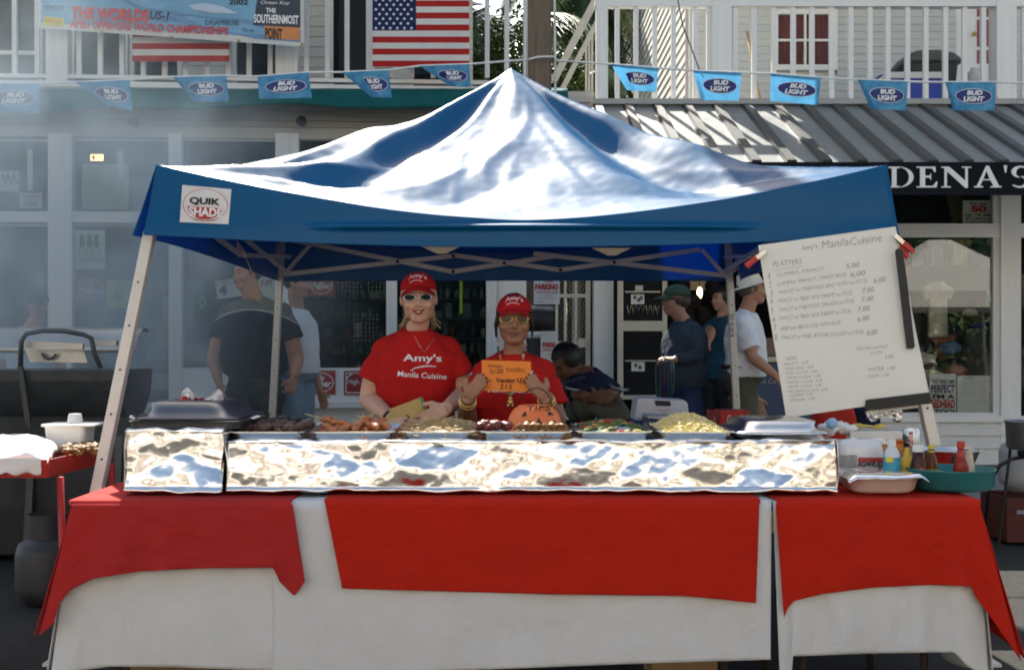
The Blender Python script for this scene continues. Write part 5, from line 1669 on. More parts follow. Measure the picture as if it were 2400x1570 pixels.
def person(label, base, h, heading, skin, shirt, pants, head, hheading=None, hpitch=0.0, hroll=0.0, hs=1.0, female=False, w=1.0, belly=0.0,
           sleeve=0.55, shorts=False, arms=None, hands=None, armw=1.0, voxel=.008, shoulder_z=None, sh_half=None, J=None, shirt_z=None, shcenter=None, fw=1.0, neck_r=None, tuck=False, group=None):
    """standing (or, with J, posed) figure; arms: {'a': (elbow, wrist), 'b': ...} world points, a is the figure's right side"""
    base = Vector(base)
    t = thing("person", label, "person", base, group)
    Rm = Rmat(heading)
    L = lambda x, y, z: base + Rm @ Vector((x, y, z))
    head = Vector(head)
    hM = Rmat(hheading if hheading is not None else heading, hpitch, hroll)
    lat, dep = Rm @ Vector((1,0,0)), Rm @ Vector((0,1,0))
    shz = shoulder_z if shoulder_z is not None else base.z + .812*h
    shh = sh_half if sh_half is not None else (.108 if female else .122)*h
    sc = Vector(shcenter) if shcenter is not None else Vector((base.x, base.y, shz))
    hipc = L(0, 0, .52*h); hipc = Vector((hipc.x, hipc.y, base.z+.52*h))
    if J and 'hip' in J: hipc = Vector(J['hip'])
    sp = sc - hipc
    neckb = sc + sp.normalized()*.028*h
    dn = sp.normalized()*.036*h
    Jt = {'shA': sc - lat*shh - dn, 'shB': sc + lat*shh - dn}
    arms = arms or {}
    for k, sgn in (('a', -1), ('b', 1)):
        S = Jt['shA' if k == 'a' else 'shB']
        if k in arms: Jt['el'+k], Jt['wr'+k] = Vector(arms[k][0]), Vector(arms[k][1])
        else:
            Jt['el'+k] = S + lat*sgn*.035*h + Vector((0,0,-.175*h)); Jt['wr'+k] = Jt['el'+k] + Rm @ Vector((sgn*.005, -.05*h, -.145*h))
    for k, sgn in (('A', -1), ('B', 1)):
        if J and 'knee'+k in J:
            Jt['hip'+k] = hipc + lat*sgn*.052*h; Jt['kn'+k], Jt['an'+k] = Vector(J['knee'+k]), Vector(J['ankle'+k])
        else:
            Jt['hip'+k] = hipc + lat*sgn*.052*h + Vector((0,0,-.02*h)); Jt['kn'+k] = L(sgn*.058*h, -.005*h, .285*h); Jt['an'+k] = L(sgn*.06*h, .01*h, .045*h)
    prof = [(-.12, .070, .058), (0, .098 if female else .092, .072), (.16, .092, .070), (.36, .080 if female else .084, .064), (.62, .094, .078 if female else .072), (.82, .100, .066), (.94, .078, .056), (1.03, .050, .047), (1.065, .043, .042)]
    def torso(mb, k, add, t0=-1, t1=9, shk=1.0):
        rings = []
        for (tt, a, b) in prof:
            if tt < t0 or tt > t1: continue
            bel = belly*math.exp(-((tt-.28)/.32)**2)
            ww = w if tt < .9 else 1.0
            c = hipc + sp*tt - dep*(bel*.5)*h
            rings.append(sring(c, lat, dep, (a*ww)*h*k+add, (b*(.55+.45*w)+bel*.6)*h*k+add))
        mb.loft(rings)
    # skin: one continuous body
    mb = MB()
    torso(mb, .93, -.004, -1, 1.2)
    head_geo(mb, head, hM @ Matrix.Diagonal((fw, 1, 1)), hs)
    nr = neck_r or (.046 if female else .056)
    mb.tube([head + hM @ Vector((0,.018,-.05)), head + hM @ Vector((0,.022,-.10)), neckb*.6 + head*.4 - Vector((0,0,.05)), neckb - sp.normalized()*.04], [nr*hs, nr*hs, nr*1.03*hs, nr*1.12*hs], 14)
    ar = armw*h
    for k in 'ab':
        S = Jt['shA' if k == 'a' else 'shB']; E, Wr = Jt['el'+k], Jt['wr'+k]
        ua = E - S; fa = Wr - E
        mb.tube([S - ua*.04 + Vector((0,0,.0)), S + ua*.2, S + ua*.55, S+ua*.85, E, E + fa*.22, E + fa*.55, Wr], [.020*ar, .027*ar, .030*ar, .026*ar, .0245*ar, .0255*ar, .0215*ar, .0155*ar], 12)
        hd = (hands or {}).get(k, {})
        sd = -1 if k == 'a' else 1
        d_ = Vector(hd.get('dir', fa)); pn = Vector(hd.get('palm', -lat*sd if k == 'a' else -lat*sd))
        hand(mb, Wr, d_, pn, hd.get('thumb', (1 if k == 'a' else -1)), hd.get('curl', .35), hd.get('s', h/1.72), rad=hd.get('rad', max(.0088, voxel*1.15)), fan=hd.get('fan', 3.5), tips=hd.get('tips'))
    for k, sgn in (('A', -1), ('B', 1)):
        hp, kn, an = Jt['hip'+k], Jt['kn'+k], Jt['an'+k]
        mb.tube([hp, hp.lerp(kn, .3), hp.lerp(kn, .75), kn, kn.lerp(an, .3), kn.lerp(an, .7), an], [.052*h*.95, .050*h*w, .038*h, .032*h, .033*h, .024*h, .021*h], 12)
        fd = Rm @ Vector((0,-1,0))
        if J and 'toe'+k in J: fd = (Vector(J['toe'+k])-an).normalized()
        mb.tube([an + Vector((0,0,-.01)), an + fd*.06 + Vector((0,0,-.025*h)), an + fd*.15 + Vector((0,0,-.03*h))], [.024*h, .022*h, .014*h], 10)
    body = put("body", remesh(mb, voxel, 4), skin, t)
    # shirt
    wr = lambda p: .0065*noise.noise(Vector((p.x*9, p.y*9, p.z*6.5))) + .004*noise.noise(p*19)
    mb = MB()
    torso(mb, 1.02, .012, -.01 if tuck else -.13, 1.2)
    for k in 'ab':
        S = Jt['shA' if k == 'a' else 'shB']; E = Jt['el'+k]; ua = E-S
        rr = [.026*ar, .037*ar+.006, .040*ar+.008]
        mb.ell(S, .030*ar+.006, 14, 10)
        pts = [S, S + ua*min(.3, sleeve*.5), S + ua*min(1, sleeve)]
        if sleeve > 1:
            fa = Jt['wr'+k]-E; pts = [S - ua*.02, S+ua*.4, E, E+fa*.5, E+fa*.93]; rr = [.028*ar+.006, .036*ar+.005, .031*ar+.005, .028*ar+.004, .023*ar+.003]
        mb.tube(pts, rr, 14)
        mb.tube([sc + sp.normalized()*.016*h, sc.lerp(S, .5) + sp.normalized()*.004*h, S], [.030*h, .034*h, .032*ar+.007], 12)
    sh = put("shirt", remesh(mb, voxel, 9, wrinkle=wr), shirt, t)
    # trousers or shorts
    mb = MB()
    torso(mb, 1.0, .010 if not tuck else .012, -.13, .12 if not tuck else .17)
    for k in 'AB':
        hp, kn, an = Jt['hip'+k], Jt['kn'+k], Jt['an'+k]
        if shorts: mb.tube([hp, hp.lerp(kn, .4), hp.lerp(kn, .93)], [.058*h, .056*h*w, .052*h], 14)
        else: mb.tube([hp, hp.lerp(kn, .4), kn, kn.lerp(an, .5), kn.lerp(an, .97)], [.058*h, .055*h*w, .042*h, .040*h, .036*h], 14)
    put("shorts" if shorts else "trousers", remesh(mb, .012, 4, wrinkle=wr), pants, t)
    for k in 'AB':
        an = Jt['an'+k]; fd = Rm @ Vector((0,-1,0))
        if J and 'toe'+k in J: fd = (Vector(J['toe'+k])-an).normalized()
        sm = MB().tube([an - fd*.06 + Vector((0,0,-.018*h)), an + fd*.02 + Vector((0,0,-.015*h)), an + fd*.09 + Vector((0,0,-.024*h)), an + fd*.19 + Vector((0,0,-.03*h))], [.022*h, .030*h, .026*h, .016*h], 12)
        put("shoe", remesh(sm, .01, 2), BLACK, t)
    return t, head, hM, sh, body, Jt

def worn_cap(t, head, M, m, s=1.0, brim=.075, tilt=0.0, text=None, name="cap", tm=None):
    Mt = M @ Matrix.Rotation(tilt, 3, 'X')
    T = lambda p: Vector(head) + Mt @ (Vector(p)*s)
    mb = MB(); n = 28; rows = 9; vs = []
    for i in range(rows+1):
        a = (math.pi/2)*i/rows
        for j in range(n):
            b = 2*math.pi*j/n
            r = math.cos(a)**.8
            vs.append(T((.081*r*math.cos(b), .012+.102*r*math.sin(b), .030+.085*math.sin(a)**.9)))
    fs = [(i*n+j, i*n+(j+1)%n, (i+1)*n+(j+1)%n, (i+1)*n+j) for i in range(rows) for j in range(n)]
    mb.add(vs, fs); mb.f.append(tuple(range(n-1,-1,-1))); mb.m.append(0)
    cap = mb.build(name, m, t, smooth=True)
    def bf(u, v):
        a = (u-.5)*2
        x = .072*a*(1-.12*v)
        edge = math.sqrt(max(0, 1-a*a*.98))
        y = -.012 -.070*edge - brim*v*edge**.7 + .0
        z = .036 - .030*a*a - .030*v*edge + .004
        return T((x, y, z))
    MB().sheet(20, 8, bf, .004).build("brim", m, cap, smooth=True)
    MB().ell(T((0,.012,.116)), .007*s, 8, 5).build("button", m, cap, smooth=True)
    if text:
        bv_ = bvh_of(cap)
        A, B, C = T((-.040,-.3,.090)), T((.040,-.3,.090)), T((-.040,-.3,.062))
        rd = Mt @ Vector((0,1,0))
        letter(text, tm or WHITEINK, cap, A, B, C, bvh=bv_, off=.0015, ray=rd, bold=.015, arc=.35)
        # flourish below the name
        pts = []
        for k in range(13):
            u = k/12
            p = T((-.034+.056*u, -.3, .056+.008*math.sin(u*3)))
            hit = bv_.ray_cast(p, rd)
            if hit[0] is not None: pts.append(hit[0]-rd*.001)
        if len(pts) > 3: MB().tube(pts, .0014, 5).build("lettering", tm or WHITEINK, cap)
    return cap

def glasses(t, head, M, frame_m, lens_m, s=1.0, rx=.027, rz=.017, y=-.100, z=.004):
    T = lambda p: Vector(head) + M @ (Vector(p)*s)
    g = MB()
    lens = []
    for sx in (-1, 1):
        ring = []
        for k in range(20):
            a = 2*math.pi*k/20
            ring.append(T((sx*.034 + rx*math.cos(a), y + .016*((sx*.034+rx*math.cos(a))/.06)**2*1.2, z + rz*math.sin(a)*(1+.15*math.cos(a)*sx))))
        g.tube(ring, .0019*s, 6, closed=True)
        lens.append(ring)
        g.tube([T((sx*.060, y+.020, z+.004)), T((sx*.072, y+.05, z+.006)), T((sx*.078, y+.105, z))], .0022*s, 6)
    g.tube([T((-.010, y+.002, z+.004)), T((0, y-.002, z+.007)), T((.010, y+.002, z+.004))], .0022*s, 6)
    gl = g.build("sunglasses", frame_m, t, smooth=True)
    for ring in lens:
        c = sum(ring, Vector())/len(ring) - M @ Vector((0,.004,0))
        mb = MB().add(ring+[c], [(k, (k+1) % 20, 20) for k in range(20)])
        mb.build("lens", lens_m, gl, smooth=True)
    return gl

def mouth(t, head, M, smile=True, s=1.0, m=LIP):
    T = lambda p: Vector(head) + M @ (Vector(p)*s)
    up, lo = [], []
    for k in range(9):
        a = -1+2*k/8
        cv = .010*a*a if smile else .002*a*a
        y = -.0955 + .016*a*a
        up.append(T((.027*a, y, -.058 + cv*.9 + .0015*math.cos(a*6)))); lo.append(T((.025*a, y+.001, -.070 + cv*1.7 + (.0 if smile else .002))))
    o = MB().tube(up, [.0015,.0028,.0034,.0036,.0034,.0036,.0034,.0028,.0015], 6).tube(lo, [.0015,.003,.004,.0046,.0048,.0046,.004,.003,.0015], 6).build("lips", m, t, smooth=True)
    if smile:
        vs = [p + M @ Vector((0,.0015,-.001)) for p in up] + [p + M @ Vector((0,.0015,.001)) for p in lo]
        MB().add(vs, [(k, k+1, 9+k+1, 9+k) for k in range(8)]).build("teeth", TEETH, t, smooth=True)

def eyes(t, head, M, s=1.0, brow=None):
    T = lambda p: Vector(head) + M @ (Vector(p)*s)
    e = MB()
    for sx in (-1, 1):
        e.ell(T((sx*.030,-.0805,.004)), (.011*s,.006*s,.0045*s), 10, 6, M=M.to_4x4())
        e.tube([T((sx*.014,-.0925,.021)), T((sx*.030,-.0885,.026)), T((sx*.046,-.074,.021))], [.003*s,.0036*s,.002*s], 6)
    e.build("eyes", brow or mat("dark_eye", (.03,.02,.015), .4, 0, 0), t, smooth=True)

def hair_shell(t, head, M, m, r=(.080,.100,.094), c=(0,.024,.030), s=1.0, cut=-.055, name="hair", extra=None, side=.0):
    """hair mass covering skull, open at the face"""
    T = lambda p: Vector(head) + M @ (Vector(p)*s)
    mb = MB(); nu, nv = 30, 18; vs = []; keep = {}
    for i in range(nv+1):
        a = -math.pi/2 + math.pi*i/nv
        for j in range(nu):
            b = 2*math.pi*j/nu
            k = 1+.05*noise.noise(Vector((math.cos(b)*4, math.sin(b)*4, a*9)))
            vs.append((c[0]+r[0]*math.cos(a)*math.cos(b)*k, c[1]+r[1]*math.cos(a)*math.sin(b)*k, c[2]+r[2]*math.sin(a)*k))
    fs = []
    for i in range(nv):
        for j in range(nu):
            q = [i*nu+j, i*nu+(j+1)%nu, (i+1)*nu+(j+1)%nu, (i+1)*nu+j]
            mx = sum(vs[p][1] for p in q)/4; mz = sum(vs[p][2] for p in q)/4
            if mx < -.035+side and mz < .055: continue
            if mz < cut and mx < .02: continue
            fs.append(q)
    mb.add([T(v) for v in vs], fs)
    if extra: extra(mb, T)
    return mb.build(name, m, t, smooth=True)

red_tee = cloth_mat("red_tshirt", lin(180, 30, 26), 0.85, 0.0, bump=.2, bs=500, var=.06, wr=.35, ws=11)
red_cap = cloth_mat("red_cap_cloth", lin(172, 24, 28), 0.8, 0.0, bump=.2, bs=500, var=.05)
dark_pants = cloth_mat("dark_trouser_cloth", (.018,.02,.022), .85)
gold = mat("gold", (.75,.52,.18), .25, .9, 0)
silver = mat("silver", (.7,.7,.68), .25, .9, 0)
lens_d = mat("dark_lens", (.008,.011,.010), .15, 0, 0, spec=.12)
lens_b = mat("smoky_lens", (.09,.065,.04), .15, 0, 0, spec=.25)

TIPS1, TIPS2 = [], []
nailm = mat('dark_red_nail', (.14,.012,.016), .25, 0, 0)
def nails(t, tips):
    for p, d_, n_ in tips:
        q = d_.to_track_quat('Y', 'Z').to_matrix().to_4x4()
        MB().ell(p - d_*.003, (.0046,.0062,.0030), 8, 6, M=q).build('nail', nailm, t, smooth=True)
# --- vendor with blond hair (left)
hd = P(981, 699, 4.80)
t1, hc, hM, sh, bd, J1 = person("woman with blond hair in red shirt, red cap and sunglasses holding an envelope", (px_at(975,4.88), 4.90, 0), 1.585, 0.04, SK_F, red_tee, dark_pants, hd, hheading=0.05, hroll=-.03, female=True, w=1.16, belly=.015, fw=1.09,
    sleeve=.62, armw=1.10, voxel=.0052, shcenter=P(975, 793, 4.86), sh_half=.146,
    arms={'a': (P(862, 935, 4.86), P(921, 985, 4.56)), 'b': (P(1092, 922, 4.86), P(1046, 957, 4.52))},
    hands={'a': dict(dir=(.55,-.55,-.45), palm=(.3,.6,-.7), curl=.45, rad=.0078), 'b': dict(dir=(-.85,-.06,-.50), palm=(-.1,.9,-.3), curl=.28, rad=.0076, fan=4.5, tips=TIPS1)})
nails(t1, TIPS1)
worn_cap(t1, hc, hM, red_cap, 1.0, .055, tilt=-.13, text="Amy's")
glasses(t1, hc, hM, silver, lens_d, rx=.024, rz=.0135, z=.0)
mouth(t1, hc, hM, True)
blond = mat("blond_hair", (.52,.42,.24), .5, 0, .25, 60, .3, 200)
def pony(mb, T):
    r_ = random.Random(5)
    for k in range(36):
        sx = r_.choice((-1, 1)); a = r_.uniform(0, 1)
        p0 = T((sx*r_.uniform(.05,.07), r_.uniform(.04,.08), r_.uniform(-.03,.0)))
        p1 = T((sx*r_.uniform(.045,.065), r_.uniform(.06,.09), -.07-.02*a)); p2 = T((sx*r_.uniform(.05,.095), r_.uniform(.06,.09), -.11-.03*a))
        mb.tube([p0, p1, p2], [.003,.003,.0015], 4)
    mb.ell(T((0,.10,-.02)), .04*1.0, 12, 8)
hair_shell(t1, hc, hM, blond, extra=pony, r=(.079,.098,.085), cut=-.04)
bsh = bvh_of(sh)
def shirt_text(s, x0, y0, x1, y1, hgt, Y, par, bvh_, bold=.0, shear=0.0, m=WHITEINK, nm="lettering"):
    A = P(x0, y0, Y); B = P(x1, y1, Y)
    up = Vector((0,0,hgt*Y/F))
    letter(s, m, par, A+up, B+up, A, bold=bold, shear=shear, bvh=bvh_, off=.0035, name=nm)
shirt_text("Amy's", 943, 851, 1033, 853, 22, 4.7, sh, bsh, .02)
shirt_text("Manila Cuisine", 930, 882, 1045, 890, 13, 4.7, sh, bsh, .006, .1)
pts = []
for k in range(15):
    u = k/14
    p = P(950+62*u, 868-8*math.sin(u*2.2)+(3 if u < .1 else 0), 4.5)
    h_ = bsh.ray_cast(p, Vector((0,1,0)))
    if h_[0] is not None: pts.append(h_[0]+Vector((0,-.002,0)))
MB().tube(pts, [.002+.0015*math.sin(i/14*3.1) for i in range(len(pts))], 5).build("lettering", WHITEINK, sh)
def surf_line(bvh_, pxs, Y0, r, m, par, nm, off=.003):
    q = []
    for x, y in pxs:
        h_ = bvh_.ray_cast(P(x, y, Y0), Vector((0,1,0)))
        if h_[0] is not None: q.append(h_[0]+Vector((0,-off,0)))
    if len(q) > 2: MB().tube(q, r, 5).build(nm, m, par, smooth=True)
surf_line(bsh, [(950, 778), (955, 790), (962, 803), (972, 817), (978, 826), (984, 818), (994, 805), (1002, 790), (1008, 777)], 4.4, .0008, silver, t1, "necklace")
# wrist strap and rings
def bangle(t, c, axis, r, th, m, nm="bracelet"):
    ax = Vector(axis).normalized(); x = ax.orthogonal().normalized(); y = ax.cross(x)
    MB().tube([Vector(c)+x*r*math.cos(2*math.pi*k/20)+y*r*math.sin(2*math.pi*k/20) for k in range(20)], th, 8, closed=True).build(nm, m, t, smooth=True)
bangle(t1, J1['wra'].lerp(J1['ela'], .08), J1['wra']-J1['ela'], .031, .0075, mat("dark_purple_band", (.03,.015,.03), .5), "wristband")
MB().ell(J1['wra'].lerp(J1['ela'], .08)+Vector((0,-.033,-.004)), (.014,.006,.014)).build("watch_face", mat("pink_watch", (.5,.25,.3), .3), t1, smooth=True)
# tan envelope in her hands
EY = .035
env = thing("envelope", "tan paper envelope with green edge held by the blond woman", "envelope", P(945, 1000, 4.52))
ev = [P(914, 958, 4.55), P(986, 931, 4.57), P(1002, 962, 4.55), P(1010, 1000, 4.54), P(900, 1012, 4.54)]
MB().prism(ev[::-1], (0,.006,0)).build("paper", mat("tan_paper", (.56,.36,.13), .8, 0, .05), env)
MB().prism([P(984, 933, 4.565), P(990, 931, 4.565), P(1000, 956, 4.545), P(993, 960, 4.545)][::-1], (0,.003,0)).build("edge_band", mat("green_band", (.04,.25,.09), .6), env)
letter("2", INK, env, P(951, 971, 4.52), P(962, 976, 4.52), P(945, 987, 4.51), off=.006)

# --- vendor holding the orange card (right)
hd = P(1205, 750, 4.72)
t2, hc, hM, sh, bd, J2 = person("woman in red shirt and red cap with bead necklace holding up an orange card", (px_at(1203,4.78), 4.80, 0), 1.50, 0.0, SK_T, red_tee, dark_pants, hd, hheading=0.0, hpitch=-.02, hs=.97, female=True, w=1.22, belly=.02, fw=1.10,
    sleeve=.72, armw=1.12, voxel=.0052, shcenter=P(1204, 845, 4.765), sh_half=.127,
    arms={'a': (P(1095, 990, 4.72), P(1096, 932, 4.405)), 'b': (P(1305, 985, 4.72), P(1277, 932, 4.405))},
    hands={'a': dict(dir=(.62,-.06,.78), palm=(0,1,0), curl=.14, s=.72, rad=.0070, fan=2.4, tips=TIPS2), 'b': dict(dir=(-.62,-.06,.78), palm=(0,1,0), curl=.14, s=.72, rad=.0070, fan=2.4, tips=TIPS2)})
nails(t2, TIPS2)
worn_cap(t2, hc, hM, red_cap, .97, .060, tilt=-.10, text="Amy's")
glasses(t2, hc, hM, gold, lens_b, s=.97, rx=.026, rz=.018, z=.0)
mouth(t2, hc, hM, False, .97, mat("brown_lip", (.22,.06,.05), .45, 0, 0))
blackhair = mat("black_hair", (.012,.010,.009), .45, 0, .2, 60, .3, 200)
def sidehair(mb, T):
    for sx in (-1, 1):
        for k in range(14):
            z0 = .03-.004*k
            mb.tube([T((sx*.070, -.045+.008*k, .035)), T((sx*.082, -.035+.008*k, -.02)), T((sx*.080, -.02+.008*k, -.075))], [.006,.007,.003], 5)
hair_shell(t2, hc, hM, blackhair, s=.97, extra=sidehair, r=(.081,.100,.092), cut=-.075)
bsh2 = bvh_of(sh)
shirt_text("Manila Cuisine", 1142, 922, 1258, 924, 13, 4.5, sh, bsh2, .006, .1)
shirt_text("s", 1240, 884, 1252, 884, 14, 4.5, sh, bsh2, .02)
# bead necklace: single beads on a cord
beadc = [mat("bead_gold", (.55,.38,.10), .3, .6, 0), mat("bead_purple", (.12,.03,.16), .3, 0, 0), mat("bead_green", (.05,.16,.08), .3, 0, 0), mat("bead_white", (.6,.58,.5), .3, 0, 0)]
path = [(1166, 800), (1167, 815), (1169, 828), (1171, 842), (1174, 860), (1180, 885), (1187, 910), (1192, 930), (1196, 936), (1200, 930), (1208, 908), (1216, 884), (1224, 860), (1228, 842), (1230, 828), (1232, 815), (1233, 800)]
nk = thing("bead_necklace", "string of gold, purple and green beads round the right vendor's neck", "necklace", P(1200, 935, 4.6))
pts = []
for (a, b) in zip(path[:-1], path[1:]):
    n_ = max(1, int(math.hypot(b[0]-a[0], b[1]-a[1])/6.5))
    for k in range(n_): pts.append((a[0]+(b[0]-a[0])*k/n_, a[1]+(b[1]-a[1])*k/n_))
cord = []
beads = MB()
for i, (x, y) in enumerate(pts):
    h_ = bsh2.ray_cast(P(x, y, 4.3), Vector((0,1,0)))
    p = (h_[0] if h_[0] is not None and h_[0].y < 4.85 else P(x, y, 4.70)) + Vector((0,-.008,0))
    cord.append(p)
    m2 = MB().ell(p, .0062, 8, 6)
    m2.build("bead", beadc[(i*7+i//3) % 4], nk, smooth=True)
pd = cord[len(cord)//2]
MB().ell(pd+Vector((0,-.004,-.012)), (.008,.004,.010)).ell(pd+Vector((0,-.004,-.026)), (.012,.005,.012)).ell(pd+Vector((-.009,-.004,-.040)), (.006,.004,.008)).ell(pd+Vector((.009,-.004,-.040)), (.006,.004,.008)).build("pendant", gold, nk, smooth=True)
for k in 'ab':
    ax = J2['wr'+k]-J2['el'+k]
    bangle(t2, J2['wr'+k].lerp(J2['el'+k], .07), ax+Vector((.05 if k == 'a' else -.05,0,0)), .032, .0035, gold)
    bangle(t2, J2['wr'+k].lerp(J2['el'+k], .15), ax, .034, .003, gold)
# orange vendor card
card = thing("id_card", "bright orange vendor card held up in both hands", "card", P(1187, 918, 4.38))
Yk = 4.425
cq = [P(1129, 844, Yk), P(1244, 847, Yk), P(1244, 919, Yk), P(1129, 915, Yk)]
MB().prism(cq[::-1], (0,.003,0)).build("card_sheet", mat("orange_card_paper", (.90,.26,.03), .7, 0, .03), card)
kb = Yk-.001
brown = mat("dark_brown_ink", (.12,.035,.01), .7, 0, 0)
def ct_(s, x0, y0, x1, y1, **k): letter(s, brown, card, P(x0, y0, kb), P(x1, y0+.02*(x1-x0), kb), P(x0, y1, kb), **k)
ct_("Fantasy", 1143, 853, 1178, 863, shear=.4); ct_("Fest 2002", 1147, 864, 1180, 875, shear=.4)
ct_("Food/Bev.", 1187, 861, 1231, 868); 
MB().bar(P(1187, 870.5, kb), P(1232, 871.5, kb), .0015, .0015, up=(0,1,0)).build("underline", brown, card)
ct_("Fri.", 1140, 886, 1154, 894); ct_("Vendor I.D.", 1162, 885, 1232, 896, bold=.03)
ct_("215", 1170, 900, 1201, 912, shear=.15); 
MB().bar(P(1138, 907, kb), P(1151, 907.4, kb), .0015, .0015, up=(0,1,0)).build("blank_line", brown, card)

# --- man in grey and navy shirt (left, behind the tent)
greyn = cloth_mat("grey_navy_tshirt", (.14,.135,.10), .85)
# shirt is grey above the piping line, navy below (dyed panels)
nt = greyn.node_tree
tc = nt.nodes.new("ShaderNodeTexCoord"); sx_ = nt.nodes.new("ShaderNodeSeparateXYZ")
nt.links.new(tc.outputs["Object"], sx_.inputs[0])
ab = nt.nodes.new("ShaderNodeMath"); ab.operation = 'MULTIPLY'
nt.links.new(sx_.outputs["X"], ab.inputs[0]); nt.links.new(sx_.outputs["X"], ab.inputs[1])
ml = nt.nodes.new("ShaderNodeMath"); ml.operation = 'MULTIPLY_ADD'; ml.inputs[1].default_value = 0.9
nt.links.new(ab.outputs[0], ml.inputs[0]); nt.links.new(sx_.outputs["Z"], ml.inputs[2])
rp = nt.nodes.new("ShaderNodeValToRGB"); rp.color_ramp.interpolation = 'CONSTANT'
mr = nt.nodes.new("ShaderNodeMapRange"); mr.inputs[1].default_value, mr.inputs[2].default_value = 0.9, 1.9
nt.links.new(ml.outputs[0], mr.inputs[0]); nt.links.new(mr.outputs[0], rp.inputs[0])
zp = (P(600, 727, 8.0).z - 0.15)          # piping height above the sidewalk
e0 = rp.color_ramp.elements
e0[0].position, e0[0].color = 0.0, (.010,.013,.022,1)
e0[1].position, e0[1].color = (zp-.9)-.004, (.5,.5,.46,1)
e2 = e0.new((zp-.9)+.004); e2.color = (.14,.135,.10,1)
nt.links.new(rp.outputs[0], nt.nodes["Principled BSDF"].inputs["Base Color"])
greenpants = cloth_mat("dark_green_trousers", (.022,.03,.022), .9)
hd = P(578, 642, 8.05)
t3, hc, hM, sh, bd, J3 = person("large man in grey and navy shirt standing behind the left rear tent leg", (px_at(597,8.1), 8.12, .15), 1.80, R(-14), SK_M, greyn, greenpants, hd, hheading=R(-42), hs=1.05, w=1.42, belly=.035, sleeve=.62, armw=1.15, voxel=.009, neck_r=.068,
    shcenter=P(598, 712, 8.10), sh_half=.225, arms={'a': (P(500, 838, 8.05), P(512, 893, 7.92)), 'b': (P(697, 836, 8.05), P(690, 886, 7.92))},
    hands={'a': dict(dir=(.25,-.15,-.95), palm=(.7,.6,0), curl=.25, rad=.0105), 'b': dict(dir=(-.25,-.1,-.95), palm=(-.7,.6,0), curl=.85, rad=.0105)})
mouth(t3, hc, hM, False, 1.05)
brownhair = mat("brown_hair", (.06,.035,.02), .5, 0, .2, 60, .3, 200)
eyes(t3, hc, hM, 1.05)
hair_shell(t3, hc, hM, brownhair, s=1.05, r=(.078,.097,.091), cut=-.03)
# --- man in white shirt and denim shorts
whtee = cloth_mat("white_tshirt", (.74,.75,.77), .85, wr=.35, ws=9)
denim = cloth_mat("pale_denim", (.20,.30,.40), .9, bump=.4, bs=600, var=.2)
hd = P(697, 664, 8.5)
t4, hc, hM, sh, bd, J4 = person("man in white shirt and pale denim shorts looking right beside large man", (px_at(692,8.55), 8.56, .15), 1.72, R(72), SK_M, whtee, denim, hd, hheading=R(80), w=1.15, belly=.02, sleeve=.6, shorts=True, voxel=.010, tuck=True,
    shcenter=P(694, 735, 8.56), sh_half=.17, arms={'a': (P(660, 800, 8.35), P(676, 852, 8.3))})
eyes(t4, hc, hM); mouth(t4, hc, hM, False)
hair_shell(t4, hc, hM, blackhair, r=(.077,.096,.090), cut=-.02)
MB().tube(sring(Vector((px_at(692,8.55), 8.56, zpx(858, 8.5))), Vector((0,1,0)), Vector((1,0,0)), .165, .135), .016, 6, closed=True).build("belt", BLACK, t4, smooth=True)
surf_line(bvh_of(sh), [(700, 700), (708, 715), (716, 735), (722, 755), (726, 765)], 7.9, .004, mat("red_beads", (.3,.04,.05), .4), t4, "bead_string")
# --- man with green cap and bead strands
denims = cloth_mat("dark_denim_shirt", (.040,.058,.082), .9, bump=.3, bs=500, var=.2, wr=.4, ws=9)
jeans = cloth_mat("blue_jeans", (.03,.05,.12), .9, bump=.4, bs=600, var=.2)
hd = P(1583, 704, 8.2)
t5, hc, hM, sh, bd, J5 = person("man in dark denim shirt and green cap carrying bead strands", (px_at(1606,8.2), 8.22, .12), 1.62, R(-68), SK_M, denims, jeans, hd, hheading=R(-78), hs=1.0, w=1.22, belly=.035, sleeve=1.2, voxel=.009, tuck=True,
    shcenter=P(1606, 762, 8.22), sh_half=.165, arms={'b': (P(1632, 836, 7.98), P(1580, 842, 7.90))}, hands={'b': dict(dir=(-1,-.1,.0), palm=(0,.3,-1), curl=.6, rad=.0105)})
worn_cap(t5, hc, hM, cloth_mat("faded_green_cap", (.05,.085,.055), .85, var=.2), 1.03, .075, tilt=.0)
eyes(t5, hc, hM); mouth(t5, hc, hM, False)
hair_shell(t5, hc, hM, brownhair, r=(.077,.094,.070), c=(0,.026,.0), cut=-.03)
surf_line(bvh_of(bd), [(1556, 730)]*1, 7, .001, BLACK, t5, "x") if False else None
MB().tube(sring(Vector((px_at(1606,8.2), 8.22, zpx(883, 8.2))), Vector((0,1,0)), Vector((1,0,0)), .165, .155), .020, 6, closed=True).build("belt", BLACK, t5, smooth=True)
bs_c = [(.04,.30,.22), (.05,.08,.35), (.20,.03,.22), (.03,.10,.30), (.05,.25,.15)]
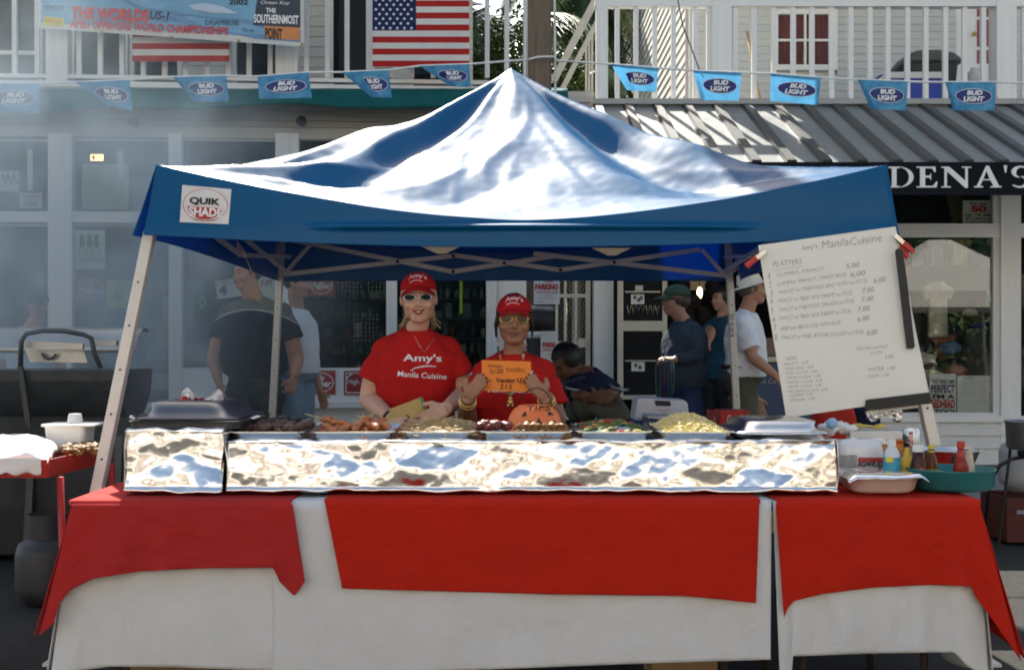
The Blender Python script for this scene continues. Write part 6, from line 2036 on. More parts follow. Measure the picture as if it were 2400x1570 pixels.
for k, (x0, x1, y1) in enumerate(((1538, 1546, 938), (1549, 1556, 930), (1558, 1566, 938), (1566, 1572, 940), (1574, 1579, 925))):
    g_ = ["green and blue", "dark blue", "purple", "blue", "teal"][k]
    Yq = 7.84-.012*k
    MB().tube([P(1556, 838, Yq), P(x0, 846, Yq), P(x0-1, 880, Yq), P(x0+1, y1-8, Yq), P((x0+x1)/2, y1, Yq), P(x1, y1-8, Yq), P(x1+1, 880, Yq), P(x1, 846, Yq)], .0045, 6, closed=True).build("bead_strand", mat("beads_%d" % k, tuple(q*.4 for q in bs_c[k]), .3, 0, .3, 150), None, smooth=True,
        label="%s bead strand hanging from the capped man's hand, %s" % (g_, ["leftmost", "second from left", "in the middle", "second from right", "rightmost"][k]), cat="bead strand", group="bead strands in the man's hand")
# --- man in white shirt, straw hat, khaki shorts
khaki = cloth_mat("khaki_green_shorts", (.095,.10,.07), .9, bump=.3, bs=400, var=.15)
hd = P(1764, 676, 8.02)
t6, hc, hM, sh, bd, J6 = person("man in white shirt and khaki shorts with pale straw hat walking behind menu board", (px_at(1745,8.0), 8.04, .15), 1.70, R(78), SK_M, whtee, khaki, hd, hheading=R(86), w=1.12, belly=.02, sleeve=.75, shorts=True, voxel=.009, tuck=True,
    shcenter=P(1744, 742, 8.04), sh_half=.17, arms={'a': (P(1765, 838, 7.82), P(1822, 884, 7.72))}, hands={'a': dict(dir=(.7,-.1,-.6), palm=(0,.6,-.4), curl=.4, rad=.0105)})
eyes(t6, hc, hM); mouth(t6, hc, hM, False)
hair_shell(t6, hc, hM, mat("grey_brown_hair", (.10,.085,.07), .5, 0, .2, 60), r=(.077,.095,.075), c=(0,.026,.005), cut=-.03)
straw = mat("pale_straw", (.66,.60,.46), .8, 0, .12, 60, .3, 200)
mbh = MB()
Th = lambda p: hc + (Matrix.Rotation(R(-16), 3, 'Y') @ (hM @ Vector(p)))
n = 32; vs = []
for rr, zz in ((.165, .020), (.15, .024), (.088, .034), (.080, .07), (.066, .12), (.03, .128), (.002, .128)):
    for j in range(n):
        a = 2*math.pi*j/n
        vs.append(Th((rr*math.cos(a), .012+rr*1.12*math.sin(a), zz)))
mbh.add(vs, [(i*n+j, i*n+(j+1)%n, (i+1)*n+(j+1)%n, (i+1)*n+j) for i in range(6) for j in range(n)])
mbh.f.append(tuple(range(n-1,-1,-1))); mbh.m.append(0)
mbh.build("straw_hat", straw, t6, smooth=True)
MB().tube(sring(Vector((px_at(1745,8.0), 8.04, zpx(860, 8.0))), Vector((0,1,0)), Vector((1,0,0)), .165, .150), .022, 6, closed=True).build("belt", BLACK, t6, smooth=True)
lm = MB(); lump(lm, P(1700, 893, 7.92), .075, 2.0, (.75,.7,1.0), 14, 10)
lm.build("belt_pouch", mat("navy_pouch", (.02,.022,.03), .7), t6, smooth=True)
surf_line(bvh_of(sh), [(1752, 706), (1764, 716), (1776, 728), (1786, 742)], 7.5, .007, mat("dark_strap", (.03,.03,.02), .6), t6, "neck_strap")
letter("KEY WEST", mat("navy_ink", (.05,.06,.10), .7, 0, 0), sh, P(1699, 735, 7.6), P(1722, 735, 7.6), P(1699, 750, 7.6), bvh=bvh_of(sh), off=.004)
letter("RACE WEEK", MATS["navy_ink"], sh, P(1697, 756, 7.6), P(1720, 756, 7.6), P(1697, 790, 7.6), bvh=bvh_of(sh), off=.004)
# --- seated person in navy shirt
navytee = cloth_mat("navy_tshirt", (.013,.021,.052), .9, var=.15)
greyp = cloth_mat("grey_green_trousers", (.10,.10,.08), .9, var=.15)
Ys = 7.25
t7, hc, hM, sh, bd, J7 = person("seated person in navy shirt slumped in folding chair behind the right vendor", (px_at(1370,Ys), Ys, .15), 1.70, R(40), SK_D, navytee, greyp, P(1326, 850, Ys-.05), hheading=R(-60), hpitch=R(35), hs=1.0, w=1.15, sleeve=.85, voxel=.010,
    shcenter=P(1384, 880, Ys), sh_half=.145, J={'hip': P(1372, 955, Ys+.05), 'kneeA': P(1400, 950, Ys-.25), 'ankleA': P(1462, 985, Ys-.35), 'toeA': P(1500, 1000, Ys-.4), 'kneeB': P(1440, 945, Ys+.1), 'ankleB': P(1475, 1010, Ys), 'toeB': P(1510, 1015, Ys)},
    arms={'a': (P(1352, 925, Ys-.2), P(1392, 932, Ys-.32)), 'b': (P(1440, 922, Ys-.05), P(1398, 930, Ys-.25))}, armw=.95)
hair_shell(t7, hc, hM, blackhair, s=1.05, r=(.083,.100,.096), cut=-.06)
b7 = bvh_of(sh)
letter("university", mat("grey_blue_ink", (.16,.2,.26), .7, 0, 0), sh, P(1325, 898, 6.7), P(1384, 882, 6.7), P(1325, 908, 6.7), bvh=b7, off=.004)
fc = thing("folding_chair", "black folding camp chair under the seated person", "chair", (px_at(1370,Ys), Ys, 0))
tubem = mat("black_chair_tube", (.03,.03,.035), .35, .5)
zs0 = zpx(978, Ys)
MB().box((px_at(1318,Ys), Ys-.18, zs0-.06), (px_at(1425,Ys), Ys+.25, zs0-.03)).build("seat", cloth_mat("black_canvas", (.012,.012,.014), .9), fc, bevel=.01)
for (a, b, dy) in (((1318, 905), (1365, 1010), -.32), ((1420, 1010), (1325, 1040), -.28), ((1330, 1000), (1420, 1180), -.3), ((1418, 1000), (1330, 1180), -.3), ((1330, 1000), (1420, 1180), .25), ((1418, 1000), (1330, 1180), .25)):
    MB().tube([P(*a, Ys+dy), P(*b, Ys+dy)], .012, 8).build("frame_tube", tubem, fc, smooth=True)
for sx in (1316, 1430):
    MB().tube([P(sx, 900, Ys-.3), P(sx+8, 908, Ys-.31), P(sx+30, 914, Ys-.3), P(sx+42, 913, Ys-.25)], .011, 8).build("arm_tube", mat("grey_chair_tube", (.3,.3,.3), .3, .8), fc, smooth=True)
# --- shop woman in teal shirt
t8, hc, hM, sh, bd, J8 = person("woman in teal shirt behind the shop counter, half hidden by the tent leg", (px_at(1690,9.95), 9.98, .17), 1.62, R(-50), SK_M, cloth_mat("teal_tshirt", (.014,.055,.085), .85), dark_pants, P(1693, 700, 9.95), hheading=R(-70), female=True, sleeve=.5, voxel=.012,
    shcenter=P(1692, 752, 9.98), sh_half=.16, arms={'a': (P(1668, 778, 9.85), P(1662, 800, 9.72))})
eyes(t8, hc, hM); mouth(t8, hc, hM, False)
hair_shell(t8, hc, hM, blackhair, r=(.084,.104,.10), cut=-.1)
# --- man in dark cap seen through the smoke
t9, hc, hM, sh, bd, J9 = person("man in dark cap and pale blue shirt in the smoke at far left", (px_at(70,8.7), 8.7, .15), 1.60, R(20), SK_M, cloth_mat("pale_blue_shirt", (.42,.50,.56), .85), jeans, P(88, 716, 8.66), hheading=R(15), w=1.15, sleeve=.6, voxel=.012,
    shcenter=P(70, 778, 8.7), sh_half=.18)
worn_cap(t9, hc, hM, cloth_mat("dark_blue_cap", (.02,.03,.05), .8), 1.05, .06)
surf_line(bvh_of(sh), [(50, 745), (58, 752), (66, 760), (75, 772), (84, 785), (92, 800)], 8.1, .010, BLACK, t9, "camera_strap")
mouth(t9, hc, hM, False); eyes(t9, hc, hM)
# ------------------------------------------------------------------ goods and signs in the left shop windows
def wl(px, py, v): return LP.w(px, py, v)
def sign(name, label, cat, box, v, m, th=.006, plane=LP, group=None, tilt=0.0):
    x0, y0, x1, y1 = box
    t = thing(name, label, cat, plane.w((x0+x1)/2, y1, v), group)
    q = [(x0, y0), (x1, y0), (x1, y1), (x0, y1)]
    cx, cy = (x0+x1)/2, (y0+y1)/2
    q = [(cx+(x-cx)*math.cos(tilt)-(y-cy)*math.sin(tilt), cy+(x-cx)*math.sin(tilt)+(y-cy)*math.cos(tilt)) for x, y in q]
    MB().prism([plane.w(x, y, v) for x, y in q][::-1], (0, th, 0)).build("panel", m, t)
    return t
def stext(t, s, box, v, m, plane=LP, **k):
    x0, y0, x1, y1 = box
    letter(s, m, t, plane.w(x0, y0, v), plane.w(x1, y0, v), plane.w(x0, y1, v), off=.003, **k)
def soval(t, cx, cy, rx, ry, v, m, w=None, plane=LP, name="oval"):
    n = 32; vs = []
    if w is None:
        vs = [plane.w(cx+rx*math.cos(2*math.pi*k/n), cy-ry*math.sin(2*math.pi*k/n), v) for k in range(n)]
        MB().prism(vs[::-1], (0, .0015, 0)).build(name, m, t)
    else:
        mb = MB()
        for k in range(n):
            a = 2*math.pi*k/n
            vs += [plane.w(cx+rx*math.cos(a), cy-ry*math.sin(a), v), plane.w(cx+(rx-w)*math.cos(a), cy-(ry-w)*math.sin(a), v)]
        mb.add(vs, [(2*k, 2*((k+1) % n), 2*((k+1) % n)+1, 2*k+1) for k in range(n)]).build(name, m, t)
SIGNRED = mat("sign_red", (.42,.045,.035), .5, 0, .06, 8)
def pepper(label, box, v, dim=False):
    t = sign("soda_sign", label, "sign", box, v, SIGNRED)
    x0, y0, x1, y1 = box
    w_, h_ = x1-x0, y1-y0
    soval(t, (x0+x1)/2, (y0+y1)/2, w_*.45, h_*.42, v-.004, WHITEINK, 2.2)
    stext(t, "Dr", (x0+w_*.42, y0+h_*.18, x0+w_*.66, y0+h_*.50), v-.005, WHITEINK, bold=.03, shear=.2)
    stext(t, "Pepper", (x0+w_*.14, y0+h_*.40, x0+w_*.88, y0+h_*.78), v-.006, WHITEINK, bold=.03, shear=.2)
    return t
VG = 0.05       # just inside the glass
pepper("red soda sign with white oval hanging in the left shop window", (176, 650, 246, 706), VG)
pepper("red soda sign with white oval on the white panel below the shop window", (712, 868, 786, 924), -0.024)
pepper("red soda sign with white oval high in the window behind the tent", (724, 640, 782, 694), VG)
t = sign("soda_sign", "dark red sign beginning High on the white panel left of the blond woman", "sign", (806, 869, 866, 925), -0.024, mat("sign_dark_red", (.30,.03,.03), .5))
for (x0, y0, x1, y1) in ((810, 873, 862, 875), (810, 919, 862, 921), (810, 875, 812, 919)):
    MB().prism([LP.w(x, y, -.029) for x, y in ((x0,y0),(x1,y0),(x1,y1),(x0,y1))][::-1], (0,.001,0)).build("border", WHITEINK, t)
stext(t, "High", (815, 889, 841, 903), -.029, WHITEINK)
MB().prism([LP.w(x, y, -.029) for x, y in ((812,884),(824,874),(828,874),(812,888))][::-1], (0,.001,0)).build("border", WHITEINK, t)
t = sign("soda_sign", "dark grey green sign with a pale corner below the red soda sign", "sign", (178, 745, 244, 796), VG, mat("sign_slate", (.06,.09,.10), .5))
stext(t, "HighPoint", (186, 772, 236, 782), VG-.005, mat("grey_ink", (.3,.34,.34), .6, 0, 0))
t = sign("sale_sign", "yellow handwritten sale sign behind the left front tent leg", "sign", (250, 658, 318, 721), VG, mat("fluorescent_yellow_paper", (.62,.66,.10), .7), tilt=R(3))
stext(t, "SALE", (273, 664, 308, 677), VG-.006, INK); stext(t, "5", (267, 681, 286, 705), VG-.006, INK, bold=.05); stext(t, "00", (290, 682, 298, 687), VG-.006, INK); stext(t, "ST ROW", (272, 711, 308, 717), VG-.006, INK)
t = sign("poster", "white poster with three green dancing figures in the left shop window", "poster", (172, 540, 246, 631), VG, PAPER)
grn = mat("green_ink", (.05,.22,.07), .7, 0, 0)
for cx in (192, 210, 226):
    soval(t, cx, 556, 6, 7, VG-.006, grn, name="figure"); soval(t, cx, 570, 7, 10, VG-.0065, grn, name="figure")
    for dx in (-1, 1):
        MB().bar(LP.w(cx+dx*3, 578, VG-.007), LP.w(cx+dx*7, 590, VG-.007), .006, .001, up=(0,1,0)).build("figure", grn, t)
        MB().bar(LP.w(cx+dx*7, 590, VG-.007), LP.w(cx+dx*3, 602, VG-.007), .006, .001, up=(0,1,0)).build("figure", grn, t)
stext(t, "TOXIC WASTE", (177, 605, 241, 614), VG-.006, INK)
t = sign("poster", "brown paper poster hanging beside the left rear tent leg", "poster", (443, 596, 512, 649), VG, mat("brown_paper", (.26,.13,.06), .8))
t = sign("notice", "large pale printed notice in the upper left shop window", "notice", (192, 386, 301, 492), VG, mat("pale_grey_paper", (.50,.50,.46), .8))
for k in range(11):
    stext(t, ("NOTICE TO ALL SHOPPERS", "ALL SALES FINAL NO REFUNDS", "SHIRTS AND SHOES REQUIRED")[k % 3] if k else "NOTICE", (200 if k else 228, 391+k*8.5, 290-(k*13) % 30 if k else 262, 395+k*8.5), VG-.005, mat("faint_ink", (.26,.26,.25), .7, 0, 0))
t = sign("lamp_sign", "small glowing exit style lamp in the upper left shop window", "lamp sign", (212, 362, 242, 377), VG+.3, emit_mat("warm_lamp", (1.0, .62, .25), 2.2))
MB().prism([LP.w(x, y, VG+.29) for x, y in ((216,365),(222,365),(222,374),(216,374))][::-1], (0,.002,0)).build("figure", mat("lamp_red", (.3,.05,.02), .5), t)
t = sign("paper_strip", "white vertical paper strip beside the printed notice", "sign", (276, 354, 290, 416), VG-.012, PAPER, tilt=R(-4))
t = sign("paper_strip", "white vertical paper strip in the far left upper window", "sign", (64, 352, 76, 448), VG, PAPER)
t = sign("box_sign", "white box with red print low in the far left upper window", "sign", (45, 452, 98, 488), VG, PAPER)
stext(t, "T-SHIRTS", (50, 456, 94, 466), VG-.005, REDINK, bold=.02); stext(t, "SALE", (58, 471, 86, 482), VG-.005, REDINK, bold=.02)
t = sign("poster", "white picture poster at the left edge of the upper window", "poster", (-6, 401, 44, 449), VG, PAPER)
for k in range(6): soval(t, 6+k*6.5, 415+(k*11) % 22, 4, 7, VG-.006, mat("grey_print_ink", (.18,.18,.2), .7, 0, 0), name="figure")
t = sign("notice", "white sign with large black 4 behind the large man's shoulder", "sign", (506, 654, 575, 697), VG, PAPER, tilt=R(-8))
stext(t, "4", (514, 668, 532, 692), VG-.008, INK, bold=.05); stext(t, "GOOD", (520, 658, 566, 665), VG-.008, INK)
t = sign("notice", "white sign with red print between the two men", "sign", (594, 650, 692, 712), VG, PAPER)
stext(t, "JUST", (610, 656, 640, 672), VG-.008, REDINK, bold=.03)
t = sign("mileage_sign", "green sign with white zero behind the large man's arm", "sign", (455, 686, 493, 733), VG+.01, mat("sign_green", (.03,.14,.08), .5))
stext(t, "0", (466, 693, 482, 724), VG, mat("pale_green_ink", (.45,.5,.42), .7, 0, 0), bold=.02)
t = sign("mileage_sign", "green sign with white zero in the smoky far left window", "sign", (72, 636, 112, 680), VG, MATS["sign_green"])
stext(t, "0", (86, 642, 103, 673), VG-.006, MATS["pale_green_ink"], bold=.02)
t = sign("price_card", "yellow price card on the hanging shirts", "price card", (372, 760, 438, 797), VG+.02, mat("dull_yellow_card", (.42,.42,.10), .7))
stext(t, "2 FOR 10", (380, 766, 430, 776), VG+.012, INK); stext(t, "SHIRTS", (384, 781, 426, 790), VG+.012, INK)
t = sign("blue_panel", "blue display panel behind the left front tent leg", "panel", (247, 722, 322, 900), VG+.015, mat("blue_board", (.03,.12,.25), .5))
# hanging shirts with printed lines
def hanging_shirt(label, px, py, w_, h_, m, lines, v):
    t = thing("hanging_shirt", label, "shirt", LP.w(px, py+h_, v), "shirts hanging in the window")
    pts = [(-.18,0),(-.5,.10),(-.42,.36),(-.28,.30),(-.28,1),(.28,1),(.28,.30),(.42,.36),(.5,.10),(.18,0),(.08,.05),(-.08,.05)]
    MB().prism([LP.w(px+x*w_, py+y*h_, v) for x, y in pts], (0, .02, 0)).build("shirt", m, t, bevel=.006)
    for k, (s, mm) in enumerate(lines):
        stext(t, s, (px-w_*.2, py+h_*(.22+.11*k), px+w_*.2, py+h_*(.22+.11*k+.07)), v-.004, mm)
tees = [cloth_mat("grey_tee_%d" % k, c, .9) for k, c in enumerate(((.34,.34,.32),(.30,.30,.30),(.42,.41,.38),(.20,.22,.24)))]
hanging_shirt("grey printed shirt hanging left of the large man, upper left", 352, 650, 86, 120, tees[0], (("60", REDINK), ("I AM NOT", INK), ("EXPERIENCED", INK)), VG+.03)
hanging_shirt("grey printed shirt hanging closest to the large man's shoulder", 432, 650, 86, 120, tees[1], (("GOOD", REDINK), ("AGED TO", INK), ("PERFECTION", INK)), VG+.035)
hanging_shirt("pale printed shirt hanging below the two upper shirts", 392, 688, 100, 130, tees[2], (("50", REDINK), ("THIS IS WHAT", INK), ("50 LOOKS LIKE", INK), ("AND MORE", INK)), VG+.06)
# shelves of folded shirts
shelf = thing("shirt_shelf", "dark shelf of folded shirts behind the left front tent leg", "shelf", LP.w(400, 960, .3))
for py in (848, 914, 790):
    a, b = LP.pt(322, py+6, .12), LP.pt(490, py, .12)
    MB().box((a.x, .12, a.z), (b.x, .5, b.z)).build("shelf_board", DARK, lb, local=True).parent = lb
    q = [LP.w(322, py, .12), LP.w(490, py, .12), LP.w(490, py+6, .12), LP.w(322, py+6, .12)]
    MB().prism(q[::-1], (0, .38, 0)).build("board", mat("dark_shelf_wood", (.03,.03,.03), .7), shelf)
for o in [o for o in list(lb.children) if o.name.startswith("shelf_board")]:
    bpy.data.objects.remove(o)
rs = random.Random(11)
k = 0
places = ["leftmost", "second from left", "middle", "fourth from left", "rightmost"]
for row, (py, hgt) in enumerate(((847, 42), (913, 40))):
    for i, (x0, x1) in enumerate(((342, 392), (396, 424), (427, 455), (458, 482)) if row == 0 else ((325, 348), (352, 402), (406, 428), (431, 456), (462, 482))):
        t = thing("shirt_stack", "stack of folded grey shirts, %s on the %s shelf" % (places[i], "upper" if row == 0 else "lower"), "folded shirts", LP.w((x0+x1)/2, py, .15), "folded shirt stacks")
        n_ = 7; hh = hgt*(.8+.2*rs.random())
        for q in range(n_):
            ya = py-hh*q/n_-.6; yb = py-hh*(q+1)/n_
            dx = rs.uniform(-1.2,1.2)
            MB().prism([LP.w(x, y, .14) for x, y in ((x0+dx,yb),(x1+dx,yb),(x1+dx,ya),(x0+dx,ya))][::-1], (0,.25,0)).build("folded_shirt", tees[(k+q) % 3], t, bevel=.003)
        k += 1
# dark shelf units and small goods behind the vendors: bottles, boxes, strings of beads
gm = [mat("goods_%d" % i, tuple(q*.45 for q in c), .5, 0, .3, 30) for i, c in enumerate(((.05,.10,.08),(.30,.28,.22),(.06,.08,.12),(.22,.05,.05),(.10,.16,.14),(.40,.38,.30),(.02,.03,.03),(.12,.20,.10)))]
su = thing("display_rack", "dark display rack crowded with small souvenirs behind the two vendors", "rack", LP.w(950, 862, .5))
for py in (700, 745, 790, 830, 862):
    MB().prism([LP.w(x, y, .35) for x, y in ((705,py),(1140,py),(1140,py+4),(705,py+4))][::-1], (0,.35,0)).build("shelf", MATS["dark_shelf_wood"], su)
for row, py in enumerate((700, 745, 790, 830, 862)):
    x = 712
    while x < 1130:
        w_ = rs.uniform(7, 22); hgt = rs.uniform(12, 34)
        kind = rs.random()
        Yv = .38+.08*rs.random()
        c = LP.w(x+w_/2, py-1, Yv)
        s_ = c.y/F
        mm = gm[rs.randrange(8)]
        lab = "small %s souvenir on the rack behind the vendors, shelf %d" % ("boxed" if kind < .5 else "round", row+1)
        if kind < .5:
            MB().box((c.x-w_*s_/2, c.y, c.z), (c.x+w_*s_/2, c.y+.06, c.z+hgt*s_)).build("souvenir_box", mm, su)
        else:
            r_ = w_*s_*.45
            MB().lathe([(r_*.7, 0), (r_, .1*hgt*s_), (r_*rs.uniform(.6,1.1), .6*hgt*s_), (r_*.35, .85*hgt*s_), (r_*.3, hgt*s_)], c+Vector((0,.04,0)), 10).build("souvenir_bottle", mm, su, smooth=True)
        x += w_+rs.uniform(2, 8)
# bead strings hanging in the window
bw_ = mat("pearl_bead", (.55,.56,.52), .3, 0, 0)
bc = thing("bead_curtain", "rows of small pale bead strings hanging in the dark window", "bead display", LP.w(850, 860, .12))
sph = MB().ell((0,0,0), .0065, 6, 4).mesh("bead", bw_, None, True)
cnt = 0
for (xa, xb, ya, yb, sxp, syp) in ((793, 850, 655, 690, 9, 9), (864, 912, 655, 690, 9, 9), (830, 884, 738, 800, 9, 10)):
    x = xa
    while x <= xb:
        y = ya
        st_ = MB().tube([LP.w(x, ya-4, VG+.05), LP.w(x, yb+2, VG+.05)], .001, 3).build("cord", bw_, bc)
        while y <= yb:
            if rs.random() < .8 and cnt < 280:
                p = LP.w(x+rs.uniform(-1,1), y, VG+.05) - Vector(bc.location)
                mobj("bead", sph, bc, Matrix.Translation(p)); cnt += 1
            y += syp
        x += sxp
t = sign("round_sticker", "round white sticker with letter B low in the window right of the men", "sticker", (722, 836, 730, 846), VG-.03, PAPER)
soval(t, 726, 841, 8, 9, VG-.034, PAPER); stext(t, "B", (722, 836, 730, 846), VG-.037, INK, bold=.03)
t = sign("tape_strip", "yellow green hanging strip in the window between the vendors", "strip", (1077, 655, 1084, 735), VG, mat("lime_strip", (.35,.45,.03), .6))
# taped no-parking notices by the gate
NP = Plane(0.0, 8.325, 0.0)
for (bx, lab, part) in (((1251, 640, 1312, 713), "white no parking notice with red letters hanging by the security gate", 0), ((1267, 776, 1307, 848), "lower no parking notice half hidden behind the right vendor", 1)):
    t = sign("parking_notice", lab, "notice", bx, 0.0, PAPER, plane=NP)
    x0, y0, x1, y1 = bx
    if not part:
        stext(t, "NO", (1278, 652, 1297, 662), -.008, REDINK, plane=NP, bold=.04); stext(t, "PARKING", (1254, 665, 1308, 679), -.008, REDINK, plane=NP, bold=.05)
        stext(t, "TOW AWAY ZONE", (1256, 683, 1308, 688), -.008, REDINK, plane=NP, bold=.02); stext(t, "BY ORDER", (1274, 692, 1294, 695), -.008, REDINK, plane=NP); stext(t, "KEY WEST POLICE", (1262, 698, 1300, 701), -.008, REDINK, plane=NP); stext(t, "DATE 11", (1258, 706, 1278, 709), -.008, INK, plane=NP)
    else:
        stext(t, "PARK", (1272, 802, 1304, 813), -.008, REDINK, plane=NP, bold=.05); stext(t, "TOW AWAY", (1272, 818, 1304, 823), -.008, REDINK, plane=NP, bold=.02); stext(t, "POLICE", (1284, 829, 1303, 832), -.008, REDINK, plane=NP)

# ------------------------------------------------------------------ right shop: cabinet, counter, window goods
wr_ = lambda px, py, v: RP.w(px, py, v)
cab = thing("jewellery_cabinet", "cream framed jewellery cabinet with black panels beside the white pillar", "cabinet", wr_(1505, 935, -.1))
def cabq(x0, y0, x1, y1, v, th, m, nm, par=None, bev=.004):
    return MB().prism([wr_(x, y, v) for x, y in ((x0,y0),(x1,y0),(x1,y1),(x0,y1))][::-1], (0, th, 0)).build(nm, m, par or cab, bevel=bev)
velvet = mat("black_velvet", (.010,.009,.009), .95, 0, .3, 30)
for x0, y0, x1, y1 in ((1448, 560, 1461, 936), (1553, 560, 1564, 936), (1461, 752, 1553, 776), (1461, 926, 1553, 936)):
    cabq(x0, y0, x1, y1, -.15, .05, CREAM, "frame")
cabq(1461, 560, 1553, 752, -.125, .02, velvet, "velvet_panel", bev=0); cabq(1461, 776, 1553, 926, -.125, .02, velvet, "velvet_panel", bev=0)
cabq(1465, 682, 1548, 686, -.15, .02, CREAM, "rail"); cabq(1465, 844, 1548, 847, -.15, .02, CREAM, "rail")
for bx in ((1479, 690, 1510, 713), (1480, 848, 1511, 870), (1489, 669, 1507, 681), (1480, 759, 1493, 769)):
    cabq(*bx, -.14, .006, PAPER if bx[0] < 1485 else CREAM, "price_card", bev=0)
rj = random.Random(2)
for k in range(7):
    x = 1470+k*11
    MB().tube([wr_(x, 716, -.135), wr_(x+4, 728+rj.uniform(0,12), -.14), wr_(x+9, 716, -.135)], .0018, 5).build("necklace", gold if k % 2 else silver, cab)
dmark = mat("card_print", (.12,.12,.12), .7, 0, 0)
for (cx, cy) in ((1488, 697), (1497, 703), (1503, 698), (1490, 856), (1500, 861)):
    soval(cab, cx, cy, 4, 5, -.142, dmark, plane=RP, name="card_print")
# counter with blue front
ct2 = thing("shop_counter", "blue fronted shop counter with cream frame behind the capped man", "counter", wr_(1740, 1010, .25))
cq_ = lambda x0, y0, x1, y1, v, th, m, nm: cabq(x0, y0, x1, y1, v, th, m, nm, ct2)
cq_(1640, 838, 1960, 1040, .2, .5, mat("counter_blue", (.03,.06,.15), .5), "front_panel")
cq_(1632, 836, 1970, 848, .15, .6, CREAM, "top_rail"); cq_(1628, 848, 1641, 1040, .17, .04, CREAM, "corner_post")
cq_(1645, 792, 1960, 834, .25, .4, mat("counter_goods_tray", (.24,.15,.12), .6, 0, .6, 60), "goods_tray")
letter("The Key West Bead Co.", mat("pale_ink", (.45,.45,.42), .7, 0, 0), ct2, wr_(1665, 888, .195), wr_(1822, 888, .195), wr_(1665, 902, .195), off=.003)
# lamp and round hats in the dark shop
lampt = thing("shop_lamp", "glowing oval lamp inside the dark shop above the capped man", "lamp", wr_(1640, 700, 1.2))
MB().ell(wr_(1640, 686, 1.2), (.028, .02, .06), 12, 9).build("bulb", emit_mat("lamp_glow", (1.0,.62,.28), 5.0), lampt, smooth=True)
MB().tube([wr_(1640, 672, 1.2), wr_(1640, 600, 1.2)], .005, 6).build("cord", BLACK, lampt)
t = sign("white_poster", "pale bright poster in the shop behind the lamp", "poster", (1602, 640, 1665, 680), 1.6, mat("pale_poster", (.5,.48,.44), .7), plane=RP)
for i, (x, y) in enumerate(((1598, 668), (1622, 705), (1646, 738), (1612, 735), (1672, 672))):
    hh_ = thing("sun_hat", "dark round sun hat on the shop rack, %s" % ("leftmost", "below the lamp", "lowest by the teal shirt", "lower left", "upper right")[i], "hat", wr_(x, y, .9), "hats on the shop rack")
    c = wr_(x, y, .9)
    MB().lathe([(.085, -.01), (.09, 0), (.055, .012), (.05, .05), (.03, .065), (.002, .068)], c, 20, M=Matrix.Rotation(R(70), 4, 'X')).build("hat", mat("dark_felt", (.025,.022,.022), .9, 0, .3, 20), hh_, smooth=True)
# right window: mannequin-like clothes display, hats, signs
def wsign(name, label, cat, box, v, m, tilt=0.0): return sign(name, label, cat, box, v, m, plane=RP, tilt=tilt)
t = wsign("sticker_sign", "white joke sign with large red 50 in the upper right window", "sign", (2257, 470, 2334, 523), .06, PAPER)
stext(t, "I'm not", (2274, 474, 2314, 480), .05, INK, plane=RP, bold=.03); stext(t, "50", (2276, 482, 2312, 498), .05, REDINK, plane=RP, bold=.05)
stext(t, "I'm 18 with", (2262, 500, 2328, 507), .05, INK, plane=RP, bold=.03); stext(t, "32 years of", (2262, 509, 2328, 516), .05, INK, plane=RP, bold=.03); stext(t, "experience", (2262, 517, 2328, 522), .05, INK, plane=RP, bold=.03)
t = wsign("mileage_sign", "green mile zero sign at the right edge of the shop window", "sign", (2312, 679, 2334, 717), .05, mat("mile_green", (.02,.20,.12), .5))
stext(t, "MILE", (2315, 682, 2331, 692), .04, WHITEINK, plane=RP, bold=.02); stext(t, "0", (2318, 694, 2328, 707), .04, WHITEINK, plane=RP, bold=.03)
t = wsign("joke_sign", "white sign with black and red words about a redhead in the window corner", "sign", (2178, 876, 2241, 972), .06, PAPER)
for s, y0, y1, m_, x0 in (("NOT ONLY AM I", 889, 899, INK, 2184), ("PERFECT", 901, 920, mat("purple_ink", (.06,.03,.15), .7, 0, 0), 2182), ("I'M A", 924, 934, INK, 2186), ("REDHEAD", 936, 956, REDINK, 2182), ("TOO!", 959, 970, INK, 2190)):
    stext(t, s, (x0, y0, 2238, y1), .05, m_, plane=RP, bold=.04)
t = wsign("notice", "white typed notice at the right corner of the shop window", "notice", (2244, 880, 2328, 972), .06, PAPER)
stext(t, "NOTICE", (2262, 884, 2282, 888), .05, INK, plane=RP)
for k in range(12):
    stext(t, ("please do not lean on the glass", "all sales are final no returns", "we accept cash and travel checks")[k % 3], (2248, 893+k*6.2, 2322-(k*17) % 22, 896+k*6.2), .05, MATS["faint_ink"], plane=RP)
gar = [cloth_mat("garment_%d" % i, tuple(min(.8, q*1.5) for q in c), .9, var=.4) for i, c in enumerate(((.22,.19,.16),(.30,.10,.07),(.06,.12,.10),(.40,.34,.20),(.10,.14,.24),(.03,.03,.035),(.46,.42,.36)))]
mk = thing("mannequin", "mannequin with cream hat and grey striped dress at the right of the window", "mannequin", wr_(2285, 900, .6))
MB().loft([sring(wr_(2285, y, .6), Vector((1,0,0)), Vector((0,1,0)), a*10.8/F, b_*10.8/F) for y, a, b_ in ((900, 36, 22), (840, 32, 20), (800, 24, 18), (776, 28, 16), (768, 12, 9))]).build("dress", cloth_mat("striped_grey_dress", (.12,.12,.11), .9, var=.5), mk, smooth=True)
MB().ell(wr_(2276, 748, .6), (.06, .07, .085)).build("head", mat("mannequin_brown", (.10,.06,.04), .6), mk, smooth=True)
MB().lathe([(.10, 0), (.105, .005), (.075, .012), (.07, .05), (.045, .075), (.002, .082)], wr_(2273, 741, .6), 20).build("hat", mat("cream_hat", (.62,.55,.40), .8), mk, smooth=True)
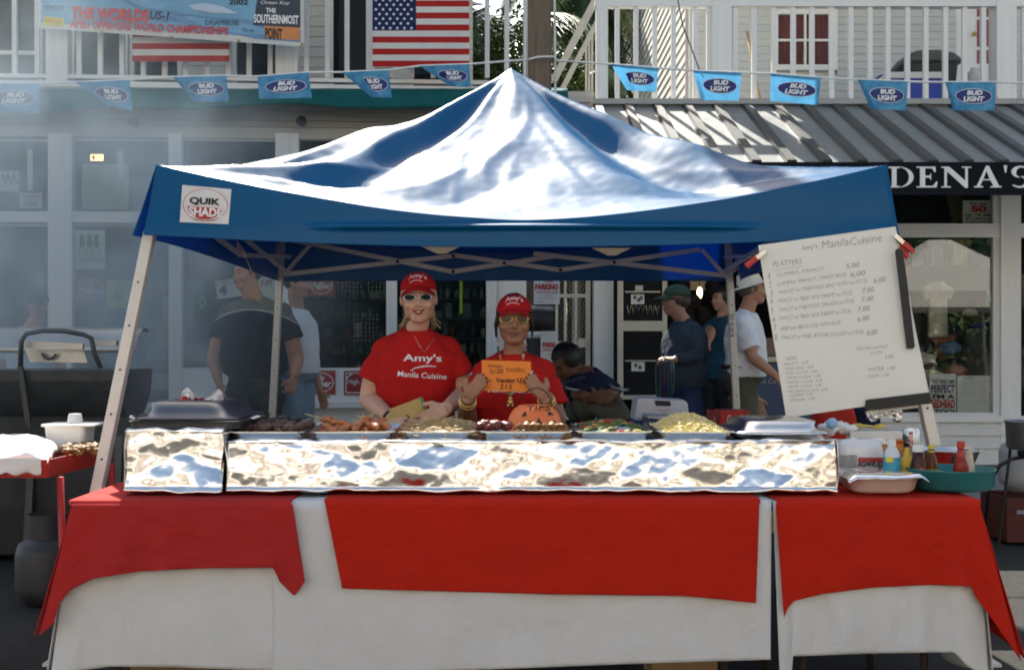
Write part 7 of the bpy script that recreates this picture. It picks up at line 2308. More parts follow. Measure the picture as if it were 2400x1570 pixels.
MB().loft([sring(wr_(2290, y, .57), Vector((1,0,0)), Vector((0,1,0)), .075, .06) for y in (768, 758)]).build("collar", cloth_mat("blue_collar", (.04,.05,.22), .8), mk, smooth=True)
for i, (px, py, w_, h_, g, lab) in enumerate(((2110, 560, 60, 90, 1, "rust red garment hanging at the left top of the right window"), (2150, 555, 50, 70, 2, "dark green garment hanging in the top of the right window"), (2195, 556, 55, 70, 4, "blue garment hanging in the top of the right window"), (2250, 556, 60, 66, 3, "yellow garment hanging in the top of the right window"), (2305, 556, 50, 70, 2, "green garment hanging at the right top of the window"),
        (2140, 690, 70, 150, 5, "black jacket hanging low at the left of the right window"), (2200, 660, 76, 130, 6, "cream shirt hanging in the middle of the right window"), (2210, 780, 60, 60, 1, "orange and red garment folded in the middle of the window"), (2130, 800, 60, 90, 0, "grey garment beside the menu board in the right window"))):
    t = thing("hanging_garment", lab, "garment", wr_(px, py+h_, .5), "garments in the right shop window")
    pts = [(-.16,0),(-.5,.12),(-.40,.36),(-.28,.30),(-.30,1),(.30,1),(.28,.30),(.40,.36),(.5,.12),(.16,0)]
    MB().prism([wr_(px+x*w_, py+y*h_, .35+.07*i) for x, y in pts], (0,.05,0)).build("cloth", gar[g], t, bevel=.012)
for i, (px, py, m_) in enumerate(((2165, 840, gar[6]), (2225, 815, gar[4]), (2180, 880, gar[3]), (2240, 870, gar[1]))):
    t = thing("folded_goods", "heap of folded goods in the right window, %s" % ("cream one at left", "blue one in the middle", "yellow one below", "red one at right")[i], "goods", wr_(px, py+20, .3), "goods in the right window")
    mbq = MB(); lump(mbq, wr_(px, py, .3), .085, i+3.0, (1.3,.8,.7), 14, 10, amp=.5); mbq.build("cloth", m_, t, smooth=True)
t = wsign("banner_cloth", "rust and dark garment pair high behind the upper right window", "garment", (2110, 470, 2215, 522), .5, gar[5])
t = wsign("paper_bag", "tan paper shape in the upper right window left of the joke sign", "paper", (2225, 452, 2262, 520), .4, mat("tan_card", (.34,.24,.14), .8), tilt=R(-14))

# ------------------------------------------------------------------ flags, banner, pennants
def cloth_quad(name, m_list, parent, tl, tr, bl, br, Y, nu, nv, wave, mifn=None, th=.0025, plane=None):
    def fn(u, v):
        x = (tl[0]*(1-u)+tr[0]*u)*(1-v)+(bl[0]*(1-u)+br[0]*u)*v; y = (tl[1]*(1-u)+tr[1]*u)*(1-v)+(bl[1]*(1-u)+br[1]*u)*v
        return P(x, y, Y + wave(u, v))
    mb = MB().grid(nu, nv, fn, mifn=mifn)
    return mb.build(name, m_list, parent, smooth=True), fn
FR = cloth_mat("flag_red", lin(178, 44, 44), .8, .25); FW = cloth_mat("flag_white", (.72,.71,.68), .8, .25); FB = cloth_mat("flag_blue", lin(34, 48, 92), .8, .2)
def usflag(label, x0, y0, x1, y1, Y, stars=True):
    t = thing("flag", label, "flag", P((x0+x1)/2, y1, Y))
    wv = lambda u, v: .02*math.sin(u*7+v)*v + .01*math.sin(u*17)*v
    ob, fn = cloth_quad("flag_cloth", [FW, FR, FB], t, (x0, y0), (x1, y0), (x0, y1), (x1, y1), Y, 40, 39, wv, lambda u, v: 2 if (u < .44 and v < 7/13) else (1 if int(v*13) % 2 == 0 else 0))
    if stars:
        star = MB(); pts = []
        for k in range(10):
            r = .017 if k % 2 == 0 else .0068; a = math.pi/2+math.pi*k/5
            pts.append(Vector((r*math.cos(a), 0, r*math.sin(a))))
        star = star.add(pts+[Vector((0,-.0006,0))], [(k, (k+1) % 10, 10) for k in range(10)]).mesh("star", WHITEINK)
        for r in range(9):
            for c in range(6 if r % 2 == 0 else 5):
                u = .44*((c+.5)/6 + (0 if r % 2 == 0 else .5/6)); v = (7/13)*(r+.5)/9
                mobj("star", star, t, Matrix.Translation(fn(u, v)+Vector((0,-.004,0))-Vector(t.location)))
    return t
usflag("large stars and stripes flag hanging on the balcony rail", 873, -26, 1100, 157, 9.72)
usflag("stripes of a second flag showing below the race banner", 310, -42, 537, 145, 9.66, stars=False)
# bird-like tatter on the flag edge left out; race banner
bn = thing("banner", "pale blue boat race banner tied to the left balcony rail", "banner", P(400, 105, 9.5))
bw2 = lambda u, v: .03*math.sin(u*5+.5)*v
ban_m = cloth_mat("banner_pale_blue", lin(132, 178, 205), .6, .15, var=.12)
ob, bfn = cloth_quad("banner_cloth", [ban_m, FW], bn, (86, -170), (712, -150), (86, 66), (712, 110), 9.52, 60, 34, bw2, lambda u, v: 1 if (u < .018 or u > .982 or v > .955) else 0)
def bpt(px, py, off=.006):
    v = (py+170-(px-86)/626*20)/((66+170)+(px-86)/626*24); u = (px-86)/626
    return bfn(min(1,max(0,u)), min(1,max(0,v))) + Vector((0,-off,0))
def bpoly(pts, m, nm="print", off=.006):
    MB().prism([bpt(x, y, off) for x, y in pts][::-1], (0,.001,0)).build(nm, m, bn)
def btext(s, x0, y0, x1, y1, m, dy=0.0, **k):
    letter(s, m, bn, bpt(x0, y0, .009), bpt(x1, y0+dy, .009), bpt(x0, y1, .009), off=.001, **k)
seag = mat("boat_blue_grey", lin(110, 145, 178), .6, 0, .1, 6, spec=.2); boatw = mat("boat_pale", lin(178, 192, 208), .6, 0, .1, 6)
bpoly([(270, -10), (340, 18), (470, 38), (600, 48), (705, 72), (705, 100), (600, 92), (440, 58), (330, 30)], seag)
bpoly([(440, 14), (480, 8), (520, 16), (560, 34), (500, 32), (455, 24)], boatw, off=.008)
bred = mat("banner_red", lin(196, 56, 52), .6, 0, 0)
btext("THE WORLDS", 168, 16, 350, 46, bred, 8, bold=.05, shear=.1)
btext("APBA OFFSHORE WORLD CHAMPIONSHIPS", 164, 47, 536, 66, bred, 18, bold=.03, shear=.1)
btext("US-1", 352, 26, 398, 46, INK, 3, shear=.25, bold=.02)
bpoly([(346, 46), (358, 23), (405, 28), (392, 53)], seag, off=.0075)
btext("DRAMBUIE", 482, 48, 560, 60, mat("banner_navy", (.06,.08,.14), .6, 0, 0), 0)
btext("2002", 537, 0, 582, 12, INK, 1, bold=.02)
bpoly([(594, 60), (606, -20), (704, -20), (704, 66)], mat("banner_charcoal", lin(52, 60, 72), .6, 0, .1, 6), off=.007)
btext("THE", 624, 20, 647, 31, WHITEINK, 1, bold=.03); btext("SOUTHERNMOST", 596, 34, 700, 55, WHITEINK, 4, bold=.03)
btext("Ocean Key", 612, 3, 680, 13, WHITEINK, 2, shear=.3)
bpoly([(620, 62), (703, 66), (703, 96), (622, 90)], mat("banner_orange", lin(206, 132, 70), .6, 0, .1, 6), off=.007)
btext("POINT", 622, 66, 662, 92, INK, 3, bold=.03)
btext("On the", 568, 66, 598, 76, MATS["banner_navy"], 2, shear=.3)
bpoly([(103, 40), (151, 44), (150, 63), (103, 60)], mat("banner_yellow", lin(212, 190, 60), .6, 0, .05), off=.007)
btext("Conch Tour", 106, 46, 147, 52, bred, 2, bold=.02); btext("Train", 128, 54, 144, 58, INK, 1)
btext("TEMPEST", 103, 14, 152, 25, MATS["banner_navy"], 2)
for px, py in ((242, 86), (405, 95), (563, 101), (711, 109)):
    MB().lathe([(.014, -.003), (.014, .003)], bpt(px-3, py-4, .004), 10, M=Matrix.Rotation(R(90), 4, 'X')).build("grommet", mat("brass_dull", (.25,.2,.12), .4, .7), bn)
# pennant line
YP = 8.4
line_pts = [(-60, 199), (0, 196), (90, 197), (175, 193), (304, 188), (405, 181), (531, 178), (603, 180), (723, 170), (800, 170), (911, 165), (983, 155), (1099, 151), (1200, 143), (1236, 141), (1262, 134), (1296, 133), (1302, 142), (1432, 151), (1543, 160), (1624, 166), (1738, 171), (1807, 173), (1924, 183), (2010, 187), (2128, 192), (2215, 193), (2334, 193), (2460, 197)]
MB().tube([P(x, y, YP if not (1236 < x < 1300) else YP-.13) for x, y in line_pts], .0085, 6).build("pennant_line", mat("white_ribbon", (.74,.73,.70), .7), None, smooth=True, label="white ribbon carrying the blue pennants across the street front", cat="ribbon")
penm = cloth_mat("pennant_blue", lin(58, 140, 190), .6, .3, lin(90, 170, 220), var=.35, bump=0)
pn = penm.node_tree.nodes
for nd in pn:
    if nd.type == 'TEX_NOISE': nd.inputs["Scale"].default_value = 14
    if nd.type == 'VALTORGB':
        nd.color_ramp.elements[0].color = (*lin(38, 104, 158), 1); nd.color_ramp.elements[1].color = (*lin(112, 182, 214), 1)
pnavy = mat("pennant_navy", lin(26, 44, 110), .6, 0, 0)
pens = [((-30, 197), (92, 197), (92, 266), (-30, 262), 0), ((176, 193), (304, 188), (311, 261), (252, 248), .45), ((405, 181), (531, 178), (536, 239), (455, 239), .2), ((603, 180), (723, 170), (731, 230), (608, 232), 0), ((800, 170), (911, 165), (918, 229), (872, 229), .45), ((983, 155), (1099, 151), (1104, 205), (1055, 203), .35),
        ((1432, 151), (1543, 160), (1538, 216), (1469, 212), .3), ((1624, 166), (1738, 171), (1731, 237), (1644, 235), .1), ((1807, 173), (1924, 183), (1918, 247), (1805, 237), 0), ((2010, 187), (2128, 192), (2123, 260), (2040, 255), .12), ((2215, 193), (2334, 193), (2331, 260), (2234, 259), .08)]
pw = ["cut by the left photo edge", "second from left, folded at its corner", "third from left, below the second flag", "fourth from left, hanging flat", "fifth from left, folded over at its left side", "below the large flag", "right of the wooden pole, folded at its left", "left of the upstairs curtained window", "below the upstairs curtained window", "below the blue cooler, second from right", "rightmost of the row"]
for i, (tl, tr, br, bl, fold) in enumerate(pens):
    t = thing("pennant", "blue beer pennant %s" % pw[i], "pennant", P((tl[0]+tr[0])/2, max(bl[1], br[1]), YP), "blue pennants on the ribbon")
    def wv(u, v, i=i, fold=fold):
        k = max(0.0, fold - u)/max(fold, 1e-3) if fold else 0
        return .02*math.sin(u*5+i)*v + .006*math.sin(u*13+i)*v + .10*k*v
    ob, fn = cloth_quad("pennant_cloth", [penm], t, tl, tr, bl, br, YP-.012, 26, 14, wv)
    def pp(u, v, off=.004, fn=fn): return fn(u, v)+Vector((0,-off,0))
    n = 28; cu, cv, ru, rv = .53, .50, .40, .27
    u_lo = fold*.75 if i in (4, 6) else 0
    def ovl(ru, rv, off, m):
        vs = [pp(max(u_lo, cu+ru*r/6*math.cos(2*math.pi*k/n)), cv+rv*r/6*math.sin(2*math.pi*k/n), off) for r in range(7) for k in range(n)]
        MB().add(vs, [(r*n+(k+1) % n, r*n+k, r*n+n+k, r*n+n+(k+1) % n) for r in range(6) for k in range(n)]).build("oval", m, t)
    ovl(ru, rv, .004, WHITEINK); ovl(ru*.965, rv*.93, .0058, pnavy)
    def plet(s, u0, v0, u1, v1):
        uv, fs, _ = glyphs(s, .05, .25, 1.0)
        keep = []
        vs = [pp(max(u_lo, u0+(u1-u0)*float(a)), v1+(v0-v1)*float(b), .009) for a, b in uv]
        MB().add(vs, fs).build("lettering", WHITEINK, t)
    plet("BUD", .38, .30, .72, .47); plet("LIGHT", .28, .51, .76, .69)

# ------------------------------------------------------------------ pole, trees
barkm = mat("weathered_pole_wood", (.17,.125,.085), .9, 0, .4, 6, .8, 40)
for nd in barkm.node_tree.nodes:
    if nd.type == 'TEX_NOISE':
        mp = barkm.node_tree.nodes.new("ShaderNodeMapping"); mp.inputs["Scale"].default_value = (6, 6, .35)
        barkm.node_tree.links.new(barkm.node_tree.nodes["Texture Coordinate"].outputs["Object"], mp.inputs[0]); barkm.node_tree.links.new(mp.outputs[0], nd.inputs["Vector"])
galv0 = mat("steel_band_metal", (.40,.40,.40), .4, .7)
pole = thing("utility_pole", "weathered wooden utility pole behind the canopy peak", "pole", (px_at(1266, 8.45), 8.45, .15))
MB().tube([(px_at(1266,8.45), 8.45, .15), (px_at(1266,8.45)-.01, 8.45, 3), (px_at(1262,8.45), 8.45, 9)], [.105, .098, .088], 18).build("shaft", barkm, pole, smooth=True)
pxp = px_at(1266, 8.45)
MB().lathe([(.108, .15), (.108, zpx(779, 8.34)), (.107, zpx(778.5, 8.34))], (pxp, 8.45, 0), 24).build("guard_sleeve", mat("black_rubber_sleeve", (.02,.019,.018), .6, 0, .2, 8), pole, smooth=True)
MB().lathe([(.1095, zpx(792, 8.34)), (.1095, zpx(777, 8.34))], (pxp, 8.45, 0), 24).build("paper_band", PAPER, pole, smooth=True)
MB().lathe([(.1075, zpx(777, 8.34)), (.1075, zpx(729, 8.34))], (pxp, 8.45, 0), 24).build("guard_sleeve", MATS["black_rubber_sleeve"], pole, smooth=True)
MB().lathe([(.109, zpx(729, 8.34)), (.109, zpx(716, 8.34))], (pxp, 8.45, 0), 24).build("steel_band", galv0, pole, smooth=True)
MB().tube([P(1303, 640, 8.42), P(1301, 140, 8.40), P(1297, -200, 8.42)], .010, 8).build("conduit", mat("grey_conduit", (.55,.55,.52), .5), pole, smooth=True)
MB().tube([P(1236, 200, 8.36), P(1234, -200, 8.36)], .006, 6).build("conduit", MATS["grey_conduit"], pole, smooth=True)
MB().tube([P(1577, -60, 8.6), P(1600, 60, 8.55), P(1640, 166, 8.45)], .005, 6).build("cable", mat("dark_cable", (.05,.05,.05), .6), None, label="thin dark cable slanting down to a pennant in front of the white balcony", cat="cable")
leafm = [mat("palm_green_%d" % i, c, .5, 0, .25, 20, spec=.4) for i, c in enumerate(((.06,.11,.025), (.10,.15,.035), (.035,.07,.02), (.16,.17,.05)))]
def palm(label, base, top, nf, L, seed, droop=1.0):
    rp_ = random.Random(seed)
    base, top = Vector(base), Vector(top)
    t = thing("palm_tree", label, "palm tree", base)
    MB().tube([base, base.lerp(top, .5)+Vector((.06,0,0)), top], [.13,.10,.09], 12).build("trunk", barkm, t, smooth=True)
    mb = MB()
    for k in range(nf):
        az = 2*math.pi*k/nf+rp_.uniform(-.2,.2); el = rp_.uniform(-.5, 1.1)
        d = Vector((math.cos(az)*math.cos(el), math.sin(az)*math.cos(el), math.sin(el)))
        p = top.copy(); pts = [p.copy()]; n_ = 16
        for i in range(n_):
            d = (d+Vector((0,0,-.10*droop*(1+i*.08)))).normalized(); p = p+d*L/n_; pts.append(p.copy())
        mi = rp_.choices((0,1,2,3), (4,3,3,1))[0]
        mb.tube(pts, [.014*(1-i/(n_+2)) for i in range(n_+1)], 4, mi)
        for i in range(2, n_+1):
            dd = (pts[i]-pts[i-1]).normalized(); side = dd.cross(Vector((0,0,1)))
            side = side.normalized() if side.length > 1e-3 else Vector((1,0,0))
            ll = L*.34*math.sin(math.pi*min(1, (i+1)/(n_+2)))**.6
            for sg in (-1, 1):
                for q in (0, .33, .66):
                    o_ = pts[i].lerp(pts[i-1], q)
                    tip = o_ + (side*sg*.8+dd*.55+Vector((0,0,-.35-rp_.uniform(0,.4)))).normalized()*ll*rp_.uniform(.8,1.1)
                    w_ = dd*.016
                    mid = o_.lerp(tip, .5)+Vector((0,0,.015))
                    mb.add([o_-w_, o_+w_, mid+w_*.9, tip, mid-w_*.9], [(0,1,2,4), (4,2,3)], mi)
    mb.build("crown", leafm, t, smooth=False)
palm("dark palm behind the left balcony beside the pole", (-0.25, 15.5, 0), (-0.25, 15.5, 5.4), 30, 2.1, 1)
palm("second palm behind the left balcony, lower and darker", (-0.9, 14.5, 0), (-0.7, 14.5, 4.6), 28, 1.9, 2)
palm("palm with bright fronds against the sky right of the pole", (1.35, 17.5, 0), (1.1, 17.5, 7.0), 26, 1.9, 3, 1.4)
palm("short palm right of the pole below the bright palm", (0.85, 15.0, 0), (0.75, 15.0, 4.75), 22, 1.3, 6, 1.2)
def shrub(label, c, r, n_, seed, cols=(0, 1, 2)):
    rp_ = random.Random(seed); c = Vector(c)
    t = thing("shrub", label, "shrub", (c.x, c.y, 0))
    for k in range(5):
        MB().tube([(c.x+rp_.uniform(-.1,.1), c.y, 0), c+Vector((rp_.uniform(-.5,.5)*r[0], rp_.uniform(-.4,.4)*r[1], rp_.uniform(-.3,.6)*r[2]))], [.025,.008], 6).build("stem", barkm, t)
    mb = MB()
    for k in range(n_):
        d = Vector((rp_.gauss(0,1), rp_.gauss(0,1), rp_.gauss(0,1))).normalized()*rp_.random()**.4
        lumpy = 1+.35*noise.noise(d*2.2+Vector((seed,0,0)))
        p = c+Vector((d.x*r[0], d.y*r[1], d.z*r[2]))*lumpy
        s = rp_.uniform(.03,.065)
        M = Euler((rp_.uniform(-.9,.9), rp_.uniform(-.9,.9), rp_.uniform(0,6.3))).to_matrix()
        mb.add([p+M @ Vector(q)*s for q in ((-1,0,0),(0,-.45,.1),(1,0,-.1),(0,.45,.1))], [(0,1,2,3)], rp_.choice(cols))
    mb.build("foliage", leafm, t)
shrub("leafy green vine bush in the gap right of the wooden pole", (0.66, 12.6, 3.95), (.34,.4,.75), 3800, 4, (0,1,2,2,0,3))
shrub("dark bush behind the left balcony near the pole", (-.05, 13.2, 4.2), (.5,.4,1.1), 3000, 5, (2,2,0))

# ------------------------------------------------------------------ right balcony things
wb = lambda px, py, v: RP.w(px, py, v)
zfl = zf2+.001
tr_ = thing("wheeled_bin", "dark grey wheeled bin with domed lid on the right balcony", "bin", (wb(2168, 240, 1.2).x, RY+1.2, zfl))
c = wb(2168, 160, 1.2); s_ = (RY+1.2)/F
MB().loft([rrect(c.x, c.y, .20, .22, .05, zfl), rrect(c.x, c.y, .25, .27, .05, c.z-.01)]).build("body", mat("dark_bin_plastic", (.03,.035,.033), .5), tr_)
MB().loft([rrect(c.x, c.y, .30, .30, .08, c.z), rrect(c.x, c.y, .30, .30, .08, c.z+.02), rrect(c.x, c.y, .24, .24, .08, c.z+.10), rrect(c.x, c.y, .14, .16, .06, c.z+.145)]).build("lid", mat("grey_bin_plastic", (.10,.11,.10), .5), tr_, smooth=True)
for sx in (-1, 1):
    MB().tube([c+Vector((sx*.22-.02,.2,0)), c+Vector((sx*.22+.02,.2,0))], .05, 12).build("wheel", BLACK, tr_) if False else None
ck3 = thing("ice_chest", "bright blue ice chest with white lid on the right balcony", "cooler", (wb(2140, 240, .7).x, RY+.7, zfl))
p, q = wb(2082, 240, .7), wb(2208, 185, .7)
MB().box((p.x, RY+.7, zfl), (q.x, RY+1.05, q.z)).build("body", mat("bright_blue_plastic", (.02,.06,.42), .35), ck3, bevel=.015)
MB().box((p.x-.01, RY+.69, q.z+.002), (q.x+.01, RY+1.06, wb(2140, 169, .7).z)).build("lid", wpl, ck3, bevel=.01)
ck4 = thing("ice_chest", "second blue ice chest partly hidden left of the white lidded one", "cooler", (wb(2070, 240, .75).x, RY+.75, zfl))
p, q = wb(2062, 240, 1.1), wb(2100, 182, 1.1)
MB().box((p.x, RY+1.1, zfl), (q.x, RY+1.4, q.z)).build("body", MATS["bright_blue_plastic"], ck4, bevel=.02)
MB().box((p.x, RY+1.095, q.z+.002), (q.x, RY+1.405, q.z+.03)).build("lid", MATS["bright_blue_plastic"], ck4, bevel=.01)
mbq = MB(); lump(mbq, wb(2290, 178, .9), .10, 1.7, (1.0,.9,1.1), 16, 12, amp=.4)
mbq.v = [(x, y, max(zfl, z-.02)) for x, y, z in mbq.v]
mbq.build("white_sack", film, None, smooth=True, label="small white sack by the door on the right balcony", cat="sack")
sk_ = MB().box((wb(2275,240,.9).x, RY+.85, zfl), (wb(2305,240,.9).x, RY+1.0, wb(2290,195,.9).z)).build("stool", mat("dark_stool", (.08,.07,.06), .6), None, label="small dark stool under the white sack on the balcony", cat="stool")
br = thing("broom", "wooden broom leaning on the right balcony rail", "broom", wb(1785, 240, .3))
MB().tube([wb(1751, 75, .35), wb(1766, 160, .25), wb(1782, 236, .12)], .012, 8).build("handle", mat("broom_wood", (.36,.22,.08), .6), br, smooth=True)
hbz = wb(1782, 236, .12)
MB().box((hbz.x-.03, hbz.y-.03, zfl), (hbz.x+.05, hbz.y+.03, zfl+.06)).build("bristles", mat("straw_bristle", (.4,.3,.12), .9), br)

# ------------------------------------------------------------------ left: grill, cart, propane, tub
gsteel = mat("smoked_black_steel", (.045,.048,.05), .45, .4, .4, 8, .15, 40)
galv = mat("galvanised_steel", (.42,.42,.41), .38, .8, .15, 10, dirt=.3)
gr = thing("barrel_grill", "black barrel grill with raised lid and arched handle smoking at the left", "grill", P(150, 1280, 6.3))
GY = 6.2
gx0, gx1 = px_at(-150, GY), px_at(275, GY)
zax = zpx(868, GY); rad_ = .30
mb = MB(); n = 16; ringsL = []
for x in (gx0, gx1):
    ringsL.append([Vector((x, GY+.3+rad_*math.cos(math.pi+math.pi*k/n), zax+rad_*math.sin(math.pi+math.pi*k/n))) for k in range(n+1)])
mb.loft(ringsL)
mb.build("fire_box", gsteel, gr, smooth=False)
# lid swung back: a shallow half drum standing behind the box
mb = MB(); 
def lidf(u, v):
    a = R(20+95*v)
    return Vector((gx0+.05+(gx1-gx0-.1)*u, GY+.62-.28*math.cos(a)*.6, zax+.02+.26*math.sin(a)*.9))
mb.sheet(20, 12, lidf, .006)
mb.build("lid", galv, gr, smooth=True)
arch = [P(48, 858, GY-.02), P(50, 800, GY-.02), P(62, 782, GY-.03), P(100, 775, GY-.04), P(150, 776, GY-.04), P(196, 784, GY-.03), P(214, 793, GY-.02), P(222, 830, GY-.02), P(236, 862, GY-.02)]
MB().tube(arch, .014, 10).build("handle_arch", gsteel, gr, smooth=True)
MB().bar(P(52, 806, GY+.05), P(196, 812, GY+.05), .035, .03, up=(0,1,0)).build("cross_bar", galv, gr)
MB().bar(P(216, 804, GY+.2), P(275, 804, GY+.2), .03, .03, up=(0,1,0)).build("cross_bar", galv, gr)
MB().prism([P(x, y, GY+.12) for x, y in ((58,818),(196,822),(205,850),(70,848))][::-1], (0,.01,0)).build("inner_plate", galv, gr)
MB().tube([P(98, 828, GY+.1), P(104, 838, GY+.09), P(114, 842, GY+.09), P(124, 838, GY+.09), P(132, 830, GY+.1)], .008, 6).build("latch_ring", gsteel, gr, smooth=True)
for px in (-120, 45, 255):
    MB().bar((px_at(px,GY), GY+.1, 0), (px_at(px,GY), GY+.2, zax-.2), .04, .04).build("leg", gsteel, gr)
    MB().bar((px_at(px,GY)+.002, GY+.5, 0), (px_at(px,GY)+.002, GY+.4, zax-.2), .04, .04).build("leg", gsteel, gr)
MB().box((gx0-.4, GY+.16, .04), (gx1+.02, GY+.46, zax-.27)).build("cabinet", mat("near_black_steel", (.014,.014,.015), .6, .2, .3, 6), gr, bevel=.01)  # near-black body added to fill the space behind the cart
MB().prism([P(x, y, GY-.03) for x, y in ((40,858),(60,1000),(72,1000),(52,858))][::-1], (0,.02,0)).build("side_strut", gsteel, gr)
# red tray cart with foil and grilled food
cart = thing("tray_cart", "red metal tray cart with foil cover and grilled food at far left", "cart", P(110, 1570, 4.4))
redst = mat("red_painted_steel", lin(168, 40, 34), .45, 0, .12, 12, dirt=.15)
A, B, C, D = P(-60, 1075, 4.25), P(112, 1092, 4.25), P(236, 1050, 4.75), P(-60, 1015, 4.95)
lip = .05
mb = MB()
outer = [Vector((p.x, p.y, .80)) for p in (A, B, C, D)]
mb.prism([Vector((p.x, p.y, .745)) for p in outer], (0,0,.008))
for i in range(3):
    p, q = outer[i], outer[i+1]
    dirv = (q-p).normalized(); nn = Vector((dirv.y, -dirv.x, 0))
    mb.add([p+Vector((0,0,-.06)), q+Vector((0,0,-.06)), q+Vector((0,0,.012))+nn*.012, p+Vector((0,0,.012))+nn*.012, p+Vector((0,0,-.06))-nn*.006, q+Vector((0,0,-.06))-nn*.006, q+Vector((0,0,.012))+nn*.006, p+Vector((0,0,.012))+nn*.006],
           [(0,1,2,3), (7,6,5,4), (3,2,6,7), (0,4,5,1), (0,3,7,4), (1,5,6,2)])
mb.build("tray", redst, cart)
for p in outer[:3]:
    MB().tube([Vector((p.x*.98, p.y+.03, .74)), Vector((p.x*.97, p.y+.04, 0))], .014, 8).build("leg", redst, cart, smooth=True)
def fcov(u, v):
    p = outer[0].lerp(outer[1], u*.98+.01).lerp(outer[3].lerp(outer[2], u*.72), v*.96+.02)
    return Vector((p.x, p.y, .805+.075*(math.sin(math.pi*u)*math.sin(math.pi*v))**.5+crumple(u*.6, v*.6, 77)*1.2))
whf = mat("white_butcher_paper", (.78,.77,.74), .7, 0, .05, 12)
MB().sheet(50, 40, fcov, .001).build("paper_cover", whf, cart, smooth=True)
def ohang(u, v):
    p = outer[0].lerp(outer[1], u*.93)
    return Vector((p.x, p.y-.016-.006*math.sin(u*9+v*3)*v, .818-.062*v-.010*v*nz((u*7, 1, 2)))) 
MB().sheet(40, 8, ohang, -.001).build("paper_overhang", whf, cart, smooth=True)
food = mat("golden_grilled_food", (.26,.13,.035), .5, 0, .6, 40, .5, 120)
fb = thing("grilled_food", "heap of golden brown grilled food on the red tray cart", "food", P(190, 1050, 4.6))
mb = MB()
for i in range(170):
    u = rs.random(); v = rs.random()
    p = P(150+82*u, 1062-14*u-16*v, 4.40+.25*v+.12*u)
    lump(mb, Vector((p.x, p.y, .808+.03*rs.random())), rs.uniform(.007,.014), i, (1.3,1,.7))
mb.build("pieces", food, fb, smooth=True)
tb_ = thing("plastic_tub", "white plastic tub with lid and upturned cup on the red tray cart", "tub", P(160, 1030, 4.75))
TYt = 4.72
zb0 = .80
x0, x1 = px_at(103, TYt), px_at(200, TYt)
ztop = zpx(1000, TYt)
MB().loft([rrect((x0+x1)/2, TYt+.06, (x1-x0)/2*.9, .06, .02, zb0), rrect((x0+x1)/2, TYt+.06, (x1-x0)/2, .068, .02, ztop)]).build("tub", wpl, tb_)
MB().loft([rrect(px_at(162,TYt), TYt+.06, px_at(1200+64,TYt), .085, .02, ztop+.001), rrect(px_at(162,TYt), TYt+.06, px_at(1200+64,TYt), .085, .02, ztop+.012)]).build("lid", wpl, tb_, bevel=.004)
MB().lathe([(.034, ztop+.013), (.033, ztop+.016), (.026, ztop+.052), (.024, ztop+.053)], (px_at(163,TYt), TYt+.06, 0), 18).build("cup", wpl, tb_, smooth=True)
def tank(label, px, Y, zb, col, sc=1.0, name="propane_tank"):
    x = px_at(px, Y)
    t = thing(name, label, "propane tank", (x, Y, zb))
    mb = MB().lathe([(.10*sc, zb), (.12*sc, zb+.03*sc), (.152*sc, zb+.06*sc), (.155*sc, zb+.10*sc), (.155*sc, zb+.26*sc), (.14*sc, zb+.31*sc), (.08*sc, zb+.345*sc), (.02*sc, zb+.35*sc)], (x, Y, 0), 28)
    mb.build("tank", col, t, smooth=True)
    c = MB(); n_ = 24; vs = []
    for zz in (.33, .46):
        for k in range(n_-4):
            a = 2*math.pi*(k+8)/n_
            vs.append(Vector((x+.095*sc*math.cos(a), Y+.095*sc*math.sin(a), zb+zz*sc)))
    m_ = n_-4
    c.add(vs, [(k, k+1, m_+k+1, m_+k) for k in range(m_-1)]).build("collar", col, t, smooth=True)
    MB().tube([(x, Y, zb+.34*sc), (x, Y, zb+.41*sc)], .018*sc, 8).lathe([(.028*sc, zb+.40*sc), (.028*sc, zb+.42*sc)], (x, Y, 0), 10).build("valve", mat("valve_brass", (.45,.33,.14), .4, .8), t)
    return t
tank("grey propane tank standing under the red tray cart", 112, 5.35, .0, mat("tank_shade_grey", (.03,.031,.035), .5, 0, .1, 10, dirt=.3), .95)  # grey darkened in the colour to stand in for shade under the cart
# ------------------------------------------------------------------ right: burner, tank in red crate
rt = tank("pale grey propane tank standing in a dark red crate by the kerb", 2398, 7.1, .32, mat("tank_pale_paint", (.45,.46,.46), .5, 0, .1, 10, dirt=.2), .95)
cr = thing("milk_crate", "dark red plastic crate on the street at the right edge", "crate", (px_at(2400,7.1), 7.1, .0))
crm = mat("dark_red_plastic", (.10,.015,.012), .5, 0, .15, 10)
xc = px_at(2400, 7.1)
for dx, dy, w_, d_ in ((0,-.19,.40,.016), (0,.19,.40,.016), (-.19,0,.016,.36), (.19,0,.016,.36)):
    MB().box((xc+dx-w_/2, 7.1+dy-d_/2, .02), (xc+dx+w_/2, 7.1+dy+d_/2, .30)).build("side", crm, cr, bevel=.004)
    for k in range(3):
        if w_ > .1: MB().box((xc-.17, 7.1+dy-d_/2-.004, .06+.08*k), (xc+.17, 7.1+dy-d_/2-.0005, .085+.08*k)).build("rib", crm, cr)
MB().box((xc-.18, 7.1-.18, .02), (xc+.18, 7.1+.18, .035)).build("base", crm, cr)
MB().box((xc-.14, 7.1-.2045, .20), (xc-.09, 7.1-.2005, .225)).build("label", mat("grey_label", (.3,.3,.35), .6), cr)
bu = thing("burner_pot", "grey metal pot on a gas burner stand at the right edge", "pot", (px_at(2402,6.7), 6.7, 0))
xb = px_at(2405, 6.7); zb_ = zpx(1052, 6.7); zt_ = zpx(988, 6.7)
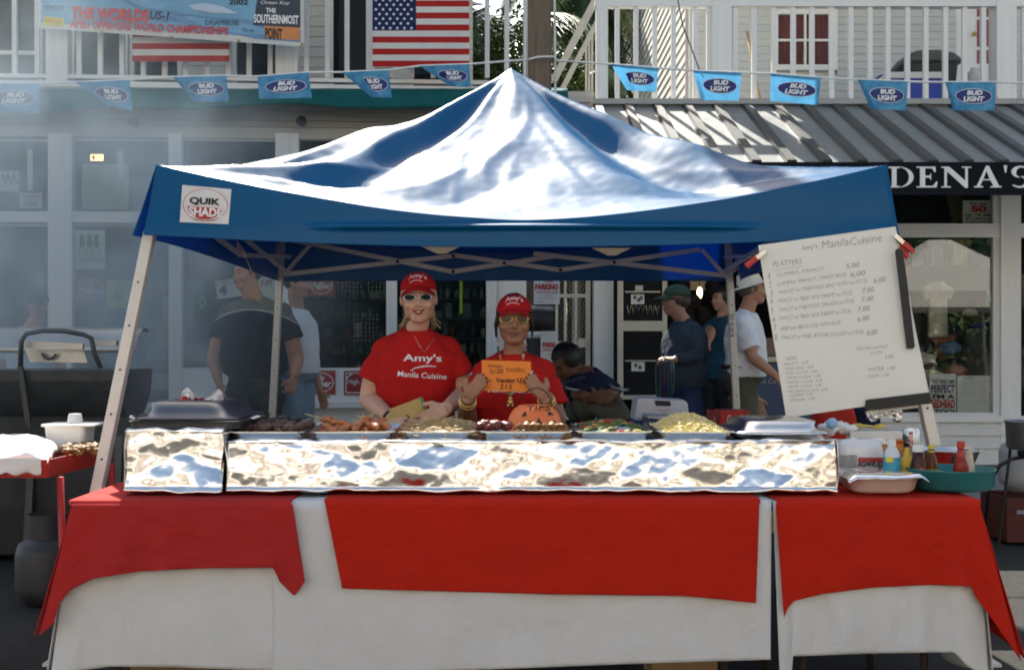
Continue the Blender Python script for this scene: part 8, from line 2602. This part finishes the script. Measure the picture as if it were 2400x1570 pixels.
MB().lathe([(.10, zb_), (.112, zb_+.01), (.118, zt_-.01), (.125, zt_), (.125, zt_+.006), (.115, zt_), (.105, zb_+.02)], (xb, 6.7, 0), 28).build("pot", mat("dull_grey_pot", (.24,.25,.27), .4, .7, .1, 10), bu, smooth=True)
for k in range(3):
    a = k*2.1+.4
    MB().tube([(xb+.09*math.cos(a), 6.7+.09*math.sin(a), zb_-.005), (xb+.16*math.cos(a), 6.7+.16*math.sin(a), 0)], .010, 6).build("stand_leg", BLACK, bu)
MB().tube([(xb-.03, 6.7, zb_-.05), (xb-.10, 6.68, zb_-.06), (xb-.16, 6.7, zb_-.10), (xb-.20, 6.75, zb_-.2), (xb-.19, 6.85, .1)], .012, 8).build("gas_hose", BLACK, bu, smooth=True)
MB().lathe([(.03, zb_-.06), (.05, zb_-.03), (.05, zb_-.012)], (xb, 6.7, 0), 14).build("burner", BLACK, bu)
# cardboard boxes under the table
for i, (px, w_, h_, Y) in enumerate(((1595, .24, .16, 4.1), (420, .3, .2, 4.1))):
    x = px_at(px, Y)
    MB().box((x-w_/2, Y-.1, .001), (x+w_/2, Y+.15, h_)).build("cardboard_box", MATS["kraft_card"], None, bevel=.004, label=("cardboard box on the street under the middle of the table", "cardboard box on the street under the left of the table")[i], cat="box")

# unseen tree added to darken the window's mirror image behind the white tent
def added_tree(label, base, c, r, n_, seed):
    rp_ = random.Random(seed); c = Vector(c); base = Vector(base)
    t = thing("added_tree", label, "tree", base)
    MB().tube([base, base.lerp(c, .5)+Vector((.1,.05,0)), c], [.28,.22,.14], 12).build("trunk", barkm, t, smooth=True)
    for k in range(6):
        a = k*1.05
        MB().tube([base.lerp(c, .75), c+Vector((math.cos(a)*r[0]*.6, math.sin(a)*r[1]*.6, r[2]*.2))], [.12,.04], 8).build("limb", barkm, t, smooth=True)
    mb = MB()
    for k in range(n_):
        d = Vector((rp_.gauss(0,1), rp_.gauss(0,1), rp_.gauss(0,1))).normalized()*rp_.random()**.35
        lumpy = 1+.35*noise.noise(d*2.2+Vector((seed,0,0)))
        p = c+Vector((d.x*r[0], d.y*r[1], d.z*r[2]))*lumpy
        s = rp_.uniform(.12,.24)
        M = Euler((rp_.uniform(-.9,.9), rp_.uniform(-.9,.9), rp_.uniform(0,6.3))).to_matrix()
        mb.add([p+M @ Vector(q)*s for q in ((-1,0,0),(0,-.5,.1),(1,0,-.1),(0,.5,.1))], [(0,1,2,3)], rp_.choice((0,2,2)))
    mb.build("crown", leafm, t)
added_tree("unseen dark tree added across the lane behind the white vendor tent", (11.2, -6.2, 0), (11.2, -6.2, 3.6), (3.4, 1.8, 2.6), 5200, 3)
# ------------------------------------------------------------------ grill smoke drifting across the left
def smoke(name, label, lo, hi, dens, scale, thr, seed, centre, rad):
    m = bpy.data.materials.new("smoke_"+str(seed)); m.use_nodes = True
    nt = m.node_tree; nt.nodes.clear()
    out = nt.nodes.new("ShaderNodeOutputMaterial")
    pv = nt.nodes.new("ShaderNodeVolumePrincipled")
    pv.inputs["Color"].default_value = (0.74, 0.87, 0.95, 1)
    pv.inputs["Anisotropy"].default_value = 0.25
    ge = nt.nodes.new("ShaderNodeNewGeometry")
    mp = nt.nodes.new("ShaderNodeMapping"); mp.inputs["Location"].default_value = (seed, seed*.7, 0); mp.inputs["Scale"].default_value = (1.0, .8, .8)
    n = nt.nodes.new("ShaderNodeTexNoise"); n.inputs["Scale"].default_value = scale; n.inputs["Detail"].default_value = 5; n.inputs["Roughness"].default_value = .55; n.inputs["Distortion"].default_value = .6
    nt.links.new(ge.outputs["Position"], mp.inputs[0]); nt.links.new(mp.outputs[0], n.inputs["Vector"])
    mr = nt.nodes.new("ShaderNodeMapRange"); mr.inputs[1].default_value, mr.inputs[2].default_value = thr, thr+.20
    mr.inputs[3].default_value, mr.inputs[4].default_value = 0.12, 1.0
    nt.links.new(n.outputs["Fac"], mr.inputs[0])
    # fade with distance from the plume's centre
    sub = nt.nodes.new("ShaderNodeVectorMath"); sub.operation = 'SUBTRACT'; sub.inputs[1].default_value = centre
    dv = nt.nodes.new("ShaderNodeVectorMath"); dv.operation = 'DIVIDE'; dv.inputs[1].default_value = rad
    ln = nt.nodes.new("ShaderNodeVectorMath"); ln.operation = 'LENGTH'
    nt.links.new(ge.outputs["Position"], sub.inputs[0]); nt.links.new(sub.outputs[0], dv.inputs[0]); nt.links.new(dv.outputs[0], ln.inputs[0])
    fo = nt.nodes.new("ShaderNodeMapRange"); fo.interpolation_type = 'SMOOTHSTEP'
    fo.inputs[1].default_value, fo.inputs[2].default_value, fo.inputs[3].default_value, fo.inputs[4].default_value = .25, 1.0, 1.0, 0.0
    nt.links.new(ln.outputs["Value"], fo.inputs[0])
    m1 = nt.nodes.new("ShaderNodeMath"); m1.operation = 'MULTIPLY'; m2 = nt.nodes.new("ShaderNodeMath"); m2.operation = 'MULTIPLY'; m2.inputs[1].default_value = dens
    nt.links.new(mr.outputs[0], m1.inputs[0]); nt.links.new(fo.outputs[0], m1.inputs[1]); nt.links.new(m1.outputs[0], m2.inputs[0]); nt.links.new(m2.outputs[0], pv.inputs["Density"])
    nt.links.new(pv.outputs[0], out.inputs["Volume"])
    MB().box(lo, hi).build(name, m, None, label=label, cat="smoke", kind="stuff")
smoke("smoke", "thin blue grey grill smoke drifting in front of the left shop windows", (-6.0, 5.6, .35), (-.9, 9.75, 4.0), 1.25, 1.5, .475, 3.0, (-3.35, 7.6, 1.75), (2.6, 3.0, 2.2))
